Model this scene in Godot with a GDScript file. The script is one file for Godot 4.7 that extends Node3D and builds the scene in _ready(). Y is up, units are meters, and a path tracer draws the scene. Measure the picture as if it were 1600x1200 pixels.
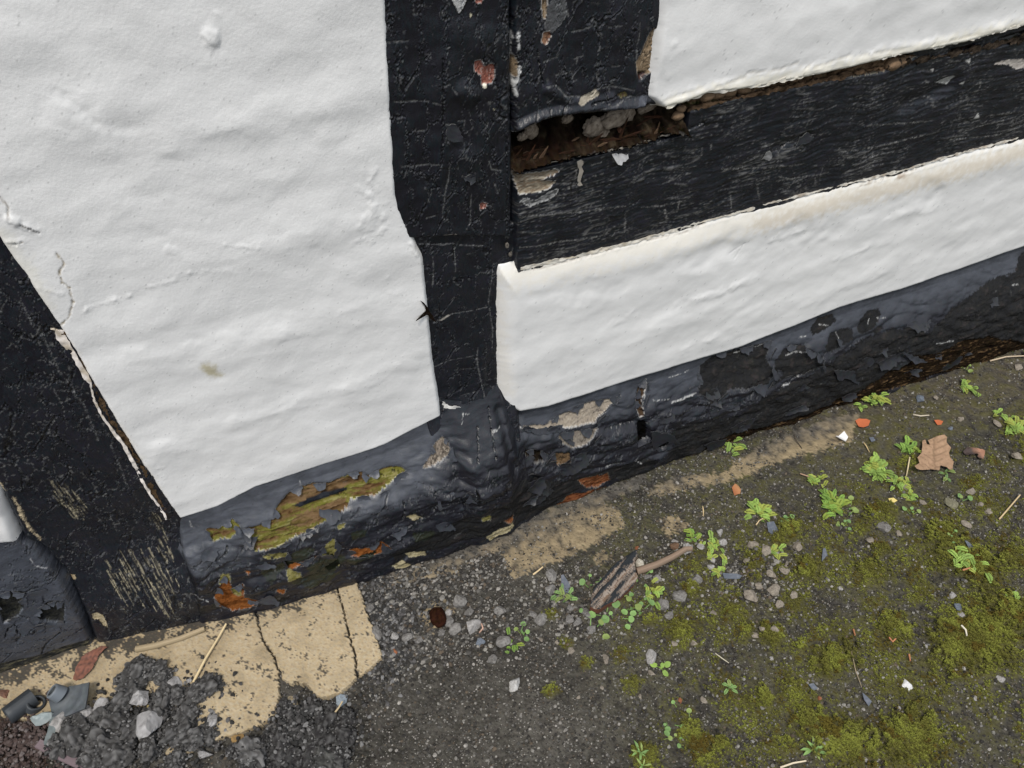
extends Node3D
# A weathered timber-framed wall seen close up: black painted timbers, white plaster panels, and the mossy asphalt at its foot.
# Wall: x along it, y up, z out of it (timber faces near z = 0). Ground: y = 0. Lists of points are centimetres.

class Field:
	# A height field on an uneven grid: over the wall (z over x, y) or, when flat, over the ground (y over x, z).
	var xs := PackedFloat32Array()
	var ys := PackedFloat32Array()
	var nx := 0
	var ny := 0
	var h := PackedFloat32Array()
	var col := PackedColorArray()
	var id := PackedInt32Array()
	var flat := false
	var parts := []

	func _init(ax: PackedFloat32Array, ay: PackedFloat32Array, on_ground := false) -> void:
		xs = ax; ys = ay; nx = ax.size(); ny = ay.size(); flat = on_ground
		h.resize(nx * ny); col.resize(nx * ny); id.resize(nx * ny)

	func at(x: float, y: float) -> float:
		var i := clampi(xs.bsearch(x), 0, nx - 1)
		var j := clampi(ys.bsearch(y), 0, ny - 1)
		return h[j * nx + i]

	func normal_at(x: float, y: float) -> Vector3:
		var i := clampi(xs.bsearch(x), 3, nx - 4)
		var j := clampi(ys.bsearch(y), 3, ny - 4)
		var gx := (h[j * nx + i + 3] - h[j * nx + i - 3]) / (xs[i + 3] - xs[i - 3])
		var gy := (h[(j + 3) * nx + i] - h[(j - 3) * nx + i]) / (ys[j + 3] - ys[j - 3])
		return (Vector3(-gx, 1, -gy) if flat else Vector3(-gx, -gy, 1)).normalized()

	func span(P: PackedVector2Array, m: float) -> Array:
		var lo := P[0]
		var hi := P[0]
		for p in P:
			lo = lo.min(p); hi = hi.max(p)
		return [clampi(xs.bsearch(lo.x - m), 0, nx - 1), clampi(xs.bsearch(hi.x + m), 0, nx - 1), clampi(ys.bsearch(lo.y - m), 0, ny - 1), clampi(ys.bsearch(hi.y + m), 0, ny - 1)]

	# A patch with a ragged outline: sunk by dz, coloured from a palette by noise, its rim of torn paint pale. With a name it becomes a piece of its own.
	func patch(P: PackedVector2Array, dz: float, pal: Array, n: FastNoiseLite, jit: float, stretch: Vector2, rim := Color(0, 0, 0, 0), named := "", mat: Material = null, rough := 0.0006) -> void:
		var s := span(P, jit * 2.0)
		var k := -5
		if named != "":
			k = parts.size() + 1
			parts.append([named, mat, s])
		var w: int = s[1] - s[0] + 1
		var mask := PackedByteArray()
		mask.resize(w * (s[3] - s[2] + 1))
		for j in range(s[2], s[3] + 1):
			var y := ys[j]
			for i in range(s[0], s[1] + 1):
				var x := xs[i]
				var q := Vector2(x + jit * n.get_noise_2d(x * 120.0, y * 120.0) + jit * .45 * n.get_noise_2d(x * 230.0 + 50.0, y * 230.0), y + jit * n.get_noise_2d(x * 120.0 + 70.0, y * 120.0) + jit * .45 * n.get_noise_2d(x * 230.0, y * 230.0 + 90.0))
				if Geometry2D.is_point_in_polygon(q, P):
					mask[(j - s[2]) * w + i - s[0]] = 1
		# the step is spread over a few cells, so that torn edges do not read as a staircase
		var hh: int = s[3] - s[2] + 1
		var soft := PackedFloat32Array()
		soft.resize(mask.size())
		for m in mask.size(): soft[m] = mask[m]
		var R := clampi(int(absf(dz) * .35 / maxf(xs[mini(s[0] + 2, nx - 1)] - xs[mini(s[0] + 1, nx - 2)], .001)), 1, 7)
		for pass_ in 2:
			var t2 := PackedFloat32Array()
			t2.resize(soft.size())
			for j in hh:
				for i in w:
					var sum := 0.0
					for k2 in range(-R, R + 1): sum += soft[j * w + clampi(i + k2, 0, w - 1)]
					t2[j * w + i] = sum / (2 * R + 1)
			for j in hh:
				for i in w:
					var sum := 0.0
					for k2 in range(-R, R + 1): sum += t2[clampi(j + k2, 0, hh - 1) * w + i]
					soft[j * w + i] = sum / (2 * R + 1)
		for j in range(s[2], s[3] + 1):
			for i in range(s[0], s[1] + 1):
				var a := j * nx + i
				var m: int = (j - s[2]) * w + i - s[0]
				var sf := soft[m]
				if sf <= 0.0: continue
				h[a] -= dz * sf
				if mask[m]:
					var v := n.get_noise_2d(xs[i] * stretch.x, ys[j] * stretch.y)
					var v2 := n.get_noise_2d(xs[i] * stretch.x * 4.0 + 31.0, ys[j] * stretch.y * 4.0)
					if pal.size():
						var t := clampf(.5 + .9 * v + .45 * v2, 0.0, .999) * (pal.size() - 1)
						col[a] = col[a].lerp((pal[int(t)] as Color).lerp(pal[int(t) + 1], t - int(t)), 1.0 if R > 2 else sm3(sf * 1.6))
					h[a] += rough * (v + v2) * sf
					if k > 0:
						id[a] = k
				elif rim.a > 0.0:
					var near := false
					if i > s[0] and mask[m - 1] or i < s[1] and mask[m + 1] or j > s[2] and mask[m - w] or j < s[3] and mask[m + w]:
						near = true
					if near:
						var g := n.get_noise_2d(xs[i] * 140.0, ys[j] * 140.0 + 20.0)
						h[a] += .0007
						if g > -.12:
							col[a] = col[a].lerp(rim, rim.a)

	func sm3(t: float) -> float:
		t = clampf(t, 0.0, 1.0)
		return t * t * (3.0 - 2.0 * t)

	# A crack or a torn edge along a polyline.
	func line(P: PackedVector2Array, w: float, dz: float, c: Color, n: FastNoiseLite, wob := .0015) -> void:
		for k in P.size() - 1:
			var a := P[k]
			var b := P[k + 1]
			var s := span(PackedVector2Array([a, b]), w * 1.3 + wob * 1.5)
			for j in range(s[2], s[3] + 1):
				for i in range(s[0], s[1] + 1):
					var x := xs[i]
					var y := ys[j]
					var p := Vector2(x + wob * n.get_noise_2d(x * 300.0, y * 300.0), y + wob * n.get_noise_2d(x * 300.0 + 40.0, y * 300.0))
					var d := p.distance_to(Geometry2D.get_closest_point_to_segment(p, a, b))
					var ww := w * clampf(.85 + 1.0 * n.get_noise_2d(x * 70.0 + 13.0, y * 70.0), .3, 1.3)
					if d < ww:
						var t := 1.0 - d / ww
						h[j * nx + i] -= dz * t
						col[j * nx + i] = col[j * nx + i].lerp(c, c.a * minf(1.0, t * 1.8) * clampf(.85 + 1.2 * n.get_noise_2d(x * 80.0, y * 80.0 + 17.0), .15, 1.0))

	# A soft mound (or dent) that follows a polyline.
	func swell(P: PackedVector2Array, w: float, dz: float, n: FastNoiseLite = null) -> void:
		var s := span(P, w * 1.5)
		for j in range(s[2], s[3] + 1):
			for i in range(s[0], s[1] + 1):
				var p := Vector2(xs[i], ys[j])
				var d := 1e9
				for k in maxi(P.size() - 1, 1):
					d = minf(d, p.distance_to(Geometry2D.get_closest_point_to_segment(p, P[k], P[mini(k + 1, P.size() - 1)])))
				var amp := dz
				if n:
					d += w * .55 * n.get_noise_2d(xs[i] * .45 / w, ys[j] * .45 / w)
					amp *= clampf(.7 + 1.3 * n.get_noise_2d(xs[i] * .22 / w + 30.0, ys[j] * .22 / w), .1, 1.4)
				if d < w:
					var t := clampf(1.0 - d / w, 0.0, 1.0)
					h[j * nx + i] += amp * t * t * (3.0 - 2.0 * t)

	func mesh(k: int, s: Array) -> ArrayMesh:
		var at_ := PackedInt32Array()
		at_.resize(nx * ny); at_.fill(-1)
		var v := PackedVector3Array()
		var nn := PackedVector3Array()
		var cc := PackedColorArray()
		var ix := PackedInt32Array()
		for j in range(s[2], mini(s[3] + 1, ny - 1)):
			for i in range(s[0], mini(s[1] + 1, nx - 1)):
				var a := j * nx + i
				if id[a] != k:
					continue
				for b in [a, a + 1, a + nx, a + nx + 1]:
					if at_[b] < 0:
						at_[b] = v.size()
						var bi: int = b % nx
						var bj: int = b / nx
						var l := maxi(bi - 1, 0)
						var r := mini(bi + 1, nx - 1)
						var d := maxi(bj - 1, 0)
						var u := mini(bj + 1, ny - 1)
						var gx := (h[bj * nx + r] - h[bj * nx + l]) / (xs[r] - xs[l])
						var gy := (h[u * nx + bi] - h[d * nx + bi]) / (ys[u] - ys[d])
						if flat:
							v.append(Vector3(xs[bi], h[b], ys[bj])); nn.append(Vector3(-gx, 1, -gy).normalized())
						else:
							v.append(Vector3(xs[bi], ys[bj], h[b])); nn.append(Vector3(-gx, -gy, 1).normalized())
						cc.append(col[b])
				var p := at_[a]
				var q := at_[a + 1]
				var c := at_[a + nx]
				var e := at_[a + nx + 1]
				if flat:
					ix.append_array([p, q, e, p, e, c])
				else:
					ix.append_array([p, c, e, p, e, q])
		var arr := []
		arr.resize(Mesh.ARRAY_MAX)
		arr[Mesh.ARRAY_VERTEX] = v; arr[Mesh.ARRAY_NORMAL] = nn; arr[Mesh.ARRAY_COLOR] = cc; arr[Mesh.ARRAY_INDEX] = ix
		var m := ArrayMesh.new()
		if v.size():
			m.add_surface_from_arrays(Mesh.PRIMITIVE_TRIANGLES, arr)
		return m

var rng := RandomNumberGenerator.new()
var wall: Node3D
var M := {}
var fine_noise: FastNoiseLite      # frequency 1: callers scale the coordinates
var cell_noise: FastNoiseLite
var soft_noise: FastNoiseLite
var grain_noise: FastNoiseLite
var ground: Field

func p2(a: Array) -> PackedVector2Array:
	var out := PackedVector2Array()
	for i in range(0, a.size() - 1, 2):
		out.append(Vector2(a[i], a[i + 1]) * .01)
	return out

func axis(lo: float, f0: float, f1: float, hi: float, step: float, grow := 1.4) -> PackedFloat32Array:
	var a: Array[float] = []
	var s := step
	var t := f0
	while t > lo:
		s *= grow
		t = maxf(t - s, lo)
		a.push_front(t)
	var n := int((f1 - f0) / step)
	for i in n + 1:
		a.append(f0 + (f1 - f0) * i / n)
	s = step
	t = f1
	while t < hi:
		s *= grow
		t = minf(t + s, hi)
		a.append(t)
	return PackedFloat32Array(a)

# A polyline read as a function of x (or of y), sampled on a grid's axis, with a little waviness.
func table(P: PackedVector2Array, on: PackedFloat32Array, by_y: bool, off: float, wav: float, sd: float) -> PackedFloat32Array:
	var out := PackedFloat32Array()
	out.resize(on.size())
	for i in on.size():
		out[i] = along(P, on[i], by_y) + off + wav * (fine_noise.get_noise_2d(on[i] * 45.0, sd) + .3 * fine_noise.get_noise_2d(on[i] * 120.0, sd + 9.0))
	return out

func along(P: PackedVector2Array, t: float, by_y: bool) -> float:
	var n := P.size()
	var first := (P[0].y if by_y else P[0].x)
	var last := (P[n - 1].y if by_y else P[n - 1].x)
	var up := last > first
	for k in n - 1:
		var a := P[k] if up else P[n - 1 - k]
		var b := P[k + 1] if up else P[n - 2 - k]
		var ka := a.y if by_y else a.x
		var kb := b.y if by_y else b.x
		if t <= kb or k == n - 2:
			var f := clampf((t - ka) / maxf(kb - ka, 1e-5), 0.0, 1.0)
			return lerpf(a.x, b.x, f) if by_y else lerpf(a.y, b.y, f)
	return 0.0

func noise(sd: int, kind := FastNoiseLite.TYPE_SIMPLEX_SMOOTH, oct := 3) -> FastNoiseLite:
	var n := FastNoiseLite.new()
	n.seed = sd; n.noise_type = kind; n.frequency = 1.0
	n.fractal_type = FastNoiseLite.FRACTAL_FBM if oct > 1 else FastNoiseLite.FRACTAL_NONE
	n.fractal_octaves = oct
	return n

func tex(sd: int, freq: float, kind: int, oct: int, size := 512, ramp: Array = []) -> NoiseTexture2D:
	var t := NoiseTexture2D.new()
	var n := noise(sd, kind, oct)
	n.frequency = freq
	t.noise = n; t.width = size; t.height = size; t.seamless = true; t.generate_mipmaps = false
	if ramp.size():
		var g := Gradient.new()
		g.offsets = PackedFloat32Array([0.0, 1.0])
		g.colors = PackedColorArray([ramp[0], ramp[1]])
		t.color_ramp = g
	return t

func mat(rough: float, spec: float, bump: Texture2D = null, depth := 0.1, size := .1, rmap: Texture2D = null, cmap: Texture2D = null) -> StandardMaterial3D:
	var m := StandardMaterial3D.new()
	m.vertex_color_use_as_albedo = true
	m.roughness = rough; m.metallic_specular = spec
	m.uv1_triplanar = true; m.uv1_world_triplanar = true
	m.uv1_scale = Vector3.ONE / size
	if bump:
		m.heightmap_enabled = true; m.heightmap_texture = bump; m.heightmap_scale = depth
	if rmap:
		m.roughness_texture = rmap
	if cmap:
		m.albedo_texture = cmap
	return m

func obj(called: String, mesh: Mesh, m: Material, parent: Node = self) -> MeshInstance3D:
	var o := MeshInstance3D.new()
	o.mesh = mesh
	o.name = numbered(called, parent)
	o.material_override = m
	parent.add_child(o, true)
	return o

var taken := {}
func numbered(called: String, parent: Node) -> String:
	var key := str(parent.get_instance_id()) + called
	var n: int = taken.get(key, -1) + 1
	taken[key] = n
	return called if n == 0 else "%s_%03d" % [called, n]

func tag(o: Node, label: String, category: String, group := "", kind := "") -> void:
	if label != "": o.set_meta("label", label)
	if category != "": o.set_meta("category", category)
	if group != "": o.set_meta("group", group)
	if kind != "": o.set_meta("kind", kind)

func thing(called: String, label: String, category: String, at: Vector3, group := "") -> Node3D:
	var o := Node3D.new()
	o.name = numbered(called, self)
	add_child(o, true)
	o.position = at
	tag(o, label, category, group)
	return o

func commit(f: Field, called: String, m: Material, parent: Node, label := "") -> MeshInstance3D:
	var o := obj(called, f.mesh(0, [0, f.nx - 1, 0, f.ny - 1]), m, parent)
	if label != "": o.set_meta("label", label)
	for k in f.parts.size():
		var p: Array = f.parts[k]
		var pm := f.mesh(k + 1, p[2])
		if pm.get_surface_count():
			obj(p[0], pm, p[1], o)
	return o

func sm(t: float) -> float:
	t = clampf(t, 0.0, 1.0)
	return t * t * (3.0 - 2.0 * t)

# The plane of a member within four edges (any may be null): heights fall away behind the neighbours outside them.
# edges: {"L": [polyline, width of the rounding, offset], "R":, "B":, "T":}
func bounded(f: Field, edges: Dictionary, wav: float, sd: float, timber: bool, face: Callable) -> void:
	var tb := {}
	for e in edges:
		tb[e] = table(edges[e][0], f.ys if e in ["L", "R"] else f.xs, e in ["L", "R"], edges[e][2], wav, sd + e.unicode_at(0))
	var wid := {}
	for e in edges: wid[e] = edges[e][1]
	for j in f.ny:
		var y := f.ys[j]
		for i in f.nx:
			var x := f.xs[i]
			var a := j * f.nx + i
			var s := 1.0
			var out := 1.0
			if tb.has("L"):
				var d := x - (tb["L"] as PackedFloat32Array)[j]
				out = minf(out, d)
				if d < wid["L"]: s = minf(s, d / wid["L"])
			if tb.has("R"):
				var d := (tb["R"] as PackedFloat32Array)[j] - x
				out = minf(out, d)
				if d < wid["R"]: s = minf(s, d / wid["R"])
			if tb.has("B"):
				var d := y - (tb["B"] as PackedFloat32Array)[i]
				out = minf(out, d)
				if d < wid["B"]: s = minf(s, d / wid["B"])
			if tb.has("T"):
				var d := (tb["T"] as PackedFloat32Array)[i] - y
				out = minf(out, d)
				if d < wid["T"]: s = minf(s, d / wid["T"])
			if out < -.022:
				f.id[a] = -1
				f.h[a] = -.05
				continue
			s = clampf(s, 0.0, 1.0)
			s = 1.0 - (1.0 - s) * (1.0 - s)
			f.h[a] = face.call(f, a, x, y, s)
			if out < 0.0:
				f.h[a] += out * 2.2

var YT := p2([-72.8, 35.4, -46.6, 26.9, -32, 29.6, -19.9, 29.6, -7.3, 30.2, 4.7, 32.8, 11.3, 31.2, 16.7, 33.9, 18.5, 29.5, 20.8, 26.8, 27, 25.6, 49.9, 25.2, 74.9, 24.3, 100.7, 27, 119.8, 26.5, 139.4, 27.2, 160.3, 27.3])
var PR := p2([-5, -3, 0, 0, 2, 0.8, 5, 3, 9, 6.2, 13, 8.5, 20, 10.3, 33, 11.5, 50, 11.5])
var FZ := p2([-88.7, 24.7, -71.3, 29.6, -52, 63.4, -38.3, 84.8, -27.9, 92.3, -14.3, 97.9, -0.1, 101.3, 23.5, 86.9, 48.6, 80.9, 83.9, 89.1, 122.5, 101.2, 164.8, 116])
const FINE := .0014

func sill_z(x: float, y: float) -> float:
	return along(PR, along(YT, x, false) - y, false) * along(FZ, x, false)

# Relief and colour of painted timber: grain, crazed paint with pale torn edges, dull and glossy areas.
func paint_timber(f: Field, a: int, x: float, y: float, upright: bool, craze: float, ridge: float, base: Color) -> float:
	var u := y if upright else x          # along the grain
	var v := x if upright else y + .012 * fine_noise.get_noise_2d(x * 6.0, 3.0)
	var g := fine_noise.get_noise_2d(u * 5.0, v * (85.0 if ridge > .001 else 130.0))
	var g2 := fine_noise.get_noise_2d(u * 40.0 + 9.0, v * 420.0)
	var big := fine_noise.get_noise_2d(x * 14.0 + 5.0, y * 14.0)
	var z := ridge * (g + .5 * g2) + .0022 * big
	var c := base * (1.0 + .3 * big + .25 * g2)
	# torn paint edges: thin pale lines where crazing is strong
	var w := .006 * fine_noise.get_noise_2d(x * 60.0, y * 60.0 + 11.0)
	var e := cell_noise.get_noise_2d((u + w) * 34.0, (v + w) * 62.0) + 1.0
	var where := fine_noise.get_noise_2d(x * 9.0 + 21.0, y * 9.0 + 4.0) + .55 * fine_noise.get_noise_2d(x * 75.0, y * 75.0 + 60.0)
	var k := craze * .1 * (1.0 + 2.2 * where)
	if e < k:
		var t := 1.0 - e / maxf(k, .001)
		z -= .0007 * t
		if fine_noise.get_noise_2d(x * 120.0 + 8.0, y * 120.0) > -.05:
			c = c.lerp(Color(.14, .14, .135), .75 * t * minf(1.0, k / .07))
		else:
			c = c.lerp(Color(.006, .006, .006), t)
	# paint crazed into blocks: a dark groove with a lifted, paler lip
	if ridge < .001:
		var e2 := cell_noise.get_noise_2d((u + 1.6 * w) * 13.0 + 7.0, (v + 1.6 * w) * 36.0 + 3.0) + 1.0
		var ww := .05 + .07 * where * (1.0 if craze > .05 else 0.0)
		if craze < .05: ww = -1.0
		if e2 < ww:
			z -= .0016 * (1.0 - e2 / ww)
			c = c.lerp(Color(.004, .004, .005), .85 * (1.0 - e2 / ww))
		elif e2 < ww + .045 and ww > 0.0:
			z += .0007
			if fine_noise.get_noise_2d(x * 70.0 + 31.0, y * 70.0) > .12: c = c.lerp(Color(.11, .11, .11), .4)
	# long raised splits along the grain
	var line := absf(soft_noise.get_noise_2d(u * 6.0 + 40.0, v * 115.0))
	var lw := .1 * ridge / .0013 * (.6 + 1.5 * where)
	if ridge > .001:
		var l2 := absf(soft_noise.get_noise_2d(u * 3.5 + 70.0, v * 62.0))
		if l2 < line: line = l2 * .8
	if ridge > .001 and line < lw:
		var t := 1.0 - line / lw
		c = c.lerp(Color(.17, .167, .16), .55 * t * minf(1.0, lw / .06) * clampf(.5 + g2 * 1.2 + .9 * where, 0.0, 1.0))
		z += .0006 * t
	c.a = 1.0
	f.col[a] = c
	return z

func plaster(f: Field, a: int, x: float, y: float, s: float, z0: float, amp: float, sd: float) -> float:
	var course := soft_noise.get_noise_2d(x * 3.4 + sd, y * 11.0 + sd)
	var fat := soft_noise.get_noise_2d(x * 7.0 + sd + 30.0, y * 8.0) + .35 * soft_noise.get_noise_2d(x * 18.0, y * 24.0 + sd)
	var med := fine_noise.get_noise_2d(x * 34.0, y * 42.0 + sd)
	var sml := fine_noise.get_noise_2d(x * 130.0, y * 170.0 + sd)
	var z := amp * (.9 * course + .8 * fat) + .00022 * med + .00013 * sml
	var grime := clampf(.9 * fine_noise.get_noise_2d(x * 8.0 + sd, y * 5.0 + 80.0) + .4 * med - .1, 0.0, 1.0)
	var tint := 1.0 + .014 * med + .02 * sml - .09 * grime
	if sml > .5 and fine_noise.get_noise_2d(x * 300.0, y * 300.0 + 5.0) > .3: tint *= .72
	f.col[a] = Color(.715 * tint, .71 * tint, .694 * tint)
	return lerpf(-.004, z0 + z, s)

func soil_tint(f: Field, P: PackedVector2Array, w: float, c: Color, strength: float) -> void:   # a stain with soft ragged limits
	var s := f.span(P, w)
	for j in range(s[2], s[3] + 1):
		for i in range(s[0], s[1] + 1):
			var p := Vector2(f.xs[i], f.ys[j])
			var d := 1e9
			for k in maxi(P.size() - 1, 1):
				d = minf(d, p.distance_to(Geometry2D.get_closest_point_to_segment(p, P[k], P[mini(k + 1, P.size() - 1)])))
			d += w * .5 * fine_noise.get_noise_2d(p.x * 50.0, p.y * 50.0) + w * .25 * fine_noise.get_noise_2d(p.x * 220.0, p.y * 220.0)
			if d < w:
				var a := j * f.nx + i
				f.col[a] = f.col[a].lerp(c, strength * sm(1.0 - d / w))

# A thin sheet (paint flake, leaf): outline in its own plane, bent by lift(p) -> height, with a thickness.
func sheet(P: PackedVector2Array, step: float, thick: float, lift: Callable, shade: Callable) -> ArrayMesh:
	var pts := PackedVector2Array()
	for k in P.size():
		var a := P[k]
		var b := P[(k + 1) % P.size()]
		var n := maxi(1, int(a.distance_to(b) / step))
		for i in n: pts.append(a.lerp(b, float(i) / n))
	var rim := pts.size()
	var lo := P[0]
	var hi := P[0]
	for p in P:
		lo = lo.min(p); hi = hi.max(p)
	var y := lo.y + step * .5
	var row := 0
	while y < hi.y:
		var x := lo.x + step * (.5 if row % 2 else 1.0)
		while x < hi.x:
			var q := Vector2(x, y)
			if Geometry2D.is_point_in_polygon(q, P):
				var near := 1e9
				for k in rim: near = minf(near, q.distance_squared_to(pts[k]))
				if near > step * step * .3: pts.append(q)
			x += step
		y += step * .87
		row += 1
	var tri := Geometry2D.triangulate_delaunay(pts)
	var st := SurfaceTool.new()
	st.begin(Mesh.PRIMITIVE_TRIANGLES)
	var top: Array[Vector3] = []
	for p in pts: top.append(Vector3(p.x, p.y, lift.call(p)))
	for side in 2:
		st.set_smooth_group(side)
		for t in range(0, tri.size(), 3):
			var c := (pts[tri[t]] + pts[tri[t + 1]] + pts[tri[t + 2]]) / 3.0
			if not Geometry2D.is_point_in_polygon(c, P): continue
			var o := [tri[t], tri[t + 1], tri[t + 2]]
			var ccw := (pts[o[1]] - pts[o[0]]).cross(pts[o[2]] - pts[o[0]]) > 0.0
			if ccw == (side == 0): o = [o[0], o[2], o[1]]
			for k in o:
				st.set_color(shade.call(pts[k], side))
				st.add_vertex(top[k] - Vector3(0, 0, thick * side))
	st.set_smooth_group(-1)
	for k in rim:
		var a := top[k]
		var b := top[(k + 1) % rim]
		var d := Vector3(0, 0, thick)
		for v in [a, b, b - d, a, b - d, a - d]:
			st.set_color(shade.call(Vector2(a.x, a.y), 2))
			st.add_vertex(v)
	st.generate_normals()
	return st.commit()

# A flake of paint that still hangs on by the edge between its first two points and curls out from the face of f.
func flake(parent: Node, f: Field, P: PackedVector2Array, rise: float, face := Color(.028, .03, .035), back := Color(.2, .2, .19), called := "paint_flake") -> void:
	var a := P[0]
	var b1 := P[1]
	var dir := (P[1] - P[0]).normalized()
	var rag := PackedVector2Array()
	for k in P.size():
		var e := P[(k + 1) % P.size()]
		var m := int(P[k].distance_to(e) / .006) + 1
		for t in m:
			var q := P[k].lerp(e, float(t) / m)
			rag.append(q + Vector2(fine_noise.get_noise_2d(q.x * 110.0, q.y * 110.0), fine_noise.get_noise_2d(q.x * 110.0 + 40.0, q.y * 110.0)) * .0042)
	P = rag
	var far := 0.0
	var mid := Vector2.ZERO
	for p in P:
		far = maxf(far, absf((p - a).cross(dir)))
		mid += p / P.size()
	# the plane of the paint round the flake
	var z0 := maxf(f.at(a.x, a.y), maxf(f.at(b1.x, b1.y), f.at(a.x - .004, a.y + .006)))
	var r := .03
	var gx := (f.at(mid.x + r, mid.y) - f.at(mid.x - r, mid.y)) / (2.0 * r)
	var gy := (f.at(mid.x, mid.y + r) - f.at(mid.x, mid.y - r)) / (2.0 * r)
	gx = clampf(gx, -.3, .3); gy = clampf(gy, -.7, .1)
	var n := fine_noise
	obj(called, sheet(P, maxf(far / 6.0, .002), .0006,
		func(p: Vector2) -> float:
			var t := absf((p - a).cross(dir)) / far
			return z0 + .0008 + gx * (p.x - a.x) + gy * (p.y - a.y) + rise * t * t + .0012 * n.get_noise_2d(p.x * 130.0, p.y * 130.0),
		func(p: Vector2, side: int) -> Color: return face * (1.0 + .35 * n.get_noise_2d(p.x * 90.0, p.y * 90.0)) if side == 0 else back if side == 1 else back), M.paint, parent)

# Paint curling up all round the rim of a bare place.
func curled_rim(parent: Node, f: Field, P: PackedVector2Array, size: float, face: Color, sd: int) -> void:
	rng.seed = sd
	var ccw := 0.0
	for k in P.size(): ccw += P[k].cross(P[(k + 1) % P.size()])
	for k in P.size():
		var e := P[(k + 1) % P.size()]
		if P[k].distance_to(e) < size * .7 or rng.randf() < .25: continue
		var t := (e - P[k]).normalized()
		var inward := t.orthogonal() * (-1.0 if ccw > 0.0 else 1.0)
		var l := minf(P[k].distance_to(e) * .5, size * rng.randf_range(.7, 1.6))
		var m := P[k].lerp(e, rng.randf_range(.4, .6))
		var d := size * rng.randf_range(.35, .8)
		flake(parent, f, PackedVector2Array([m - t * l - inward * size * .35, m + t * l - inward * size * .35, m + t * l * .7 + inward * d * .5, m + t * l * rng.randf_range(-.4, .4) + inward * d, m - t * l * .75 + inward * d * .4]), rng.randf_range(.004, .008), face, Color(.1, .1, .1))

# Strokes of bare straw-coloured grain in a worn place.
func strokes(f: Field, P: PackedVector2Array, count: int, length: float, sd: int) -> void:
	rng.seed = sd
	var lo := P[0]
	var hi := P[0]
	for p in P:
		lo = lo.min(p); hi = hi.max(p)
	var k := 0
	while k < count:
		var a := Vector2(rng.randf_range(lo.x, hi.x), rng.randf_range(lo.y, hi.y))
		if not Geometry2D.is_point_in_polygon(a, P): continue
		k += 1
		var l := length * rng.randf_range(.2, 1.0)
		var c := Color(.42, .37, .25, rng.randf_range(.15, .75)) if rng.randf() < .55 else Color(.004, .004, .004, .8)
		f.line(PackedVector2Array([a + Vector2(0, l * .5), a + Vector2(rng.randfn() * .001, 0), a - Vector2(0, l * .5)]), rng.randf_range(.0009, .0015), .0006, c, fine_noise, .0008)

# A ragged ribbon (a lip of plaster, a torn edge of paint) that follows a polyline on the wall.
func ribbon(called: String, P: PackedVector2Array, wide: float, z: float, thick: float, jag: float, c1: Color, c2: Color, m: Material, parent: Node, sd: float) -> void:
	var up := PackedVector2Array()
	var down := PackedVector2Array()
	for k in P.size() - 1:
		var n := int(P[k].distance_to(P[k + 1]) / .005) + 1
		var d := (P[k + 1] - P[k]).normalized().orthogonal()
		for t in n:
			var q := P[k].lerp(P[k + 1], float(t) / n)
			var w := wide * clampf(.6 + 1.1 * fine_noise.get_noise_2d(q.x * 24.0 + sd, q.y * 24.0), .12, 1.4)
			up.append(q + d * (w * .5 + jag * fine_noise.get_noise_2d(q.x * 130.0 + sd, q.y * 130.0)))
			down.append(q - d * (w * .5 + jag * fine_noise.get_noise_2d(q.x * 130.0, q.y * 130.0 + sd)))
	down.reverse()
	up.append_array(down)
	obj(called, sheet(up, .0028, thick, func(p: Vector2) -> float: return z + .0022 * fine_noise.get_noise_2d(p.x * 80.0, p.y * 80.0 + sd), func(p: Vector2, s: int) -> Color: return c1.lerp(c2, clampf(.3 + 1.2 * fine_noise.get_noise_2d(p.x * 45.0 + sd, p.y * 45.0), 0, 1)) * (1.0 if s == 0 else .6)), m, parent)

func cracks(f: Field, count: int, box: Rect2, along_x: float, length: float, w: float, sd: int, pale := .6) -> void:   # short random torn lines
	rng.seed = sd
	for k in int(count * (.8 if along_x > .6 else .4)):
		var p := Vector2(rng.randf_range(box.position.x, box.end.x), rng.randf_range(box.position.y, box.end.y))
		var l := length * .55 * rng.randf_range(.25, 1.4)
		var dir := Vector2.from_angle(rng.randfn(0.0, .18)) if rng.randf() < along_x else Vector2.from_angle(PI / 2 + rng.randfn(0.0, .12))
		var P := PackedVector2Array([p])
		for i in 4:
			p += dir.rotated(rng.randfn(0.0, .3)) * l / 4.0
			P.append(p)
		var c := Color(.2, .197, .19, pale * rng.randf_range(.1, .7)) if rng.randf() < .7 else Color(.004, .004, .004, .9)
		f.line(P, w * rng.randf_range(.55, 1.0), .0006, c, fine_noise, .002)

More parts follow.
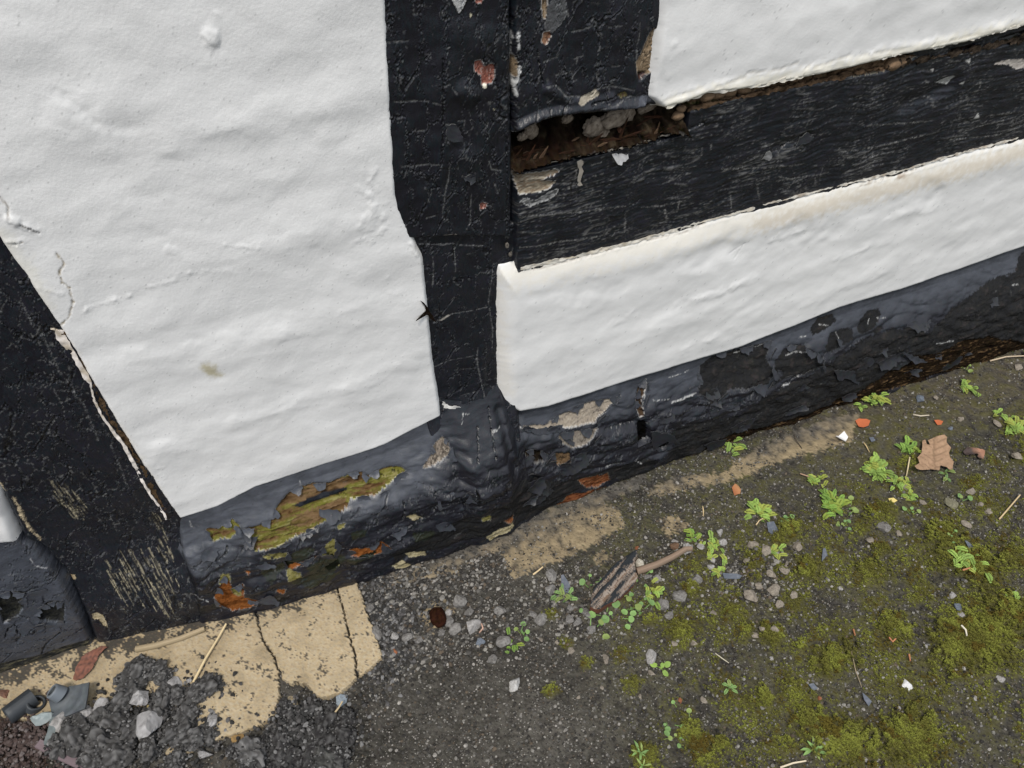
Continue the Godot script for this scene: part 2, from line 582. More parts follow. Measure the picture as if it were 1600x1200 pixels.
func _ready() -> void:
	var cam := Camera3D.new()
	cam.name = "camera"
	cam.transform = Transform3D(Basis(Vector3(0.92142, 0.00783, 0.38850), Vector3(0.28831, 0.65654, -0.69702), Vector3(-0.26052, 0.75425, 0.60269)), Vector3(-0.2001, 1.5000, 0.9161))
	cam.fov = 53.054
	cam.near = .02; cam.far = 200.0
	add_child(cam)
	cam.current = true
	var we := WorldEnvironment.new()
	we.name = "daylight"
	var env := Environment.new()
	env.background_mode = Environment.BG_SKY
	var sky := ProceduralSkyMaterial.new()
	sky.sky_top_color = Color(.93, .955, 1.0); sky.sky_horizon_color = Color(.5, .52, .54); sky.sky_curve = .35
	sky.ground_bottom_color = Color(.3, .3, .28); sky.ground_horizon_color = Color(.45, .45, .44)
	sky.sun_angle_max = 0.0
	sky.sky_energy_multiplier = 1.0
	var s := Sky.new()
	s.sky_material = sky
	env.sky = s
	env.background_energy_multiplier = .88
	env.tonemap_mode = Environment.TONE_MAPPER_LINEAR
	env.tonemap_exposure = 1.85
	env.sdfgi_enabled = true; env.ssao_enabled = true; env.ssil_enabled = true
	we.environment = env
	add_child(we)
	var sun := DirectionalLight3D.new()
	sun.name = "sun_through_cloud"
	sun.light_energy = .5
	sun.light_color = Color(1.0, .975, .94)
	sun.light_angular_distance = 10.0
	sun.shadow_enabled = true
	sun.basis = Basis.looking_at(-Vector3(-.4, 1.5, .55).normalized(), Vector3.UP)
	add_child(sun)

	rng.seed = 7
	fine_noise = noise(11)
	soft_noise = noise(19, FastNoiseLite.TYPE_SIMPLEX_SMOOTH, 1)
	grain_noise = noise(23, FastNoiseLite.TYPE_CELLULAR, 1)
	grain_noise.cellular_return_type = FastNoiseLite.RETURN_DISTANCE
	cell_noise = noise(5, FastNoiseLite.TYPE_CELLULAR, 1)
	cell_noise.cellular_return_type = FastNoiseLite.RETURN_DISTANCE2_SUB
	cell_noise.cellular_jitter = 1.0
	materials()
	build_wall()
	build_ground()
	build_litter()
	build_plants()

func materials() -> void:
	var peel := tex(1, .09, FastNoiseLite.TYPE_PERLIN, 3)
	var grain := tex(2, .06, FastNoiseLite.TYPE_SIMPLEX, 5)
	var blot := tex(3, .02, FastNoiseLite.TYPE_SIMPLEX_SMOOTH, 5, 512, [Color(.68, .68, .68), Color(1, 1, 1)])
	var speck := tex(4, .12, FastNoiseLite.TYPE_SIMPLEX, 3, 512, [Color(.8, .8, .8), Color(1, 1, 1)])
	var grit := tex(6, .09, FastNoiseLite.TYPE_CELLULAR, 2)
	M.plaster = mat(.6, .4, peel, .015, .14, null, null)
	M.paint = mat(.46, .45, grain, .03, .09, blot)
	M.damp = mat(.75, .3, grain, .12, .06, blot)
	M.wood = mat(.92, .25, grain, .1, .05, null, speck)
	M.rot = mat(1.0, .15, grain, .25, .05, null, speck)
	M.mortar = mat(.95, .2, grain, .12, .06, null, speck)
	M.ground = mat(.95, .25, grit, .25, .045, null, speck)
	M.stone = mat(.85, .35, grain, .1, .03, null, speck)
	M.tar = mat(.75, .4, grit, .25, .03, null, speck)
	M.moss = mat(1.0, .1)
	M.leaf = mat(.6, .35, grain, .03, .03)
	M.dead = mat(.8, .3, grain, .06, .04)
	M.plastic = mat(.5, .45, grain, .03, .05)
	for k in ["leaf", "moss"]:
		M[k].backlight_enabled = true
		M[k].backlight = Color(.35, .45, .2)

func panel(called: String, label: String, fx: Vector4, fy: Vector4, step: float, edges: Dictionary, z0: float, amp: float, sd: float, marks: Callable) -> void:
	var f := Field.new(axis(fx.x, fx.y, fx.z, fx.w, step), axis(fy.x, fy.y, fy.z, fy.w, step))
	bounded(f, edges, .0006, sd, false, func(g: Field, a: int, x: float, y: float, s: float) -> float: return plaster(g, a, x, y, s, z0, amp, sd))
	marks.call(f)
	commit(f, called, M.plaster, wall, label)

func build_wall() -> void:
	wall = thing("timber_framed_wall", "old timber-framed house wall with black painted beams and white plaster panels", "wall", Vector3.ZERO)
	wall.set_meta("kind", "thing")
	var dark := Color(.0105, .0115, .0155)
	var grey := Color(.036, .0395, .048)
	# the core behind everything, 30 cm thick
	var core := BoxMesh.new()
	core.size = Vector3(7.0, 2.7, .3)
	var cm := mat(.9, .3)
	cm.albedo_color = Color(.16, .12, .1)
	cm.vertex_color_use_as_albedo = false
	obj("wall_core", core, cm, wall).position = Vector3(.3, 1.3, -.22)

	# edges traced on the wall face
	var left_post_r := p2([-47.6,91.2, -47.3,84.5, -47.0,75.8, -47.1,66.1, -47.2,50.7, -47.0,37.7, -46.6,26.9])
	left_post_r.insert(0, Vector2(left_post_r[0].x + .01, 2.4))
	var post_l := p2([3.0,111.3, 2.2,99.5, 1.8,92.2, 1.3,85.1, 2.1,79.8, 3.3,75.3, 4.2,71.9, 4.2,63.0, 4.1,49.1, 4.7,32.8])
	post_l.insert(0, Vector2(post_l[0].x - .02, 2.4))
	var seam := p2([18.9,108.9, 19.1,93.2, 19.3,82.6, 19.3,67.8])
	seam.insert(0, Vector2(seam[0].x, 2.4))
	var low_r := p2([17.7,69.0, 16.7,64.5, 16.6,50.8, 16.7,33.7])
	var sill_top := p2([-46.6,26.9, -39.7,27.0, -32.1,29.2, -20.0,29.2, -7.4,29.4, 4.7,32.8])
	var sill_top_r := p2([16.7,34.3, 18.2,30.0, 20.8,26.8, 27.0,25.4, 50.0,25.0, 75.0,24.1, 100.7,26.8, 119.9,26.2, 139.5,26.9, 160.3,27.3])
	var rail_top := p2([19.3,85.4, 26.5,84.6, 30.3,84.8, 40.9,84.6, 47.6,84.5, 47.8,88.5, 61.3,88.5, 70.0,88.3, 76.5,88.1, 92.9,87.5, 104.7,86.8, 119.7,87.0])
	var rail_bot := p2([19.7,65.7, 31.3,65.3, 43.9,65.0, 57.0,65.4, 71.0,65.0, 85.7,64.8, 101.4,64.3, 117.5,64.8, 135.1,64.2])
	var up_bot := p2([43.5,89.4, 46.9,89.6, 51.3,90.3, 61.0,89.3, 69.7,89.2, 80.0,89.2, 89.3,89.3, 103.4,89.1, 117.9,89.6])
	var up_l := p2([40.3,105.6, 40.6,102.1, 40.6,93.7, 40.7,91.7, 43.6,89.2])
	up_l.insert(0, Vector2(up_l[0].x, 2.4))
	var sliver_r := p2([-66.1,50.2, -67.9,44.3, -69.6,36.4, -70.2,33.6])
	sliver_r.insert(0, Vector2(sliver_r[0].x + .12, 2.4))

	build_plaster(left_post_r, post_l, sill_top, sill_top_r, low_r, rail_bot, up_bot, up_l, sliver_r)
	build_post(post_l, seam, low_r, dark)
	build_left(left_post_r, dark, grey)
	build_rail(seam, rail_top, rail_bot, up_l, dark)
	build_sill(dark, grey)

func build_plaster(left_post_r, post_l, sill_top, sill_top_r, low_r, rail_bot, up_bot, up_l, sliver_r) -> void:
	panel("plaster_panel", "large white plaster panel with brick courses swelling through it", Vector4(-.56, -.55, .2, .2), Vector4(.22, .23, 1.22, 2.4), .002,
		{"L": [left_post_r, .009, -.001], "R": [post_l, .008, 0.0], "B": [sill_top, .009, 0.0]}, .0065, .0017, 3.0, func(f: Field) -> void:
			f.swell(p2([-17.4,111.2, -17.5,110.1]), .012, 0.0021, fine_noise)
			f.swell(p2([-16.1,113.0]), .006, 0.0009, fine_noise)
			f.swell(p2([-35.5,100.1, -35.1,102.6, -32.5,101.4]), .05, 0.0018, fine_noise)
			f.swell(p2([-34.5,106.5, -33.3,107.7]), .04, -0.0018, fine_noise)
			f.swell(p2([-33.7,106.6, -31.6,103.1, -29.4,102.9]), .02, -0.0015, fine_noise)
			f.swell(p2([-7.2,99.2, -4.6,101.0]), .05, 0.0018, fine_noise)
			f.swell(p2([-27.2,99.5, -18.1,99.8, -8.6,100.2]), .035, 0.0015, fine_noise)
			f.swell(p2([-33.3,90.4, -24.0,89.8, -12.2,90.7]), .035, 0.0015, fine_noise)
			f.swell(p2([-36.2,81.9, -19.5,81.1, -0.9,82.4]), .03, 0.0012, fine_noise)
			f.swell(p2([-41.2,67.7, -23.2,66.1, -0.9,64.8]), .03, 0.0015, fine_noise)
			f.swell(p2([-43.5,47.0, -24.3,48.0, -0.2,49.2]), .03, 0.0012, fine_noise)
			for q in [[-2.8,90.7, -2.3,89.0], [-4.0,87.3, -2.4,85.6], [-2.2,83.9, -4.3,82.2], [-6.0,78.6, -3.7,78.4], [-1.9,70.4, -1.8,67.7], [-30.3,85.1, -29.3,84.3], [-25.6,89.9], [-1.3,81.8], [-2.7,86.2, -2.3,82.8], [-4.9,81.3, -1.3,79.1]]:
				f.swell(p2(q), .01, 0.00096, fine_noise)
			for q in [[-23.1,83.5, -21.2,82.9, -19.3,82.1], [-34.1,79.6, -30.9,79.9, -28.8,80.4, -23.5,79.4], [-42.6,78.6, -39.9,78.8, -37.7,78.8], [-2.2,91.8, -1.4,90.0, -2.4,88.2, -1.5,86.3], [-5.6,78.9, -2.0,79.3, -0.3,80.6]]:
				f.swell(p2(q), .0065, 0.00066, fine_noise)
			# folds and cracks where the panel's left corner has been patched
			f.swell(p2([-45.1,93.8, -44.1,92.7, -43.2,91.5]), .012, 0.0027, fine_noise)
			f.line(p2([-44.6,93.0, -43.9,92.2, -43.2,91.4]), 0.0022, 0.0013, Color(.12, .11, .1, .8), fine_noise, .0008)
			f.line(p2([-45.0,97.0, -44.8,95.5, -45.4,94.0]), 0.0022, 0.0013, Color(.25, .22, .18, .7), fine_noise, .0008)
			f.swell(p2([-46.8,91.1, -45.5,91.1, -44.4,91.3]), .008, 0.0015, fine_noise)
			f.line(p2([-46.9,90.8, -46.2,90.5, -45.4,90.6]), 0.0022, 0.0013, Color(.4, .34, .24, .6), fine_noise, .0008)
			f.line(p2([-42.6,88.0, -42.4,86.3, -43.4,85.3, -43.7,83.7, -43.3,82.5, -43.8,80.2, -45.1,78.1, -47.2,76.5]), 0.0022, 0.0013, Color(.3, .25, .17, .85), fine_noise, .0008)
			f.swell(p2([-46.3,83.5, -45.3,83.0, -44.5,82.0]), .0065, 0.00066, fine_noise)
			f.swell(p2([-43.1,78.3, -41.3,78.7, -38.9,79.0, -37.2,79.1]), .0065, 0.00066, fine_noise)
			f.swell(p2([-46.9,43.7, -44.5,42.7, -45.2,39.9]), .0065, 0.00066, fine_noise)
			soil_tint(f, p2([-47.8,76.3, -47.3,71.5, -48.0,62.1, -47.5,53.6, -47.2,41.0, -47.8,29.1]), .014, Color(.66, .63, .56), .75)
			soil_tint(f, p2([-31.4,62.3, -30.9,60.6]), .016, Color(.42, .37, .22), .8)
			soil_tint(f, p2([-47.2,92.1, -47.0,89.4, -46.6,85.1, -46.9,81.0]), .02, Color(.7, .68, .61), .7)
			# the torn star by the post
			soil_tint(f, p2([3.1,74.9, 4.3,73.2, 4.3,70.8]), .012, Color(.6, .57, .52), .6)
			for q in [[3.3,73.8, 4.3,72.5], [2.4,76.1, 3.0,74.6]]: f.swell(p2(q), .007, 0.0012, fine_noise))
	panel("plaster_panel", "thin white plaster panel cut off at the wall's left end", Vector4(-3.1, -.98, -.62, -.6), Vector4(.3, .31, .55, 2.4), .004,
		{"R": [sliver_r, .014, 0.0], "B": [p2([-78.6,35.2, -72.6,35.7, -69.9,34.3]), .012, 0.0]}, .007, .003, 17.0, func(_f: Field) -> void: pass)
	panel("plaster_panel", "white plaster panel above the rotten rail, its lower lip broken", Vector4(.36, .37, 1.3, 3.6), Vector4(.8, .81, 1.1, 2.4), .003,
		{"L": [up_l, .014, 0.0], "B": [up_bot, .005, 0.0]}, .011, .0017, 29.0, func(f: Field) -> void:
			# a thick uneven bead along the broken lip
			f.swell(p2([44.5,90.4, 52.3,91.2, 60.6,90.6, 69.2,90.7, 79.3,90.7, 88.7,90.6, 102.5,90.6, 117.0,90.8]), .016, 0.0018, fine_noise)
			for q in [[43.3,90.8, 46.6,91.3, 50.3,91.7], [52.5,91.2, 57.6,91.8], [57.9,92.5, 63.9,91.8, 67.4,92.3], [70.6,90.9, 77.5,91.7], [80.1,91.2, 90.3,90.6]]:
				f.line(p2(q), 0.00368, 0.0013, Color(.55, .5, .4, .35), fine_noise, .0008)
			f.line(p2([93.6,89.2, 95.7,90.3, 103.6,90.3, 110.9,89.9, 113.4,90.4, 117.7,89.9]), 0.0022, 0.0013, Color(.2, .18, .14, .8), fine_noise, .0008)
			f.line(p2([69.5,88.9, 69.0,90.8, 70.3,91.8]), 0.0022, 0.0013, Color(.4, .36, .3, .5), fine_noise, .0008)
			soil_tint(f, p2([44.0,90.0, 52.4,90.6, 69.4,90.0, 88.9,90.0, 117.4,90.3]), .02, Color(.76, .72, .6), .75)
			for q in [[43.7,99.5], [43.4,97.1], [44.8,98.2], [43.4,94.9], [54.8,102.1], [63.6,98.2]]: f.swell(p2(q), .01, 0.0006, fine_noise))
	panel("plaster_panel", "low white plaster panel between the rail and the sill, cream with dirt along its top", Vector4(.13, .135, 1.75, 3.6), Vector4(.2, .21, .72, .74), .003,
		{"L": [low_r, .035, 0.0], "T": [rail_bot, .07, .006], "B": [sill_top_r, .016, 0.0]}, .015, .0015, 41.0, func(f: Field) -> void:
			f.swell(p2([19.9,64.8, 31.4,63.7, 44.1,63.4, 57.4,63.6, 71.5,63.3, 86.4,63.0, 102.3,62.5, 118.6,62.9, 136.5,62.3]), .0045, 0.0009, fine_noise)
			f.swell(p2([23.0,59.4, 42.3,57.6, 61.8,56.8, 86.4,55.0, 114.3,55.2]), .05, -0.0036, fine_noise)
			f.swell(p2([33.5,37.1, 47.9,38.8, 70.8,39.6]), .06, 0.0024, fine_noise)
			f.swell(p2([72.5,33.3, 97.1,36.1, 131.8,40.1]), .05, 0.0018, fine_noise)
			for q in [[67.5,46.0, 73.6,46.6], [73.9,55.5, 82.9,56.0], [93.8,44.5, 107.0,45.7], [54.1,45.5, 64.7,45.3], [39.8,45.5, 45.2,46.9], [103.3,53.4, 116.3,51.4], [58.5,30.9, 66.3,31.7]]:
				f.swell(p2(q), .018, 0.00135, fine_noise)
			soil_tint(f, p2([19.9,64.1, 44.3,62.6, 71.9,62.1, 86.9,61.7, 111.3,61.0, 137.6,60.7]), .05, Color(.71, .67, .58), .7)
			soil_tint(f, p2([69.4,60.6, 87.4,60.6, 111.9,59.7, 135.9,60.5]), .03, Color(.52, .46, .37), .65)
			soil_tint(f, p2([16.6,59.5, 16.9,46.5, 18.3,34.4]), .025, Color(.7, .66, .58), .5)
			for q in [[94.1,63.8, 95.7,63.7], [102.4,62.3, 103.7,62.3]]: soil_tint(f, p2(q), .008, Color(.35, .27, .2), .8)
			for q in [[22.9,64.1, 31.4,63.8, 38.9,63.8], [45.4,63.7, 53.4,63.3, 57.3,64.1], [68.5,63.8, 80.1,64.0], [92.7,62.7, 108.5,63.2]]:
				f.line(p2(q), 0.0022, 0.0013, Color(.3, .25, .2, .6), fine_noise, .0008)
			f.line(p2([64.4,55.2, 67.3,56.7, 65.9,53.6]), 0.0022, 0.001, Color(.5, .5, .5, .3), fine_noise, .0008)
			f.swell(p2([9.9,98.8]), .01, 0, fine_noise))
	# the spiky tear by the post, a dark sheet added for the shade inside
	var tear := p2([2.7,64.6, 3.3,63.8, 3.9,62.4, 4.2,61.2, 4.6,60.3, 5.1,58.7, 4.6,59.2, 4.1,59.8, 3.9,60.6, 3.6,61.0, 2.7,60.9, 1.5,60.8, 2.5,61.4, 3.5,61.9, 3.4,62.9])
	obj("dark_tear", sheet(tear, .003, .0015, func(p: Vector2) -> float: return .009 + .25 * absf(p.x - tear[3].x), func(p: Vector2, _s: int) -> Color: return Color(.012, .009, .007).lerp(Color(.07, .045, .03), clampf(fine_noise.get_noise_2d(p.x * 150, p.y * 150), 0, 1))), M.rot, wall)
	ribbon("gap_dirt", p2([48.6,88.1, 61.4,88.1, 70.2,87.9, 80.6,87.8, 87.4,87.6]), .012, .0055, .004, .005, Color(.2, .13, .08), Color(.035, .024, .016), M.rot, wall, 51.0)
	ribbon("gap_dirt", p2([88.1,87.5, 92.9,87.5, 100.1,87.3, 109.0,87.0, 121.1,87.2]), .014, .0055, .004, .006, Color(.1, .075, .055), Color(.012, .01, .008), M.rot, wall, 61.0)
	# thin lips of old paint and plaster along the beams
	ribbon("paint_lip", p2([20.7,65.0, 31.4,64.4, 38.9,64.2, 44.0,64.1, 57.2,64.4, 68.4,64.3]), .007, .0062, .0025, .0025, Color(.66, .63, .56), Color(.5, .44, .34), M.plaster, wall, 3.0)
	ribbon("paint_lip", p2([69.7,64.5, 79.9,64.3, 86.0,64.2, 101.7,63.6, 114.6,64.0, 133.6,63.8]), .006, .0062, .0025, .0025, Color(.66, .63, .56), Color(.45, .38, .3), M.plaster, wall, 8.0)
	ribbon("plaster_lip", p2([44.1,89.8, 51.2,90.7, 60.9,89.8, 69.5,89.9, 74.5,89.9]), .008, .011, .004, .0018, Color(.7, .67, .6), Color(.64, .59, .48), M.plaster, wall, 13.0)
	ribbon("plaster_lip", p2([75.8,89.9, 79.7,89.9, 88.9,90.0, 98.7,89.8, 107.3,89.8, 117.4,90.3]), .008, .011, .004, .0022, Color(.7, .67, .6), Color(.62, .56, .45), M.plaster, wall, 21.0)
	ribbon("gap_dirt", p2([-46.7,75.7, -46.6,72.5, -46.6,67.0, -47.2,63.3, -47.6,58.7, -47.2,51.2, -47.4,44.9, -47.8,37.4, -47.9,29.2]), .011, .0042, .003, .003, Color(.16, .105, .06), Color(.05, .035, .02), M.rot, wall, 41.0)
	# the loose bead of plaster along the left post, and the brown gap beside it
	var strip := p2([-47.7,76.8, -46.6,75.9, -46.7,72.6, -46.7,66.6, -47.6,62.9, -48.0,58.1, -47.5,50.8, -47.7,44.4, -48.1,36.9, -47.9,29.2, -48.5,28.4, -48.8,36.7, -48.5,43.6, -48.2,50.7, -48.6,57.4, -48.4,61.4, -47.5,65.3, -47.8,66.4, -47.5,71.6, -48.0,74.5])
	var ragged := PackedVector2Array()
	for k in strip.size():
		var e := strip[(k + 1) % strip.size()]
		for t in 8:
			var q := strip[k].lerp(e, t / 8.0)
			ragged.append(q + Vector2(.0022 * fine_noise.get_noise_2d(q.x * 130.0, q.y * 130.0) - (.0018 if k < 10 else -.0008), 0.0))
	obj("plaster_bead", sheet(ragged, .0024, .004, func(p: Vector2) -> float: return .0058 + .003 * fine_noise.get_noise_2d(p.x * 45.0, p.y * 30.0), func(p: Vector2, _s: int) -> Color: return Color(.74, .68, .62).lerp(Color(.45, .38, .28), clampf(.2 + 1.2 * fine_noise.get_noise_2d(p.x * 60.0, p.y * 40.0) + (p.y - .62) * 2.0, 0, .8))), M.plaster, wall)

func build_post(post_l, seam, low_r, dark: Color) -> void:
	# the wide upper half of the middle post
	var step_y := p2([2.4,76.5, 8.5,75.2, 19.3,71.8])
	var f := Field.new(axis(.0, .0, .215, .215, FINE), axis(.72, .72, 1.24, 2.4, FINE))
	bounded(f, {"L": [post_l, .004, -.03], "R": [seam, .006, -.002], "B": [step_y, .006, 0.0]}, .001, 51.0, true, func(g: Field, a: int, x: float, y: float, s: float) -> float:
		var lower := g.ys[a / g.nx] < .86
		return .004 - .008 * (1.0 - s) + paint_timber(g, a, x, y, true, .22 if x > .075 else .06, .0005, dark))
	for q in [[2.4,98.9, 3.4,98.6, 6.4,98.2, 8.6,97.3], [2.3,89.3, 4.5,88.8, 7.4,88.4], [4.6,94.1, 6.1,93.9], [2.5,106.6, 5.0,106.3], [7.7,79.2, 8.3,83.2, 9.0,86.0], [12.1,76.8, 12.5,82.1], [9.0,94.4, 10.2,94.1, 11.1,92.7, 11.2,91.5], [11.7,92.8, 11.9,94.1, 10.9,94.3], [12.6,94.1, 13.2,93.3, 12.8,92.6], [10.5,88.1, 10.5,86.7], [15.4,86.9, 15.8,85.4, 17.5,84.8], [11.1,85.5, 12.4,84.8, 13.4,83.8], [6.0,110.6, 6.0,109.4, 6.4,109.3], [9.2,87.7, 8.9,84.9], [9.0,99.6, 9.9,100.0, 10.8,98.4], [9.2,91.8, 10.7,91.4], [16.1,83.1, 16.7,81.0], [5.2,79.7, 6.6,79.7], [4.1,76.3, 5.3,76.3]]:
		f.line(p2(q), 0.001364, .001, Color(.18, .18, .175, .52), fine_noise, .001)
	for q in [[9.3,103.3, 8.6,93.5, 8.1,88.3], [18.4,105.0, 18.5,100.7, 18.6,92.6], [18.1,89.7, 18.3,80.6, 18.2,73.4], [11.1,92.7, 11.4,91.6], [19.0,82.7, 18.7,77.3], [3.4,76.3, 10.9,74.3, 17.8,72.6]]:
		f.line(p2(q), 0.00186, .003, Color(.004, .004, .005, .8), fine_noise, .002)
	for q in [[18.9,104.4, 18.8,102.4, 18.9,100.6], [19.8,103.6, 19.9,102.2], [18.8,100.7, 19.8,99.6, 19.8,98.4]]: f.line(p2(q), 0.001612, -.001, Color(.5, .5, .49, .8), fine_noise, .0006)
	var red := [Color(.22, .07, .05), Color(.36, .15, .11), Color(.3, .1, .07), Color(.5, .33, .28)]
	var edge := Color(.3, .29, .28, .8)
	f.patch(p2([13.5,102.2, 14.5,102.2, 14.9,101.1, 14.5,100.3, 14.8,101.1, 15.7,101.4, 16.4,101.1, 16.3,98.8, 15.0,98.7, 14.6,98.7, 14.6,100.0, 13.6,100.8]), .0025, red, fine_noise, .0008, Vector2(300, 60), edge, "bare_patch", M.wood)
	f.patch(p2([14.7,98.9, 15.3,98.7, 15.2,98.1, 14.7,98.3]), -.0004, [Color(.7, .65, .5), Color(.8, .76, .65)], fine_noise, .0008, Vector2(300, 60))
	f.patch(p2([13.9,80.0, 15.0,79.7, 14.8,78.8, 13.9,78.7]), .002, red, fine_noise, .0008, Vector2(300, 60), edge, "bare_patch", M.wood)
	f.patch(p2([7.7,75.7, 9.6,75.4, 10.0,74.2, 8.4,74.2, 7.6,74.9]), .0025, red, fine_noise, .001, Vector2(300, 60), Color(.6, .55, .5, .8), "bare_patch", M.wood)
	f.patch(p2([14.0,109.9, 15.0,109.8, 14.8,109.2, 14.0,109.5]), .002, red, fine_noise, .0008, Vector2(300, 60), edge, "bare_patch", M.wood)
	f.patch(p2([10.7,110.9, 12.8,110.6, 12.7,109.7, 11.7,108.5, 11.2,109.7]), -.0004, [Color(.3, .3, .3), Color(.42, .42, .41)], fine_noise, .001, Vector2(150, 60), Color(.004, .004, .004, .9))
	for q in [[13.1,108.5, 13.5,108.1, 13.3,107.8, 13.1,108.1], [16.1,95.1, 16.5,94.9, 16.2,94.6]]: f.patch(p2(q), -.0004, [Color(.45, .42, .3), Color(.6, .55, .4)], fine_noise, .0008, Vector2(150, 60))
	f.swell(p2([9.2,102.4, 9.1,96.6, 8.2,86.9]), .03, .004)
	f.swell(p2([11.7,98.5, 12.8,97.6]), .02, .005)
	f.swell(p2([11.2,88.9, 12.5,87.9]), .025, .004)
	f.swell(p2([11.7,105.9, 15.1,104.4]), .03, .003)
	cracks(f, 90, Rect2(.07, .74, .12, .45), .35, .02, .0015, 61, .4)
	cracks(f, 40, Rect2(.02, .74, .17, .45), .2, .012, .0014, 62, .35)
	var upper := commit(f, "timber_post", M.paint, wall, "upper half of the middle post, wider and thicker, black paint with red bare spots")
	flake(upper, f, p2([9.0,94.3, 9.1,92.1, 10.1,91.6, 11.2,91.6, 11.1,92.7, 10.3,94.1]), .006)
	flake(upper, f, p2([12.6,94.1, 13.1,92.8, 13.5,93.3, 12.8,94.3]), .006)
	flake(upper, f, p2([11.1,85.6, 13.2,85.2, 13.0,84.2, 12.4,84.0, 11.4,84.7]), .005)
	# the narrow lower half
	var lo := Field.new(axis(.0, .0, .215, .215, FINE), axis(.2, .2, .78, .78, FINE))
	bounded(lo, {"L": [post_l, .004, -.03], "R": [low_r, .004, .03], "T": [step_y, .004, .02]}, .001, 52.0, true, func(g: Field, a: int, x: float, y: float, _s: float) -> float:
		return -.005 + .35 * maxf(0.0, .36 - y) + paint_timber(g, a, x, y, true, .1, .0004, dark * 1.12))
	for q in [[4.8,57.2, 6.1,57.5, 7.7,58.0, 8.6,58.1, 11.1,57.7, 14.9,57.3], [4.4,46.3, 6.4,46.8, 8.0,46.8, 12.3,46.1], [8.2,43.8, 9.9,43.2, 11.9,42.6], [13.4,41.9, 14.3,41.9], [14.4,38.1, 16.9,37.8], [8.8,36.1, 12.0,36.0], [12.9,47.8, 12.6,45.2, 13.0,40.7, 13.6,35.4, 13.7,32.2], [5.9,71.5, 5.8,68.5, 5.4,65.4], [9.6,72.5, 9.5,67.3], [16.3,66.9, 15.6,62.3, 15.2,58.5, 15.9,51.1, 15.7,46.7], [11.6,70.2, 13.0,70.1], [14.0,62.0, 14.3,61.9]]:
		lo.line(p2(q), 0.001178, .001, Color(.18, .18, .175, .6), fine_noise, .0012)
	lo.line(p2([9.4,72.6, 9.3,69.5]), 0.00124, .002, Color(.003, .003, .003, .9), fine_noise)
	lo.patch(p2([5.8,57.3, 7.7,58.2, 8.1,57.8, 7.3,57.5, 6.1,57.1]), .0008, [Color(.2, .18, .15), Color(.35, .33, .3)], fine_noise, .0006, Vector2(60, 200))
	lo.patch(p2([4.9,37.3, 5.9,36.1, 8.8,34.6, 8.4,33.9, 6.3,34.1, 5.3,34.9]), .008, [Color(.005, .005, .005), Color(.012, .012, .012)], fine_noise, .0005, Vector2(60, 60), Color(.3, .3, .3, .5))
	lo.swell(p2([13.7,47.5, 13.6,32.9]), .012, .002)
	for q in [[3.7,74.7, 6.3,73.7, 9.4,73.0], [10.5,72.4, 14.5,71.0], [7.1,73.3, 8.2,73.2]]: lo.line(p2(q), 0.00155, 0.0, Color(.3, .3, .3, .5), fine_noise, .002)
	var lower := commit(lo, "timber_post", M.paint, wall, "lower half of the middle post, narrow and smooth black with thin cracks across")
	flake(lower, lo, p2([5.3,34.9, 6.3,34.0, 7.3,33.8, 8.5,34.6, 7.4,34.8, 6.3,35.0, 5.1,36.8]), .009, Color(.72, .7, .66), Color(.6, .58, .55))

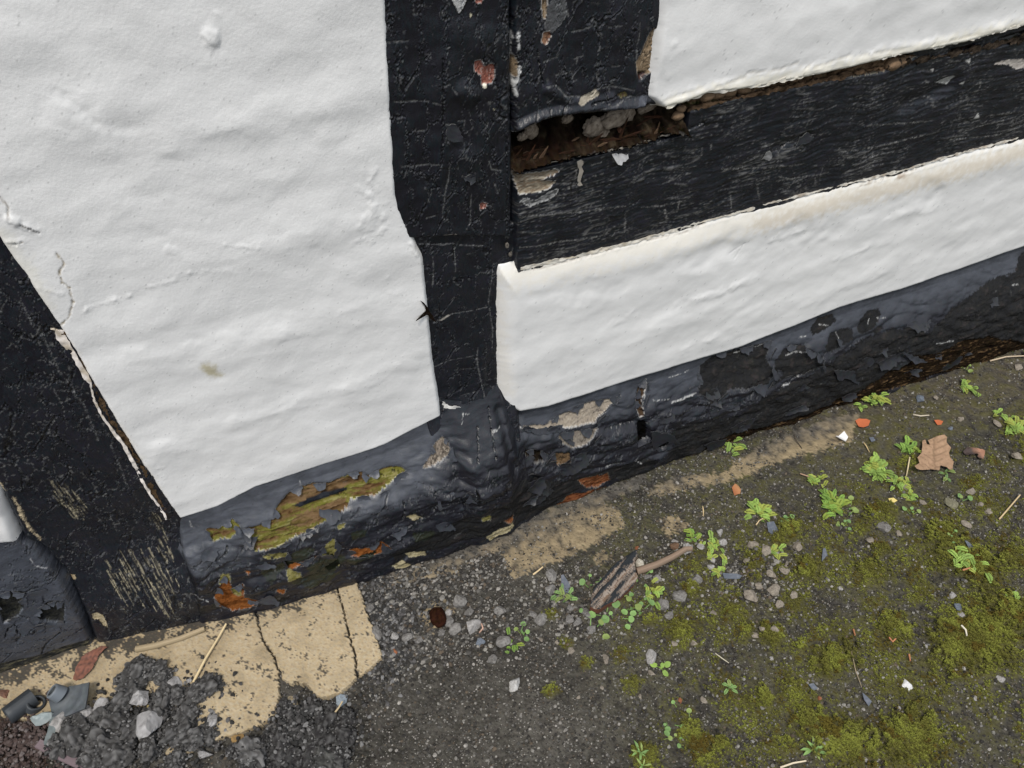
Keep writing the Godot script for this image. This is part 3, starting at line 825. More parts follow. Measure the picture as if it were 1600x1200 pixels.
func build_left(left_post_r, dark: Color, grey: Color) -> void:
	var seam_l := p2([-66.7,48.9, -67.8,42.7, -69.2,34.6, -67.9,32.4, -67.8,30.4, -67.7,27.5, -67.5,22.1, -68.9,10.8, -70.9,1.1])
	seam_l.insert(0, Vector2(seam_l[0].x + .12, 2.4))
	var seam_r := p2([-47.6,28.7, -47.4,26.5, -48.9,20.3, -49.0,15.0, -50.4,8.6, -52.1,0.4])
	var pr: PackedVector2Array = left_post_r.duplicate()
	for q in seam_r: if q.y < pr[pr.size() - 1].y: pr.append(q)
	var f := Field.new(axis(-1.1, -.83, -.42, -.42, .0015), axis(-.01, -.01, 1.0, 2.4, .0015))
	bounded(f, {"L": [seam_l, .008, 0.0], "R": [pr, .006, .012]}, .0015, 53.0, true, func(g: Field, a: int, x: float, y: float, s: float) -> float:
		return .004 - .012 * (1.0 - s) + .92 * sill_z(x, y) * sm((.34 - y) / .3) - .3 * maxf(0.0, .01 - y) + paint_timber(g, a, x, y, true, .5, .0006, dark * 1.1))
	# bare grain showing through worn paint
	strokes(f, p2([-61.3,46.0, -57.8,45.7, -58.1,39.0, -59.5,34.4, -60.4,35.6, -61.5,39.7]), 60, .05, 71)
	strokes(f, p2([-51.0,30.4, -48.7,29.7, -49.3,23.2, -50.9,18.0, -52.0,21.9]), 30, .04, 72)
	strokes(f, p2([-60.4,21.6, -54.8,22.0, -51.7,22.0, -51.5,14.6, -53.2,7.9, -55.4,6.2, -57.7,8.1, -59.2,12.2, -62.2,10.2, -63.0,14.7]), 105, .06, 73)
	strokes(f, p2([-61.0,23.0, -54.2,23.6, -50.7,22.4, -51.1,14.4, -52.7,6.8, -62.5,9.4, -63.7,15.0]), 60, .03, 74)
	f.patch(p2([-67.8,11.1, -66.9,11.0, -66.4,9.9, -66.6,7.4, -67.0,5.5, -67.4,6.6, -67.4,8.9, -68.3,9.3]), .002, [Color(.35, .28, .16), Color(.55, .47, .32)], fine_noise, .001, Vector2(90, 90), Color(.004, .004, .004, .8), "bare_patch", M.wood)
	f.patch(p2([-67.2,22.7, -66.4,22.0, -66.7,21.0, -67.2,21.0, -67.3,22.0]), .002, [Color(.2, .15, .08), Color(.4, .33, .22)], fine_noise, .001, Vector2(90, 90), Color(.004, .004, .004, .8))
	for q in [[-48.9,77.9, -49.5,74.1, -50.0,68.2], [-51.6,65.7, -50.0,64.5, -49.7,61.5, -50.2,57.1, -50.8,53.1], [-49.4,67.5, -49.8,64.4], [-49.6,51.3, -50.1,46.3, -51.0,39.9], [-49.3,82.3, -49.5,78.5, -49.5,75.3], [-51.5,71.9, -50.2,71.0], [-51.9,66.3, -52.2,62.6], [-61.6,60.1, -60.9,59.2, -60.9,57.2], [-63.3,55.2, -62.4,53.1, -62.6,51.4], [-51.1,56.4, -49.9,54.8], [-49.2,58.9, -48.5,58.3]]:
		f.line(p2(q), 0.001364, .001, Color(.18, .18, .175, .55), fine_noise, .003)
	for q in [[-55.3,56.9, -55.0,54.1, -53.7,50.3], [-54.2,50.9, -54.4,45.1], [-54.3,59.0, -55.3,56.9]]: f.line(p2(q), 0.00186, .003, Color(.003, .003, .003, .9), fine_noise, .002)
	for q in [[-66.0,46.3, -66.5,42.8, -67.4,38.1, -67.2,33.8], [-66.5,43.4, -67.2,40.0], [-66.2,50.0, -66.5,48.1]]: f.line(p2(q), 0.0032, -.001, Color(.45, .37, .24, .85), fine_noise, .003)
	cracks(f, 170, Rect2(-.86, .25, .38, .75), .3, .03, .0015, 63, .4)
	cracks(f, 60, Rect2(-.8, .08, .3, .25), .5, .03, .0015, 64, .3)
	commit(f, "timber_post", M.paint, wall, "left post of crazed black paint, bare straw-coloured grain near its foot")
	# the stub of sill left of that post
	var g2 := Field.new(axis(-3.2, -.9, -.6, -.6, .0018), axis(-.02, -.02, .4, .4, .0018))
	bounded(g2, {"R": [seam_l, .012, -.004]}, .002, 54.0, true, func(g: Field, a: int, x: float, y: float, s: float) -> float:
		var z := sill_z(x, y)
		return z + .004 - .014 * (1.0 - s) - .3 * maxf(0.0, .01 - y) + paint_timber(g, a, x, y, false, .1, .0004, grey * 1.25))
	var hole := [Color(.008, .009, .009), Color(.02, .02, .018), Color(.03, .03, .022)]
	g2.patch(p2([-74.0,17.7, -72.7,18.8, -71.2,18.5, -70.2,17.2, -72.5,11.7, -73.8,12.1, -74.9,13.5, -76.6,14.0, -75.7,16.8]), .011, hole, fine_noise, .0015, Vector2(60, 60), Color(.12, .13, .15, .7), "peeled_patch", M.damp)
	g2.patch(p2([-78.1,24.7, -76.0,24.7, -74.3,23.5, -76.2,19.6, -77.8,17.7, -79.7,17.0, -80.5,17.1, -79.9,19.7, -80.2,19.9]), .009, hole, fine_noise, .0015, Vector2(60, 60), Color(.12, .13, .15, .7), "peeled_patch", M.damp)
	for q in [[-77.6,24.6, -75.8,24.8, -74.2,23.4, -72.2,23.9], [-76.4,19.3, -75.2,21.4, -74.2,23.4], [-79.2,15.6, -79.9,12.8, -79.5,11.6, -77.1,12.9], [-77.8,11.1, -76.0,11.5], [-79.8,3.5, -77.9,6.4, -73.8,9.2], [-82.1,12.7, -80.6,15.0, -79.0,16.0], [-72.1,21.3, -72.8,19.3], [-77.4,17.5, -76.8,16.3]]:
		g2.line(p2(q), 0.001984, .004, Color(.004, .004, .004, .95), fine_noise, .002)
	for q in [[-70.3,28.7, -69.6,27.9, -68.9,27.4], [-70.2,30.5, -70.4,29.0]]: g2.line(p2(q), 0.00124, 0.0, Color(.4, .4, .4, .8), fine_noise)
	g2.patch(p2([-88.0,4.8, -80.0,3.1, -75.3,3.6, -71.5,3.0, -72.1,0.2, -75.9,0.8, -81.2,0.3, -89.7,1.0]), .004, [Color(.01, .011, .011), Color(.025, .025, .024), Color(.09, .08, .05)], fine_noise, .002, Vector2(30, 140), Color(0, 0, 0, 0), "peeled_edge", M.damp)
	var stub := commit(g2, "sill_beam", M.paint, wall, "short end of the sill at the far left, grey paint peeling round dark holes")
	for q in [[-74.0,17.7, -72.7,18.8, -71.2,18.5, -70.2,17.2, -72.5,11.7, -73.8,12.1, -74.9,13.5, -76.6,14.0, -75.7,16.8], [-78.1,24.7, -76.0,24.7, -74.3,23.5, -76.2,19.6, -77.8,17.7, -79.7,17.0, -80.5,17.1, -79.9,19.7, -80.2,19.9]]:
		curled_rim(stub, g2, p2(q), .014, Color(.05, .055, .066), 111)
	for q in [[-76.4,19.3, -74.2,19.5, -73.4,18.8, -74.3,17.3, -75.2,17.2, -75.6,16.7, -77.0,16.7], [-79.0,16.0, -76.5,17.4, -75.7,16.8, -77.2,13.0, -79.6,11.7, -79.7,13.2], [-74.4,23.2, -71.1,23.2, -69.2,18.8, -70.2,17.6, -71.2,18.5, -73.0,19.2, -76.2,19.6], [-81.2,14.4, -79.2,15.6, -79.9,13.4, -81.5,12.3], [-80.2,19.9, -79.9,19.7, -81.4,15.1, -82.2,15.5], [-77.8,11.1, -75.9,11.7, -75.6,12.6, -76.8,13.0]]:
		var P := p2(q)
		flake(stub, g2, P, .0022, Color(.046, .051, .062), Color(.05, .05, .055))

func build_rail(seam, rail_top, rail_bot, up_l, dark: Color) -> void:
	# the short stud above the rotten hole
	var stud_bot := p2([18.8,90.5, 21.2,90.9, 23.7,91.5, 27.5,91.4, 31.4,91.0, 35.0,90.5, 39.1,90.0, 41.7,89.7, 43.9,89.3])
	var f := Field.new(axis(.17, .17, .46, .46, FINE), axis(.84, .84, 1.16, 2.4, FINE))
	bounded(f, {"L": [seam, .008, .001], "R": [up_l, .004, .03], "B": [stud_bot, .012, 0.0]}, .0015, 55.0, true, func(g: Field, a: int, x: float, y: float, s: float) -> float:
		return .002 - .012 * (1.0 - s) + paint_timber(g, a, x, y, true, .2, .0005, dark * 1.1))
	var wood := [Color(.12, .09, .06), Color(.3, .22, .14), Color(.22, .16, .1), Color(.4, .31, .21)]
	f.patch(p2([40.8,101.8, 41.3,99.3, 41.0,95.6, 40.3,95.1, 38.8,95.5, 38.2,97.5, 38.8,98.2, 39.7,100.7, 40.3,101.7]), .004, wood, fine_noise, .001, Vector2(260, 40), Color(.3, .28, .25, .6), "bare_patch", M.wood)
	f.patch(p2([38.9,95.6, 40.5,95.3, 39.4,94.4]), .008, [Color(.01, .008, .006), Color(.08, .03, .02)], fine_noise, .001, Vector2(90, 90))
	f.patch(p2([23.0,108.6, 23.8,108.5, 23.7,105.9, 23.3,105.9]), .003, wood, fine_noise, .0008, Vector2(260, 40), Color(.5, .48, .45, .7), "bare_patch", M.wood)
	f.patch(p2([23.8,105.9, 23.8,107.4, 24.9,108.4, 26.2,108.2, 26.7,106.6, 26.4,105.3, 24.7,104.0, 23.9,104.2, 23.6,104.6]), -.0006, [Color(.045, .047, .05), Color(.08, .082, .085), Color(.06, .062, .066)], fine_noise, .001, Vector2(60, 60), Color(.2, .2, .2, .5))
	f.patch(p2([23.4,104.1, 24.3,104.2, 24.5,103.4, 23.8,102.4, 23.2,103.1]), .003, [Color(.08, .03, .015), Color(.3, .17, .1)], fine_noise, .001, Vector2(90, 60), Color(.5, .48, .45, .8))
	f.patch(p2([18.6,101.3, 19.4,101.7, 20.0,100.0, 19.8,98.6, 18.9,98.7]), .003, wood, fine_noise, .001, Vector2(260, 40), Color(.4, .38, .35, .7), "bare_patch", M.wood)
	for q in [[19.1,104.6, 18.9,103.2, 19.1,101.6], [19.8,104.6, 19.9,102.7], [19.0,98.7, 19.4,97.8, 19.6,96.2], [20.1,100.0, 19.9,98.1]]: f.line(p2(q), 0.0032, -.0012, Color(.5, .5, .49, .9), fine_noise, .001)
	for q in [[27.6,103.5, 29.4,103.5, 30.8,103.9], [33.0,103.3, 35.3,103.1], [30.6,105.2, 31.1,103.9, 32.0,102.6, 32.1,100.1], [38.0,103.0, 38.2,100.7, 38.0,99.9, 38.3,97.9], [28.2,99.7, 29.5,99.9], [34.4,97.5, 35.7,97.3], [32.2,97.7, 32.0,96.7, 32.3,95.6], [28.0,97.9, 28.4,96.5], [22.8,101.8, 23.1,98.4], [25.5,97.9, 27.6,97.9], [23.6,100.2, 25.6,100.5], [24.2,96.6, 25.6,96.5, 27.3,94.5, 30.2,93.9, 32.1,94.6], [32.3,94.6, 34.5,94.6, 37.1,93.6, 38.6,93.1], [32.9,91.6, 35.8,91.6, 38.0,92.3, 38.8,92.1], [25.9,106.3, 26.7,106.5, 27.0,105.6], [34.2,94.9, 34.3,93.7], [30.7,93.3, 32.4,93.4]]:
		f.line(p2(q), 0.001364, .001, Color(.18, .18, .175, .55), fine_noise, .001)
	for q in [[30.8,103.9, 31.7,102.7, 32.1,100.9], [22.6,102.0, 22.9,100.1, 23.5,97.0], [19.0,97.9, 19.1,93.4, 19.5,90.6], [31.3,92.5, 34.2,92.6, 35.7,92.8]]: f.line(p2(q), 0.00186, .004, Color(.003, .003, .003, .9), fine_noise)
	f.patch(p2([29.1,93.2, 29.7,94.0, 32.1,94.6, 32.7,93.6, 30.8,93.1, 29.6,92.7]), .0008, [Color(.25, .22, .17), Color(.36, .32, .25)], fine_noise, .0015, Vector2(60, 60), Color(.01, .01, .01, .7))
	f.patch(p2([35.7,93.0, 37.1,93.2, 37.6,92.4, 36.5,92.2]), .002, [Color(.1, .09, .03), Color(.05, .03, .02)], fine_noise, .001, Vector2(90, 90))
	# the lip of paint that hangs over the hole
	f.swell(p2([19.5,90.8, 21.4,91.5, 24.2,92.0, 28.0,91.9, 32.4,91.3, 36.9,90.7, 40.0,90.7]), .014, .011)
	f.swell(p2([24.4,96.1, 27.9,93.4, 31.3,92.5, 34.7,92.7]), .012, .004)
	f.line(p2([19.3,90.6, 21.2,90.9, 22.3,91.6, 23.7,91.4, 27.5,91.4, 30.5,90.8, 32.5,90.3]), 0.001612, 0.0, Color(.55, .55, .54, .9), fine_noise, .0012)
	f.patch(p2([25.9,91.3, 28.7,91.6, 32.9,91.0, 38.9,90.9, 39.8,92.2, 42.4,91.4, 44.1,89.6, 39.1,89.9, 32.5,90.4, 27.5,91.4]), .0, [Color(.03, .033, .042), Color(.06, .064, .078)], fine_noise, .002, Vector2(60, 60))
	cracks(f, 70, Rect2(.2, .9, .2, .25), .3, .02, .0014, 65, .4)
	commit(f, "timber_stud", M.paint, wall, "short black stud above the hole, its lower edge a torn lip of paint")

	# the rail
	var r := Field.new(axis(.17, .17, 1.42, 3.6, .0017), axis(.56, .56, 1.0, 1.02, .0017))
	bounded(r, {"T": [p2([18.1,91.8, 24.1,92.9, 29.1,92.8, 39.8,92.1, 47.2,91.6, 60.4,91.3, 75.3,91.0, 91.2,91.0, 116.7,91.3]), .003, 0.0], "L": [seam, .006, .004], "B": [rail_bot, .004, -.03]}, .001, 56.0, true, func(g: Field, a: int, x: float, y: float, s: float) -> float:
		return .004 - .012 * (1.0 - s) + paint_timber(g, a, x, y, false, .3, .0013, dark * 1.1))
	# brown filling and gaps under the panel above
	var fill := [Color(.03, .02, .012), Color(.16, .1, .06), Color(.26, .17, .1), Color(.1, .08, .045)]
	r.patch(p2([47.5,87.6, 47.6,89.4, 51.2,90.6, 60.8,89.9, 69.4,90.0, 79.7,89.9, 89.1,89.6, 94.0,88.1, 87.8,86.8, 76.7,87.5, 69.0,87.6, 61.3,88.4, 55.4,87.8, 50.1,87.8]), .008, fill, fine_noise, .002, Vector2(60, 90), Color(.3, .27, .2, .5), "gap_filling", M.rot, .003)
	for q in [[54.3,89.3, 55.0,87.6], [50.7,89.6, 51.9,88.2], [57.5,89.1, 58.2,88.1], [60.9,89.6, 61.7,88.6], [61.8,89.6, 63.0,88.8]]: r.line(p2(q), 0.0032, .006, Color(.006, .005, .004, .95), fine_noise)
	r.patch(p2([88.2,88.7, 92.2,88.9, 93.4,88.2, 89.7,87.7]), .02, [Color(.004, .003, .002), Color(.02, .012, .008)], fine_noise, .0015, Vector2(60, 90))
	r.patch(p2([101.2,87.8, 107.8,87.7, 108.3,87.0, 102.7,87.1]), .02, [Color(.004, .003, .002), Color(.02, .012, .008)], fine_noise, .0015, Vector2(60, 90))
	r.patch(p2([112.3,87.8, 118.8,88.2, 119.3,87.4, 114.1,86.6]), .014, [Color(.004, .003, .002), Color(.03, .03, .02)], fine_noise, .0015, Vector2(60, 90))
	r.patch(p2([47.9,88.6, 54.1,88.6, 54.7,87.6, 49.4,87.7]), .0, [Color(.03, .03, .015), Color(.09, .09, .03), Color(.12, .09, .06)], fine_noise, .002, Vector2(60, 90))
	# the rotten hole
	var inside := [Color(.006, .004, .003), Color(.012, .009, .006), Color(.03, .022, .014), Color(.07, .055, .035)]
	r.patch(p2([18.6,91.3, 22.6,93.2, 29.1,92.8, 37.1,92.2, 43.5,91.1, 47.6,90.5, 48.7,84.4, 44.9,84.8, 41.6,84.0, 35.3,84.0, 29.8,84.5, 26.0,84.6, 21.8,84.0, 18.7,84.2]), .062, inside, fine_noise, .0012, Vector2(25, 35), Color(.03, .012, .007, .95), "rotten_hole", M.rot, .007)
	# its floor slopes up to the broken lower edge
	var deep := r.parts.size()
	var lip := p2([19.2,84.3, 26.0,84.6, 29.8,84.5, 35.3,84.0, 41.6,84.0, 44.9,84.7, 48.3,84.5])
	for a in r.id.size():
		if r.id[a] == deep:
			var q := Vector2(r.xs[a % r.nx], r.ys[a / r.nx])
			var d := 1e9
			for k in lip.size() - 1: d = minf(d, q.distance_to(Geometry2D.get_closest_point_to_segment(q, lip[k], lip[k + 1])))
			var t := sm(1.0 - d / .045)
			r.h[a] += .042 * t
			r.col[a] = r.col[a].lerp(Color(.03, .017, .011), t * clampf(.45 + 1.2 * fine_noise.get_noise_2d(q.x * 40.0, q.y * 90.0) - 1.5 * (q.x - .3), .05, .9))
	r.patch(p2([19.6,83.4, 23.7,82.9, 26.1,82.9, 26.9,82.4, 26.7,82.2, 26.2,82.0, 23.7,81.5, 26.5,80.5, 25.2,79.7, 23.0,79.4, 20.3,79.9]), .004, [Color(.1, .08, .06), Color(.36, .31, .23), Color(.2, .14, .09), Color(.42, .38, .3)], fine_noise, .001, Vector2(14, 230), Color(.45, .44, .42, .9), "bare_patch", M.wood)
	r.patch(p2([20.4,78.6, 21.4,78.8, 23.0,78.0, 25.2,78.8, 26.9,79.2, 26.6,78.1, 25.0,77.6, 22.2,77.3]), .001, [Color(.03, .03, .032), Color(.15, .15, .15), Color(.3, .3, .29)], fine_noise, .001, Vector2(60, 120), Color(.4, .4, .39, .8))
	for q in [[57.9,75.0, 62.6,73.9, 70.0,72.5, 76.7,71.4], [83.9,72.1, 92.0,71.2, 97.8,70.9, 108.4,70.8], [71.1,69.2, 77.7,68.6, 83.4,67.9], [85.6,70.7, 93.0,68.9, 95.1,69.5], [117.6,69.5, 125.2,69.4, 128.9,69.6], [112.3,68.1, 123.3,66.4, 127.4,66.0], [90.2,67.5, 97.1,66.4], [43.0,71.2, 47.8,70.3, 51.7,70.3], [66.4,70.9, 68.3,66.3], [71.3,70.2, 75.6,68.3, 74.5,66.8], [80.2,67.7, 81.2,65.6], [50.6,70.6, 50.6,68.1], [48.0,69.3, 48.7,66.5], [61.3,69.2, 62.4,65.8], [53.0,80.8, 53.1,78.9], [54.7,80.4, 54.9,79.4], [77.8,76.9, 79.8,77.2], [98.4,83.1, 100.0,82.1], [90.0,68.1, 90.9,70.0], [113.2,79.8, 114.0,78.7], [75.0,76.1, 73.3,75.1], [88.6,76.4, 95.7,75.3, 104.4,73.9], [120.1,71.5, 130.9,70.5], [29.3,84.1, 30.2,82.7, 29.7,80.0], [36.1,82.4, 36.8,81.7, 38.9,82.6], [32.5,82.0, 34.2,82.2], [33.0,80.0, 34.7,79.9], [20.4,75.6, 26.0,74.6, 32.4,73.4, 39.7,72.4], [20.4,69.4, 26.9,68.5, 35.4,67.3], [39.9,70.7, 40.4,66.8], [48.2,69.1, 48.8,66.9]]:
		r.line(p2(q), 0.001488, -.0008, Color(.2, .196, .185, .6), fine_noise, .003)
	for q in [[40.9,84.8, 43.7,83.4, 48.0,84.1, 52.3,84.8], [18.4,84.0, 18.6,77.3], [18.9,84.1, 18.7,81.1], [70.3,76.3, 71.7,76.9]]: r.line(p2(q), 0.0032, .006, Color(.003, .003, .003, .95), fine_noise)
	r.patch(p2([101.1,82.2, 105.2,82.7, 106.1,82.1, 105.3,80.7]), .0006, [Color(.25, .25, .24), Color(.4, .4, .38)], fine_noise, .0015, Vector2(60, 120), Color(.01, .01, .01, .6))
	r.patch(p2([114.1,83.1, 117.4,83.4, 122.6,82.6, 123.9,80.8, 121.5,80.8, 118.7,82.2]), .0006, [Color(.3, .27, .24), Color(.42, .39, .36)], fine_noise, .0015, Vector2(60, 120), Color(.01, .01, .01, .6))
	for q in [[116.2,71.9, 116.8,73.0, 118.0,71.5], [107.8,80.6, 108.7,81.1, 109.0,80.2], [106.2,85.4, 107.6,85.4, 107.9,84.3], [98.4,85.1, 99.5,85.1, 99.6,84.4]]: r.patch(p2(q), .0, [Color(.3, .3, .29), Color(.45, .44, .42)], fine_noise, .001, Vector2(60, 60))
	r.swell(p2([96.1,79.0, 101.2,79.8, 105.7,80.8]), .03, -.008)
	r.swell(p2([68.7,76.7, 72.8,76.7, 75.0,77.5]), .016, -.005)
	cracks(r, 230, Rect2(.22, .6, 1.15, .34), .93, .06, .0017, 66, .42)
	cracks(r, 24, Rect2(.22, .6, 1.15, .3), .2, .015, .0015, 67, .5)
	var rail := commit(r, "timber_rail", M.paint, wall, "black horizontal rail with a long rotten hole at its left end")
	flake(rail, r, p2([73.1,75.6, 73.5,77.4, 74.7,78.3, 75.8,77.4, 75.4,76.3, 73.8,75.9]), .007)
	flake(rail, r, p2([66.2,75.1, 66.8,76.4, 67.9,76.1, 67.5,74.8]), .006, Color(.12, .12, .12))
	flake(rail, r, p2([29.4,84.0, 30.5,83.8, 30.5,82.1, 30.2,79.9, 29.5,79.9, 29.8,82.3]), .006, Color(.22, .2, .17))
	flake(rail, r, p2([36.0,83.0, 37.4,83.1, 38.9,82.6, 38.2,81.9, 36.8,81.6]), .005, Color(.28, .28, .28))
	flake(rail, r, p2([18.7,84.5, 19.8,83.9, 20.3,79.5, 20.1,75.9, 18.9,81.0]), .005)
	# what shows inside and along the hole: lumps of old plaster, a red splinter
	var pale := [Color(.36, .3, .235), Color(.15, .12, .09)]
	for q in [[33.5,86.8, 3.1, 1.0, .75], [37.0,87.7, 4.2, .95, .5], [35.4,85.0, 2.1, 1.1, .8], [39.2,88.1, 2.5, .9, .9], [29.0,89.3, 1.7, 1, .6], [23.2,88.7, 2.0, 1, 1], [21.8,88.0, 1.5, 1.2, .6], [42.8,88.3, 2.1, 1.4, .5]]:
		var l := obj("plaster_lump", lump(int(q[0] * 10.0) + 5, 6, .3, pale), M.mortar, rail)
		l.position = Vector3(q[0] * .01, q[1] * .01, -.022)
		l.scale = Vector3(q[3], q[4] * 1.25, .55) * q[2] * .0056
		l.rotation = Vector3(0, 0, .3)
	for q in [[21.1,83.9, 1.4], [22.1,84.2, 1.2], [20.6,83.1, 1.0], [19.5,83.6, 0.8], [23.0,83.2, 0.8]]:
		var l := obj("plaster_crumb", lump(int(q[0] * 7.0), 2, .3, [Color(.55, .48, .42), Color(.35, .29, .25)]), M.mortar, rail)
		l.position = Vector3(q[0] * .01, q[1] * .01, -.012)
		l.scale = Vector3.ONE * q[2] * .006
	ribbon("torn_lip", p2([23.6,84.3, 26.0,84.5, 28.2,84.6, 29.8,84.4, 32.6,84.2, 35.3,84.1, 37.9,84.0, 41.6,84.1, 43.8,84.5, 46.4,84.5]), .0042, .0065, .0012, .003, Color(.3, .27, .23), Color(.05, .045, .042), M.paint, rail, 71.0)
	# broken fibres along the hole's lower edge and inside it
	rng.seed = 77
	var low := p2([19.8,84.9, 22.3,85.0, 26.0,84.8, 30.3,84.7, 35.3,84.8, 40.9,84.8, 45.5,84.5])
	for k in 44:
		var t := rng.randf() * (low.size() - 1)
		var q := low[int(t)].lerp(low[mini(int(t) + 1, low.size() - 1)], t - int(t)) + Vector2(0, rng.randf_range(-.006, .018) if k % 2 else rng.randf_range(-.005, .006))
		var l := rng.randf_range(.012, .055)
		var d := Vector2.from_angle(rng.randfn(.1, .22) if rng.randf() < .75 else rng.randfn(1.0, .3))
		var w := d.orthogonal() * rng.randf_range(.0012, .0032)
		var tone := rng.randf()
		var zz := rng.randf_range(-.028, -.002) if k % 2 else rng.randf_range(-.012, .003)
		var up := rng.randf_range(-.2, .3)
		obj("splinter", sheet(PackedVector2Array([q - d * l * .5, q - d * l * .2 + w, q + d * l * .2 + w * .8, q + d * l * .5, q + d * l * .15 - w, q - d * l * .3 - w * .7]), .004, .002, func(p: Vector2) -> float: return zz + up * (p - q).dot(d), func(p: Vector2, _s: int) -> Color: return Color(.03, .017, .01).lerp(Color(.14, .09, .055) if tone > .7 else Color(.06, .026, .015), clampf(tone + fine_noise.get_noise_2d(p.x * 160.0, p.y * 160.0), 0, 1))), M.wood, rail)
	var sp := p2([36.8,82.6, 38.2,85.9, 39.0,85.5, 37.9,83.0, 37.5,82.2])
	obj("splinter", sheet(sp, .006, .008, func(p: Vector2) -> float: return -.02 + .1 * (p.y - sp[0].y) + .003 * fine_noise.get_noise_2d(p.x * 200, p.y * 60), func(p: Vector2, _s: int) -> Color: return Color(.1, .035, .02).lerp(Color(.3, .16, .1), clampf(.4 + fine_noise.get_noise_2d(p.x * 300, p.y * 50), 0, 1))), M.wood, rail)
	for q in [[52.1,89.4, 2.4], [54.1,89.4, 2.2], [56.2,89.5, 2.4], [59.0,89.4, 2.3], [61.3,89.3, 1.8], [47.9,88.0, 1.3], [66.6,89.3, 1.6], [68.7,89.2, 1.9], [89.5,87.4, 2.6], [91.5,87.5, 1.8], [47.4,86.9, 1.7]]:
		var l := obj("filler_lump", lump(int(q[0] * 3.0), 2, .2, [Color(.27, .18, .11), Color(.16, .11, .07)]), M.mortar, rail)
		l.position = Vector3(q[0] * .01, q[1] * .01, -.002)
		l.scale = Vector3(1.1, .75, .8) * q[2] * .0058
	# crumbled paint in the corner under the rail
	for q in [[18.3,70.5, 1.7], [18.9,68.5, 1.5]]:
		var l := obj("paint_crumb", lump(int(q[0] * 9.0), 2, .4, [Color(.3, .27, .23), Color(.04, .035, .03)]), M.mortar, rail)
		l.position = Vector3(q[0] * .01, q[1] * .01, .003)
		l.scale = Vector3(.45, .8, .3) * q[2] * .0045

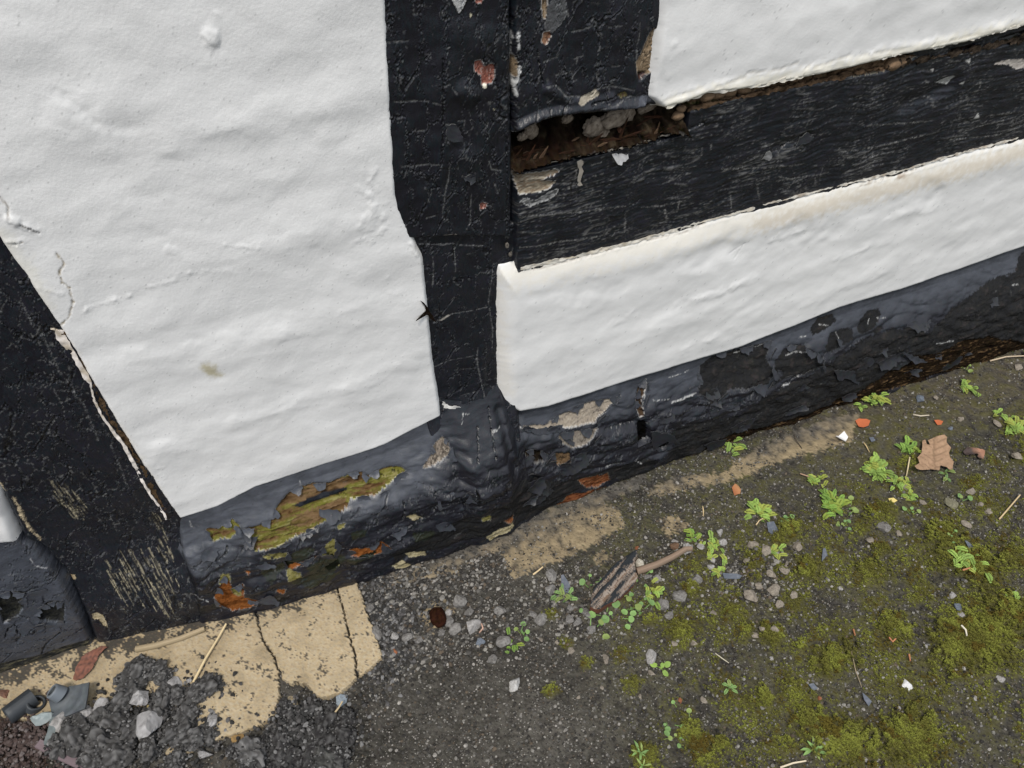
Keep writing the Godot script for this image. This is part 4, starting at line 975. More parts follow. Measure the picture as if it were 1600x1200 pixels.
func build_sill(dark: Color, grey: Color) -> void:
	var left := p2([-47.0,28.4, -47.2,26.4, -48.7,20.2, -48.8,14.9, -50.2,8.5, -52.0,0.3])
	left.insert(0, Vector2(left[0].x, .6))
	var f := Field.new(axis(-.56, -.55, 1.75, 3.6, .0018), axis(-.03, -.03, .46, .46, .0018))
	var foot_x := .112
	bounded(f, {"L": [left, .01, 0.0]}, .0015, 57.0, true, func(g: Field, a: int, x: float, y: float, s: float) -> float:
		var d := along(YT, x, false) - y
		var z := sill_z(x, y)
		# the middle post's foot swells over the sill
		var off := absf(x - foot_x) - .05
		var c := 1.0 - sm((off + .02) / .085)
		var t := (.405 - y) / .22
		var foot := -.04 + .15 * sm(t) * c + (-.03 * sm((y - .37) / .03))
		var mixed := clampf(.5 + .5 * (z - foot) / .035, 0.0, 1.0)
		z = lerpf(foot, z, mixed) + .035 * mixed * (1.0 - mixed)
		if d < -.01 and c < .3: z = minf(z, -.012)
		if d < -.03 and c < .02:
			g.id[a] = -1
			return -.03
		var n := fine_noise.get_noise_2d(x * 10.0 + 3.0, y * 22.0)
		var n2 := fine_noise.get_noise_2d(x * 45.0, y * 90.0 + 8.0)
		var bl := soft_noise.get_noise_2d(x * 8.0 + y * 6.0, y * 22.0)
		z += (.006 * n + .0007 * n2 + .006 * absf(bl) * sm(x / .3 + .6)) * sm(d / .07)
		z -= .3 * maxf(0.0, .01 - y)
		var h := .004 - .014 * (1.0 - s) + z + paint_timber(g, a, x, y, false, .02 + .1 * sm((d - .06) / .06), .0003, grey.lerp(Color(.054, .058, .068), .8 * sm(.5 - x / .2)).lerp(dark * .9, clampf(maxf(sm((d - lerpf(.08, .03, sm(x / .2 + .3))) / .05 + .6 * n), .95 * c * sm((y - .13) / .05)), 0, 1)))  # ledge greyer than the face: sky sheen put into the colour
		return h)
	# dull black, damp stretches of the right-hand sill
	var black := [Color(.006, .006, .0065), Color(.011, .0115, .012), Color(.008, .008, .008), Color(.02, .018, .016)]
	f.patch(p2([96.9,15.1, 102.7,17.3, 106.7,18.3, 114.3,18.8, 117.1,19.2, 119.7,18.4, 122.4,18.4, 125.6,17.3, 126.6,15.3, 129.7,15.9, 134.7,19.1, 140.6,20.2, 145.2,21.6, 150.5,22.5, 156.4,22.5, 158.3,24.8, 162.1,26.0, 167.2,2.7, 156.0,3.3, 143.1,6.7, 132.3,6.9, 123.7,7.8, 114.9,4.9, 106.5,1.8, 93.5,0.4, 80.9,-1.1, 67.8,1.3, 56.0,-1.6, 54.7,11.0, 63.6,10.9, 74.8,8.8, 79.9,12.3, 93.2,14.4]), .0015, black, fine_noise, .005, Vector2(20, 45), Color(0, 0, 0, 0), "damp_paint", M.damp, .0015)
	f.patch(p2([65.1,22.7, 68.0,24.0, 74.1,23.7, 81.8,23.3, 84.2,23.2, 82.0,20.4, 83.7,16.5, 80.6,14.2, 75.9,15.8, 71.2,16.5, 66.7,14.8, 63.6,17.6, 64.7,20.5]), .002, black, fine_noise, .003, Vector2(20, 45), Color(.08, .075, .07, .3), "damp_paint", M.damp, .0015)
	f.patch(p2([84.2,19.1, 86.9,21.3, 91.6,21.1, 94.3,19.5, 95.9,17.9, 96.3,15.2, 90.2,15.1, 86.0,15.0, 83.6,14.5]), .001, black, fine_noise, .003, Vector2(20, 45), Color(0, 0, 0, 0), "damp_paint", M.damp)
	f.patch(p2([94.4,23.9, 96.9,25.7, 100.6,25.6, 101.8,23.9, 97.9,22.8, 94.8,22.3]), .001, black, fine_noise, .003, Vector2(20, 45), Color(0, 0, 0, 0), "damp_paint", M.damp)
	f.patch(p2([107.3,20.8, 108.3,22.8, 111.1,23.7, 114.1,23.5, 114.6,22.2, 112.6,20.5, 109.7,19.6, 107.7,19.8]), .001, black, fine_noise, .003, Vector2(20, 45), Color(0, 0, 0, 0), "damp_paint", M.damp)
	f.patch(p2([97.3,19.4, 99.6,22.1, 103.5,22.1, 106.0,21.1, 105.6,19.4, 102.2,18.9, 99.5,18.1]), .001, black, fine_noise, .003, Vector2(20, 45), Color(0, 0, 0, 0), "damp_paint", M.damp)
	f.patch(p2([111.4,19.8, 113.9,20.4, 114.8,19.5, 112.2,18.8]), .001, black, fine_noise, .002, Vector2(20, 45), Color(0, 0, 0, 0), "damp_paint", M.damp)
	f.patch(p2([15.2,15.9, 19.6,13.1, 26.1,9.4, 31.1,7.1, 38.4,7.1, 46.6,6.2, 52.6,4.2, 52.0,-0.4, 41.0,2.0, 32.7,4.9, 28.4,-1.0, 17.9,1.0, 7.1,3.4, -3.2,4.0, -11.0,4.2, -12.3,8.2, -2.5,10.2, 7.6,11.1, 13.8,11.9]), .0012, black, fine_noise, .004, Vector2(18, 60), Color(0, 0, 0, 0), "damp_paint", M.damp)
	# peeled places
	var tear := Color(.2, .205, .21, .5)
	var mossy := [Color(.08, .04, .016), Color(.17, .1, .045), Color(.2, .13, .06), Color(.13, .12, .025), Color(.24, .21, .06), Color(.17, .17, .03), Color(.34, .3, .12)]
	f.patch(p2([-29.7,24.7, -27.1,26.3, -23.0,26.8, -19.4,26.0, -15.4,26.3, -13.2,26.3, -11.8,25.2, -9.0,25.5, -5.9,25.4, -4.7,24.5, -8.0,23.2, -11.9,22.2, -16.4,22.2, -18.1,21.1, -22.8,20.0, -27.9,18.9, -32.9,18.1, -36.2,18.2, -37.5,19.7, -36.4,21.1, -37.1,22.6, -34.7,22.5, -30.8,23.1]), .006, mossy, fine_noise, .0025, Vector2(9, 60), tear, "bare_patch", M.rot, .0024)
	var brown := [Color(.08, .045, .02), Color(.17, .105, .05), Color(.25, .16, .085), Color(.14, .1, .035)]
	f.patch(p2([-29.6,24.5, -27.1,26.1, -23.1,26.7, -19.5,25.8, -15.4,26.1, -13.2,26.2, -12.2,25.2, -16.1,24.4, -21.0,24.0, -26.2,24.0]), .0, brown, fine_noise, .002, Vector2(9, 60))
	f.patch(p2([-26.8,22.2, -21.6,22.4, -17.5,22.7, -16.8,22.3, -18.4,21.4, -23.2,20.3, -27.2,20.1, -29.0,21.0]), .0, brown, fine_noise, .003, Vector2(9, 60))
	f.patch(p2([-27.1,23.9, -23.5,24.3, -17.0,24.3, -16.3,23.7, -21.2,23.4, -26.0,23.4]), -.0045, [dark, grey], fine_noise, .001, Vector2(20, 60))
	f.patch(p2([-43.1,23.7, -40.9,23.2, -38.0,24.4, -37.2,22.8, -39.6,21.3, -42.8,21.3]), .004, mossy, fine_noise, .002, Vector2(20, 60), tear, "bare_patch", M.rot, .0012)
	var orange := [Color(.15, .05, .012), Color(.26, .09, .025), Color(.32, .12, .035), Color(.2, .07, .02)]
	f.patch(p2([-46.4,8.8, -44.2,12.3, -42.5,13.8, -42.8,9.8, -40.4,11.1, -41.4,7.1, -38.3,4.1, -41.3,2.6, -44.7,2.7, -46.5,5.7]), .003, orange, fine_noise, .002, Vector2(20, 60), Color(.25, .24, .22, .6), "rust_patch", M.rot)
	var lime := [Color(.13, .12, .03), Color(.3, .27, .11), Color(.22, .2, .05)]
	for q in [[-43.6,14.5, -42.0,14.6, -42.3,12.7, -43.9,11.8, -44.4,12.3], [-42.9,10.2, -41.4,10.4, -41.6,7.2, -43.1,8.1], [-35.3,17.1, -30.8,16.6, -30.8,15.0, -33.7,15.3], [-23.7,15.4, -21.7,16.4, -20.9,14.1, -22.8,11.8, -25.1,13.5], [-31.9,12.6, -29.7,11.0, -29.9,8.1, -32.3,9.4], [-25.1,9.6, -22.1,10.8, -22.1,8.7, -24.6,7.6], [-20.2,18.7, -18.8,18.7, -19.1,17.9, -20.4,17.8], [7.9,10.7, 10.0,10.2, 9.9,8.2, 8.1,9.1], [-12.7,3.4, -10.8,3.1, -11.4,1.8]]:
		f.patch(p2(q), .0025, lime, fine_noise, .002, Vector2(40, 60), Color(.2, .2, .18, .5), "bare_patch", M.rot)
	for q in [[-32.3,15.0, -29.6,12.9, -25.5,13.7, -26.2,12.7, -31.6,12.1], [-19.5,12.3, -15.7,11.2, -13.2,12.1, -11.4,9.2, -16.0,9.4, -19.4,10.9], [-35.3,6.8, -33.5,6.7, -34.2,4.9], [-39.2,14.4, -38.3,14.1, -38.8,13.0], [12.4,6.2, 15.6,5.6, 15.0,3.5]]:
		f.patch(p2(q), .003, orange, fine_noise, .0015, Vector2(20, 60), Color(.15, .14, .13, .6), "rust_patch", M.rot)
	for q in [[-9.0,5.4, -4.8,4.4, -4.7,2.6, -8.3,3.8], [8.5,3.1, 15.0,3.9, 15.5,1.9, 9.5,0.7], [8.7,3.1, 14.6,3.8, 15.1,2.7, 9.2,2.3], [-7.4,16.8, -5.4,16.3, -3.7,14.2, -5.7,14.6], [-12.2,3.1, -9.7,3.8, -8.1,1.1, -11.5,1.4]]:
		f.patch(p2(q), .002, [Color(.3, .25, .13), Color(.4, .35, .22), Color(.16, .13, .06)], fine_noise, .001, Vector2(20, 60), Color(.02, .02, .02, .7), "bare_patch", M.wood)
	var ground_grey := [Color(.1, .085, .07), Color(.3, .25, .2), Color(.18, .15, .12), Color(.06, .05, .04), Color(.36, .31, .25)]
	f.patch(p2([0.7,26.4, 1.7,28.0, 3.6,29.1, 4.5,28.6, 4.5,26.0, 2.1,25.2, -1.1,24.4, -1.6,24.6]), .003, ground_grey, fine_noise, .0015, Vector2(60, 40), tear, "bare_patch", M.wood, .0015)
	# dark green stains of old moss in the paint
	for q in [[-36.8,13.2, -32.7,14.2, -28.7,16.4, -25.5,15.5, -26.7,14.2, -33.4,11.9, -35.6,10.0], [-28.2,11.7, -23.5,12.7, -20.3,10.7, -23.8,7.2, -28.1,8.0], [-18.1,16.7, -15.1,16.0, -15.9,14.5, -18.6,14.4], [-6.7,11.8, -2.1,10.6, -2.9,7.9, -6.6,9.4], [-20.9,10.3, -14.1,9.9, -19.2,7.0], [-32.4,8.7, -27.0,9.0, -22.1,6.2, -28.9,4.2]]:
		f.patch(p2(q), .0006, [Color(.01, .012, .009), Color(.018, .02, .012)], fine_noise, .003, Vector2(30, 60))
	# beige wood under the lifted paint, right of the post's foot
	f.patch(p2([20.7,23.5, 26.3,21.9, 31.7,22.5, 37.3,23.1, 42.0,22.3, 44.6,22.9, 40.5,20.4, 37.4,19.1, 31.2,20.0, 24.1,21.8]), .006, [Color(.14, .12, .1), Color(.36, .31, .25), Color(.26, .22, .17), Color(.42, .37, .3)], fine_noise, .0012, Vector2(40, 120), Color(.3, .28, .25, .5), "bare_patch", M.wood, .0018)
	f.patch(p2([28.5,19.0, 33.0,18.6, 38.2,17.5, 35.7,16.5, 31.2,15.7, 28.9,17.6]), .006, [Color(.07, .06, .05), Color(.25, .22, .18), Color(.14, .12, .1)], fine_noise, .0012, Vector2(40, 120), tear, "bare_patch", M.wood, .0018)
	f.patch(p2([25.5,14.5, 27.4,15.8, 30.5,15.0, 30.4,12.7, 27.2,13.1]), .008, [Color(.05, .035, .02), Color(.2, .13, .07), Color(.12, .08, .05)], fine_noise, .002, Vector2(40, 80), Color(.02, .02, .02, .6), "bare_patch", M.rot, .002)
	f.patch(p2([20.2,18.9, 23.1,18.4, 25.8,16.1, 24.5,15.0, 22.1,15.7]), .009, [Color(.008, .007, .006), Color(.04, .03, .02)], fine_noise, .002, Vector2(40, 80), Color(.2, .19, .18, .6), "bare_patch", M.rot, .002)
	f.patch(p2([48.1,20.5, 49.3,22.5, 51.1,24.0, 51.0,22.0, 49.3,19.7, 49.4,17.0, 48.4,16.8, 48.0,18.7]), .008, [Color(.02, .012, .008), Color(.1, .065, .04), Color(.05, .03, .02)], fine_noise, .001, Vector2(60, 60), Color(.4, .38, .36, .8), "torn_hole", M.rot, .002)
	f.patch(p2([47.9,15.8, 49.7,15.3, 50.0,10.9, 47.5,10.5]), .02, [Color(.003, .003, .003), Color(.008, .007, .006)], fine_noise, .001, Vector2(60, 60), Color(0, 0, 0, 0), "torn_hole", M.rot)
	f.patch(p2([51.4,9.3, 54.0,10.3, 56.5,9.7, 56.3,7.1, 53.0,6.4]), .015, [Color(.003, .003, .003), Color(.01, .01, .01)], fine_noise, .001, Vector2(60, 60), Color(0, 0, 0, 0), "torn_hole", M.rot)
	var rust := [Color(.08, .025, .012), Color(.22, .08, .035), Color(.14, .05, .02), Color(.3, .13, .06)]
	for q in [[32.2,6.3, 35.0,6.3, 39.6,5.2, 40.4,2.3, 37.5,1.4, 34.6,2.6], [43.0,0.1, 47.9,-0.9, 52.0,-0.4, 51.2,-3.4, 47.5,-3.3, 43.8,-2.2], [26.6,0.1, 30.5,2.8, 39.4,0.4, 40.1,-1.7, 33.1,-2.4], [12.6,6.3, 15.2,5.5, 14.9,3.7], [67.1,0.5, 71.5,0.6, 71.9,-1.7, 68.8,-1.9], [98.9,2.3, 105.2,1.5, 105.2,-0.5, 101.3,-1.0]]:
		f.patch(p2(q), .004, rust, fine_noise, .002, Vector2(14, 90), Color(.2, .17, .12, .5), "rotten_edge", M.rot, .0015)
	# fibrous rot along the foot, far right
	f.patch(p2([105.8,3.6, 114.6,5.8, 118.1,8.2, 122.9,10.6, 131.8,8.7, 140.6,10.2, 148.9,9.1, 166.3,1.4, 176.8,-15.0, 151.7,-3.3, 134.9,1.0, 128.4,-0.8, 120.5,1.3, 112.8,-0.6, 101.1,-2.6, 87.7,-2.2, 74.7,-1.8, 62.3,-2.9, 60.7,-0.4, 73.6,3.7, 89.4,1.2]), .004, [Color(.008, .006, .004), Color(.014, .01, .007), Color(.035, .022, .012), Color(.012, .009, .006), Color(.018, .012, .008), Color(.16, .1, .05)], fine_noise, .006, Vector2(10, 150), Color(0, 0, 0, 0), "rotten_foot", M.rot, .002)
	# cracks and torn edges of the thick paint
	for q in [[-6.9,19.7, -7.1,17.9, -7.9,16.1], [-12.9,17.8, -12.8,16.3, -15.4,16.8], [-0.4,20.5, -0.2,17.5, -1.6,15.6], [4.2,17.7, 5.0,14.6, 5.6,13.6], [7.7,17.9, 7.5,14.4], [7.4,20.2, 7.3,16.9], [-13.1,14.6, -14.3,11.3], [-45.2,16.6, -41.3,18.7, -40.5,19.8], [-39.7,8.8, -38.0,10.4], [-47.2,26.9, -48.1,22.1, -48.8,16.9, -48.8,12.0, -51.5,1.7], [-11.7,12.7, -7.8,13.5, -3.5,14.4], [19.7,25.8, 20.1,24.0, 20.9,23.2], [31.2,15.5, 31.2,12.4, 30.0,8.3], [39.0,7.6, 43.1,7.4], [46.8,15.9, 39.1,16.8], [29.6,22.2, 28.4,21.7], [-0.8,20.2, -0.1,16.9], [4.0,17.5, 5.4,14.4], [7.2,19.9, 7.3,15.8], [13.4,17.8, 13.6,14.6], [10.8,30.0, 9.0,25.0], [13.9,32.3, 12.8,26.4, 12.6,24.9], [75.9,15.8, 79.0,16.5, 83.7,16.5], [84.7,13.2, 90.8,15.4, 97.0,15.6], [98.8,15.2, 103.8,11.4, 108.0,7.4], [154.6,6.1, 156.3,9.0, 158.2,15.3], [118.8,14.2, 120.7,11.3], [65.9,12.0, 67.3,9.5]]:
		f.line(p2(q), 0.00186, .005, Color(.003, .003, .003, .95), fine_noise, .0025)
	for q in [[20.6,23.4, 24.0,21.6, 31.2,20.0, 37.9,18.9], [51.1,24.0, 50.4,20.8, 49.3,18.4], [13.4,28.8, 15.3,28.7], [7.9,31.2, 8.7,32.7, 10.3,32.1], [96.9,24.2, 99.2,23.5], [91.3,22.7, 93.6,22.5], [101.1,21.8, 101.8,20.3], [87.3,19.9, 90.2,20.0, 93.1,19.5], [74.1,22.9, 80.0,22.9, 83.6,23.4], [56.6,17.9, 59.4,17.6, 62.5,17.9], [110.7,21.3, 111.2,22.1], [85.3,13.6, 87.7,13.6], [130.8,12.3, 136.7,11.2], [155.0,20.2, 157.2,20.0], [52.1,19.4, 56.0,18.6], [56.4,17.8, 62.9,17.9], [56.7,22.5, 62.0,22.7], [39.0,7.6, 42.5,7.5], [46.6,6.2, 48.5,4.1], [-49.5,9.8, -47.8,8.3], [-24.4,27.9, -24.5,26.9], [-45.1,26.0, -45.2,24.6], [49.1,26.4, 52.4,25.9], [113.5,21.8, 115.6,21.6]]:
		f.line(p2(q), 0.001364, -.0008, Color(.33, .33, .32, .9), fine_noise, .0015)
	# quilted swellings of the loose paint
	for q in [[21.8,21.4, 26.6,19.2], [33.4,15.8, 40.9,14.2, 45.4,13.7], [26.0,20.7, 36.1,18.1], [52.3,17.6, 57.0,14.2], [51.7,13.3, 55.2,10.2], [42.8,24.0, 45.3,19.5], [-46.0,19.1, -47.3,12.7], [-38.6,9.9, -27.5,10.7], [-16.3,19.8, -8.2,20.0], [-0.7,19.3, 8.8,18.0], [-18.8,9.3, -4.8,8.1], [66.9,16.3, 74.7,15.6], [76.0,16.2, 80.7,16.2], [115.4,17.1, 126.9,17.0], [-0.5,21.5, 2.3,21.7], [2.7,19.8, 5.2,19.9], [8.6,19.3, 12.5,18.7]]:
		f.swell(p2(q), .028, .007)
	for q in [[16.1,22.9, 17.0,18.8, 21.9,11.7], [20.6,25.4, 18.7,22.7], [15.9,31.1, 15.6,22.9, 16.9,18.2], [28.0,20.0, 41.4,17.0, 46.8,15.9], [-41.5,20.4, -37.2,18.7]]:
		f.swell(p2(q), .016, -.007)
	cracks(f, 130, Rect2(-.5, .02, 1.1, .26), .75, .03, .0016, 68, .35)
	cracks(f, 120, Rect2(.55, .02, 1.1, .2), .85, .025, .0015, 69, .35)
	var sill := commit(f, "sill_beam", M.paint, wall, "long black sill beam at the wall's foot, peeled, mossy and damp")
	var gl := Color(.017, .0185, .023)
	for q in [[50.1,14.3, 50.9,9.2, 51.5,7.6, 54.0,10.0, 56.7,9.6, 54.6,12.9], [50.9,8.8, 51.7,9.4, 53.6,6.4, 52.8,6.3], [56.4,9.7, 57.1,9.1, 56.0,6.5, 54.3,5.9], [40.5,20.4, 44.6,22.9, 44.0,22.6, 39.3,19.9, 37.7,19.2], [21.2,23.3, 31.2,20.3, 37.5,19.4, 37.9,18.9, 31.1,19.7, 24.0,21.6], [-37.1,22.6, -34.9,22.0, -36.5,20.7, -37.2,21.3], [-0.7,20.4, 0.1,20.4, 0.1,17.7, -0.6,17.3], [4.8,17.1, 5.6,15.7, 5.6,13.9, 5.0,14.6], [76.6,16.1, 80.7,16.0, 83.7,16.5, 81.2,14.6, 79.6,13.9], [98.8,15.2, 104.9,12.4, 109.5,9.6, 108.0,7.4, 103.9,10.7, 101.2,11.3], [56.1,7.0, 56.6,9.6, 57.2,9.0, 56.8,6.1], [100.7,21.2, 102.2,20.2, 101.4,19.5, 100.6,20.1], [75.8,15.9, 79.9,16.0, 82.3,16.4, 79.8,13.9, 78.0,14.9], [118.8,14.2, 124.0,11.6, 127.4,9.3, 123.0,10.3], [-38.2,20.7, -34.4,20.9, -36.2,19.4, -37.4,19.5], [-27.9,18.9, -23.2,20.1, -23.7,19.4, -27.3,18.3]]:
		var P := p2(q)
		flake(sill, f, P, .008, gl, Color(.08, .085, .09))
	rng.seed = 88
	for k in 44:
		var right := k < 36
		var c := Vector2(rng.randf_range(.2, 1.62), 0) if right else Vector2(rng.randf_range(-.46, .1), 0)
		c.y = along(YT, c.x, false) - rng.randf_range(.07, .24)
		if c.y < .02: c.y = rng.randf_range(.02, .1)
		if c.x > .26 and c.x < .6 and c.y < .1: continue
		var rx := rng.randf_range(.012, .036)
		var ry := rx * rng.randf_range(.3, .6)
		var P := PackedVector2Array()
		var tilt := rng.randfn(0.0, .3)
		for i in 6:
			var a := 2.5 - TAU * i / 6.0 + rng.randf_range(-.35, .35)
			P.append(c + (Vector2(cos(a) * rx, sin(a) * ry) * rng.randf_range(.55, 1.4)).rotated(tilt))
		var shade := Color(.011, .0115, .013) if right else Color(.03, .033, .04)
		flake(sill, f, P, rng.randf_range(.005, .013), shade, Color(.045, .047, .052))
	var lead := Color(.044, .048, .058)
	curled_rim(sill, f, p2([-29.7,24.7, -27.1,26.3, -23.0,26.8, -19.4,26.0, -15.4,26.3, -13.2,26.3, -11.8,25.2, -9.0,25.5, -5.9,25.4, -4.7,24.5, -8.0,23.2, -11.9,22.2, -16.4,22.2, -18.1,21.1, -22.8,20.0, -27.9,18.9, -32.9,18.1, -36.2,18.2, -37.5,19.7, -36.4,21.1, -37.1,22.6, -34.7,22.5, -30.8,23.1]), .012, lead, 101)
	curled_rim(sill, f, p2([-46.4,8.8, -44.2,12.3, -42.5,13.8, -42.8,9.8, -40.4,11.1, -41.4,7.1, -38.3,4.1, -41.3,2.6, -44.7,2.7, -46.5,5.7]), .01, lead, 102)
	curled_rim(sill, f, p2([-43.1,23.7, -40.9,23.2, -38.0,24.4, -37.2,22.8, -39.6,21.3, -42.8,21.3]), .01, lead, 103)
	curled_rim(sill, f, p2([0.7,26.4, 1.7,28.0, 3.6,29.1, 4.5,28.6, 4.5,26.0, 2.1,25.2, -1.1,24.4, -1.6,24.6]), .012, Color(.03, .033, .04), 104)
	curled_rim(sill, f, p2([20.7,23.5, 26.3,21.9, 31.7,22.5, 37.3,23.1, 42.0,22.3, 44.6,22.9, 40.5,20.4, 37.4,19.1, 31.2,20.0, 24.1,21.8]), .014, Color(.02, .022, .027), 105)
	curled_rim(sill, f, p2([28.5,19.0, 33.0,18.6, 38.2,17.5, 35.7,16.5, 31.2,15.7, 28.9,17.6]), .014, Color(.016, .0175, .021), 106)
	curled_rim(sill, f, p2([25.5,14.5, 27.4,15.8, 30.5,15.0, 30.4,12.7, 27.2,13.1]), .012, Color(.013, .014, .017), 107)
	curled_rim(sill, f, p2([20.2,18.9, 23.1,18.4, 25.8,16.1, 24.5,15.0, 22.1,15.7]), .012, Color(.013, .014, .017), 108)
	curled_rim(sill, f, p2([48.1,20.5, 49.3,22.5, 51.1,24.0, 51.0,22.0, 49.3,19.7, 49.4,17.0, 48.4,16.8, 48.0,18.7]), .012, Color(.022, .024, .03), 109)
	for q in [[-35.3,17.1, -30.8,16.6, -30.8,15.0, -33.7,15.3], [-23.7,15.4, -21.7,16.4, -20.9,14.1, -22.8,11.8, -25.1,13.5], [-19.5,12.3, -15.7,11.2, -13.2,12.1, -11.4,9.2, -16.0,9.4, -19.4,10.9], [-32.3,15.0, -29.6,12.9, -25.5,13.7, -26.2,12.7, -31.6,12.1], [65.1,22.7, 68.0,24.0, 74.1,23.7, 81.8,23.3, 84.2,23.2, 82.0,20.4, 83.7,16.5, 80.6,14.2, 75.9,15.8, 71.2,16.5, 66.7,14.8, 63.6,17.6], [84.2,19.1, 86.9,21.3, 91.6,21.1, 94.3,19.5, 95.9,17.9, 96.3,15.2, 90.2,15.1, 86.0,15.0]]:
		curled_rim(sill, f, p2(q), .013, Color(.018, .0195, .024), 110)

func lump(sd: int, sub: int, rough: float, pal: Array, facets := 0) -> ArrayMesh:
	# an irregular stone about 2 units across; with facets its sides are broken flat
	var key := "%d_%d_%.2f_%d_%s" % [sd % 9, sub, rough, facets, str(pal[0])]
	if lumps.has(key): return lumps[key]
	var s := SphereMesh.new()
	s.radial_segments = 6 * sub; s.rings = 3 * sub + 1; s.radius = 1.0; s.height = 2.0
	var arr := s.get_mesh_arrays()
	var v: PackedVector3Array = arr[Mesh.ARRAY_VERTEX]
	var r := RandomNumberGenerator.new()
	r.seed = sd % 9 + 100
	var planes := []
	for k in facets:
		planes.append([Vector3(r.randfn(), r.randfn(), r.randfn()).normalized(), r.randf_range(.42, .78)])
	var c := PackedColorArray()
	var off := Vector3(r.randf(), r.randf(), r.randf()) * 40.0
	for i in v.size():
		var p := v[i]
		var n := fine_noise.get_noise_3dv(p * .8 + off)
		var n2 := fine_noise.get_noise_3dv(p * 2.6 + off)
		var m := 1.0 + rough * (1.2 * n + .7 * n2)
		for pl in planes:
			var d: float = p.dot(pl[0]) * m
			if d > pl[1]: m *= pl[1] / d
		v[i] = p * m
		c.append((pal[0] as Color).lerp(pal[1], clampf(.45 + 1.1 * n2 + .5 * n, 0.0, 1.0)))
	var st := SurfaceTool.new()
	st.begin(Mesh.PRIMITIVE_TRIANGLES)
	var ix: PackedInt32Array = arr[Mesh.ARRAY_INDEX]
	st.set_smooth_group(-1 if facets else 0)
	for k in ix:
		st.set_color(c[k])
		st.add_vertex(v[k])
	st.generate_normals()
	lumps[key] = st.commit()
	return lumps[key]
var lumps := {}

func clod(sd: int, pal: Array) -> ArrayMesh:
	# a lump of old asphalt: a knot of small stones stuck together with tar
	var key := "clod_%d_%s" % [sd % 6, str(pal[0])]
	if lumps.has(key): return lumps[key]
	var s := SphereMesh.new()
	s.radial_segments = 44; s.rings = 24; s.radius = 1.0; s.height = 2.0
	var arr := s.get_mesh_arrays()
	var v: PackedVector3Array = arr[Mesh.ARRAY_VERTEX]
	var r := RandomNumberGenerator.new()
	r.seed = sd % 6 + 300
	var off := Vector3(r.randf(), r.randf(), r.randf()) * 40.0
	var c := PackedColorArray()
	for i in v.size():
		var p := v[i]
		var big := soft_noise.get_noise_3dv(p * 1.1 + off)
		var d := grain_noise.get_noise_3dv(p * 2.3 + off) + 1.0      # 0 in the middle of a grain
		var d2 := grain_noise.get_noise_3dv(p * 5.0 + off) + 1.0
		v[i] = p * (.78 + .34 * big + .34 * (.6 - d) + .13 * (.6 - d2))
		var tone := clampf(.75 - 1.1 * d + .5 * soft_noise.get_noise_3dv(p * 3.0 + off * 2.0) + .4 * (.5 - d2), 0.0, 1.0)
		c.append((pal[1] as Color).lerp(pal[0], tone))
	var st := SurfaceTool.new()
	st.begin(Mesh.PRIMITIVE_TRIANGLES)
	st.set_smooth_group(0)
	for k in (arr[Mesh.ARRAY_INDEX] as PackedInt32Array):
		st.set_color(c[k])
		st.add_vertex(v[k])
	st.generate_normals()
	lumps[key] = st.commit()
	return lumps[key]

var moss := PackedFloat32Array()     # how mossy, how sandy and how stony each point of the ground is
var sand := PackedFloat32Array()
var stony := PackedFloat32Array()

func spread(on: PackedFloat32Array, x: float, y: float, rx: float, ry: float, amount: float) -> void:
	var f := ground
	var s := f.span(PackedVector2Array([Vector2(x - rx, y - ry), Vector2(x + rx, y + ry)]), .02)
	for j in range(s[2], s[3] + 1):
		for i in range(s[0], s[1] + 1):
			var d := Vector2((f.xs[i] - x) / rx, (f.ys[j] - y) / ry).length()
			d += .45 * fine_noise.get_noise_2d(f.xs[i] * 45.0, f.ys[j] * 45.0) + .25 * fine_noise.get_noise_2d(f.xs[i] * 160.0, f.ys[j] * 160.0)
			if d < 1.0:
				var a := j * f.nx + i
				on[a] = minf(1.2, on[a] + amount * sm((1.0 - d) * 1.6))

func zone(on: PackedFloat32Array, P: PackedVector2Array, jit: float, amount: float) -> void:
	var f := ground
	var s := f.span(P, jit * 2.0)
	for j in range(s[2], s[3] + 1):
		for i in range(s[0], s[1] + 1):
			var x := f.xs[i]
			var y := f.ys[j]
			var q := Vector2(x + jit * (fine_noise.get_noise_2d(x * 40.0, y * 40.0) + .8 * fine_noise.get_noise_2d(x * 200.0, y * 200.0)), y + jit * (fine_noise.get_noise_2d(x * 40.0 + 60.0, y * 40.0) + .8 * fine_noise.get_noise_2d(x * 200.0, y * 200.0 + 70.0)))
			if Geometry2D.is_point_in_polygon(q, P):
				on[j * f.nx + i] = maxf(on[j * f.nx + i], amount)

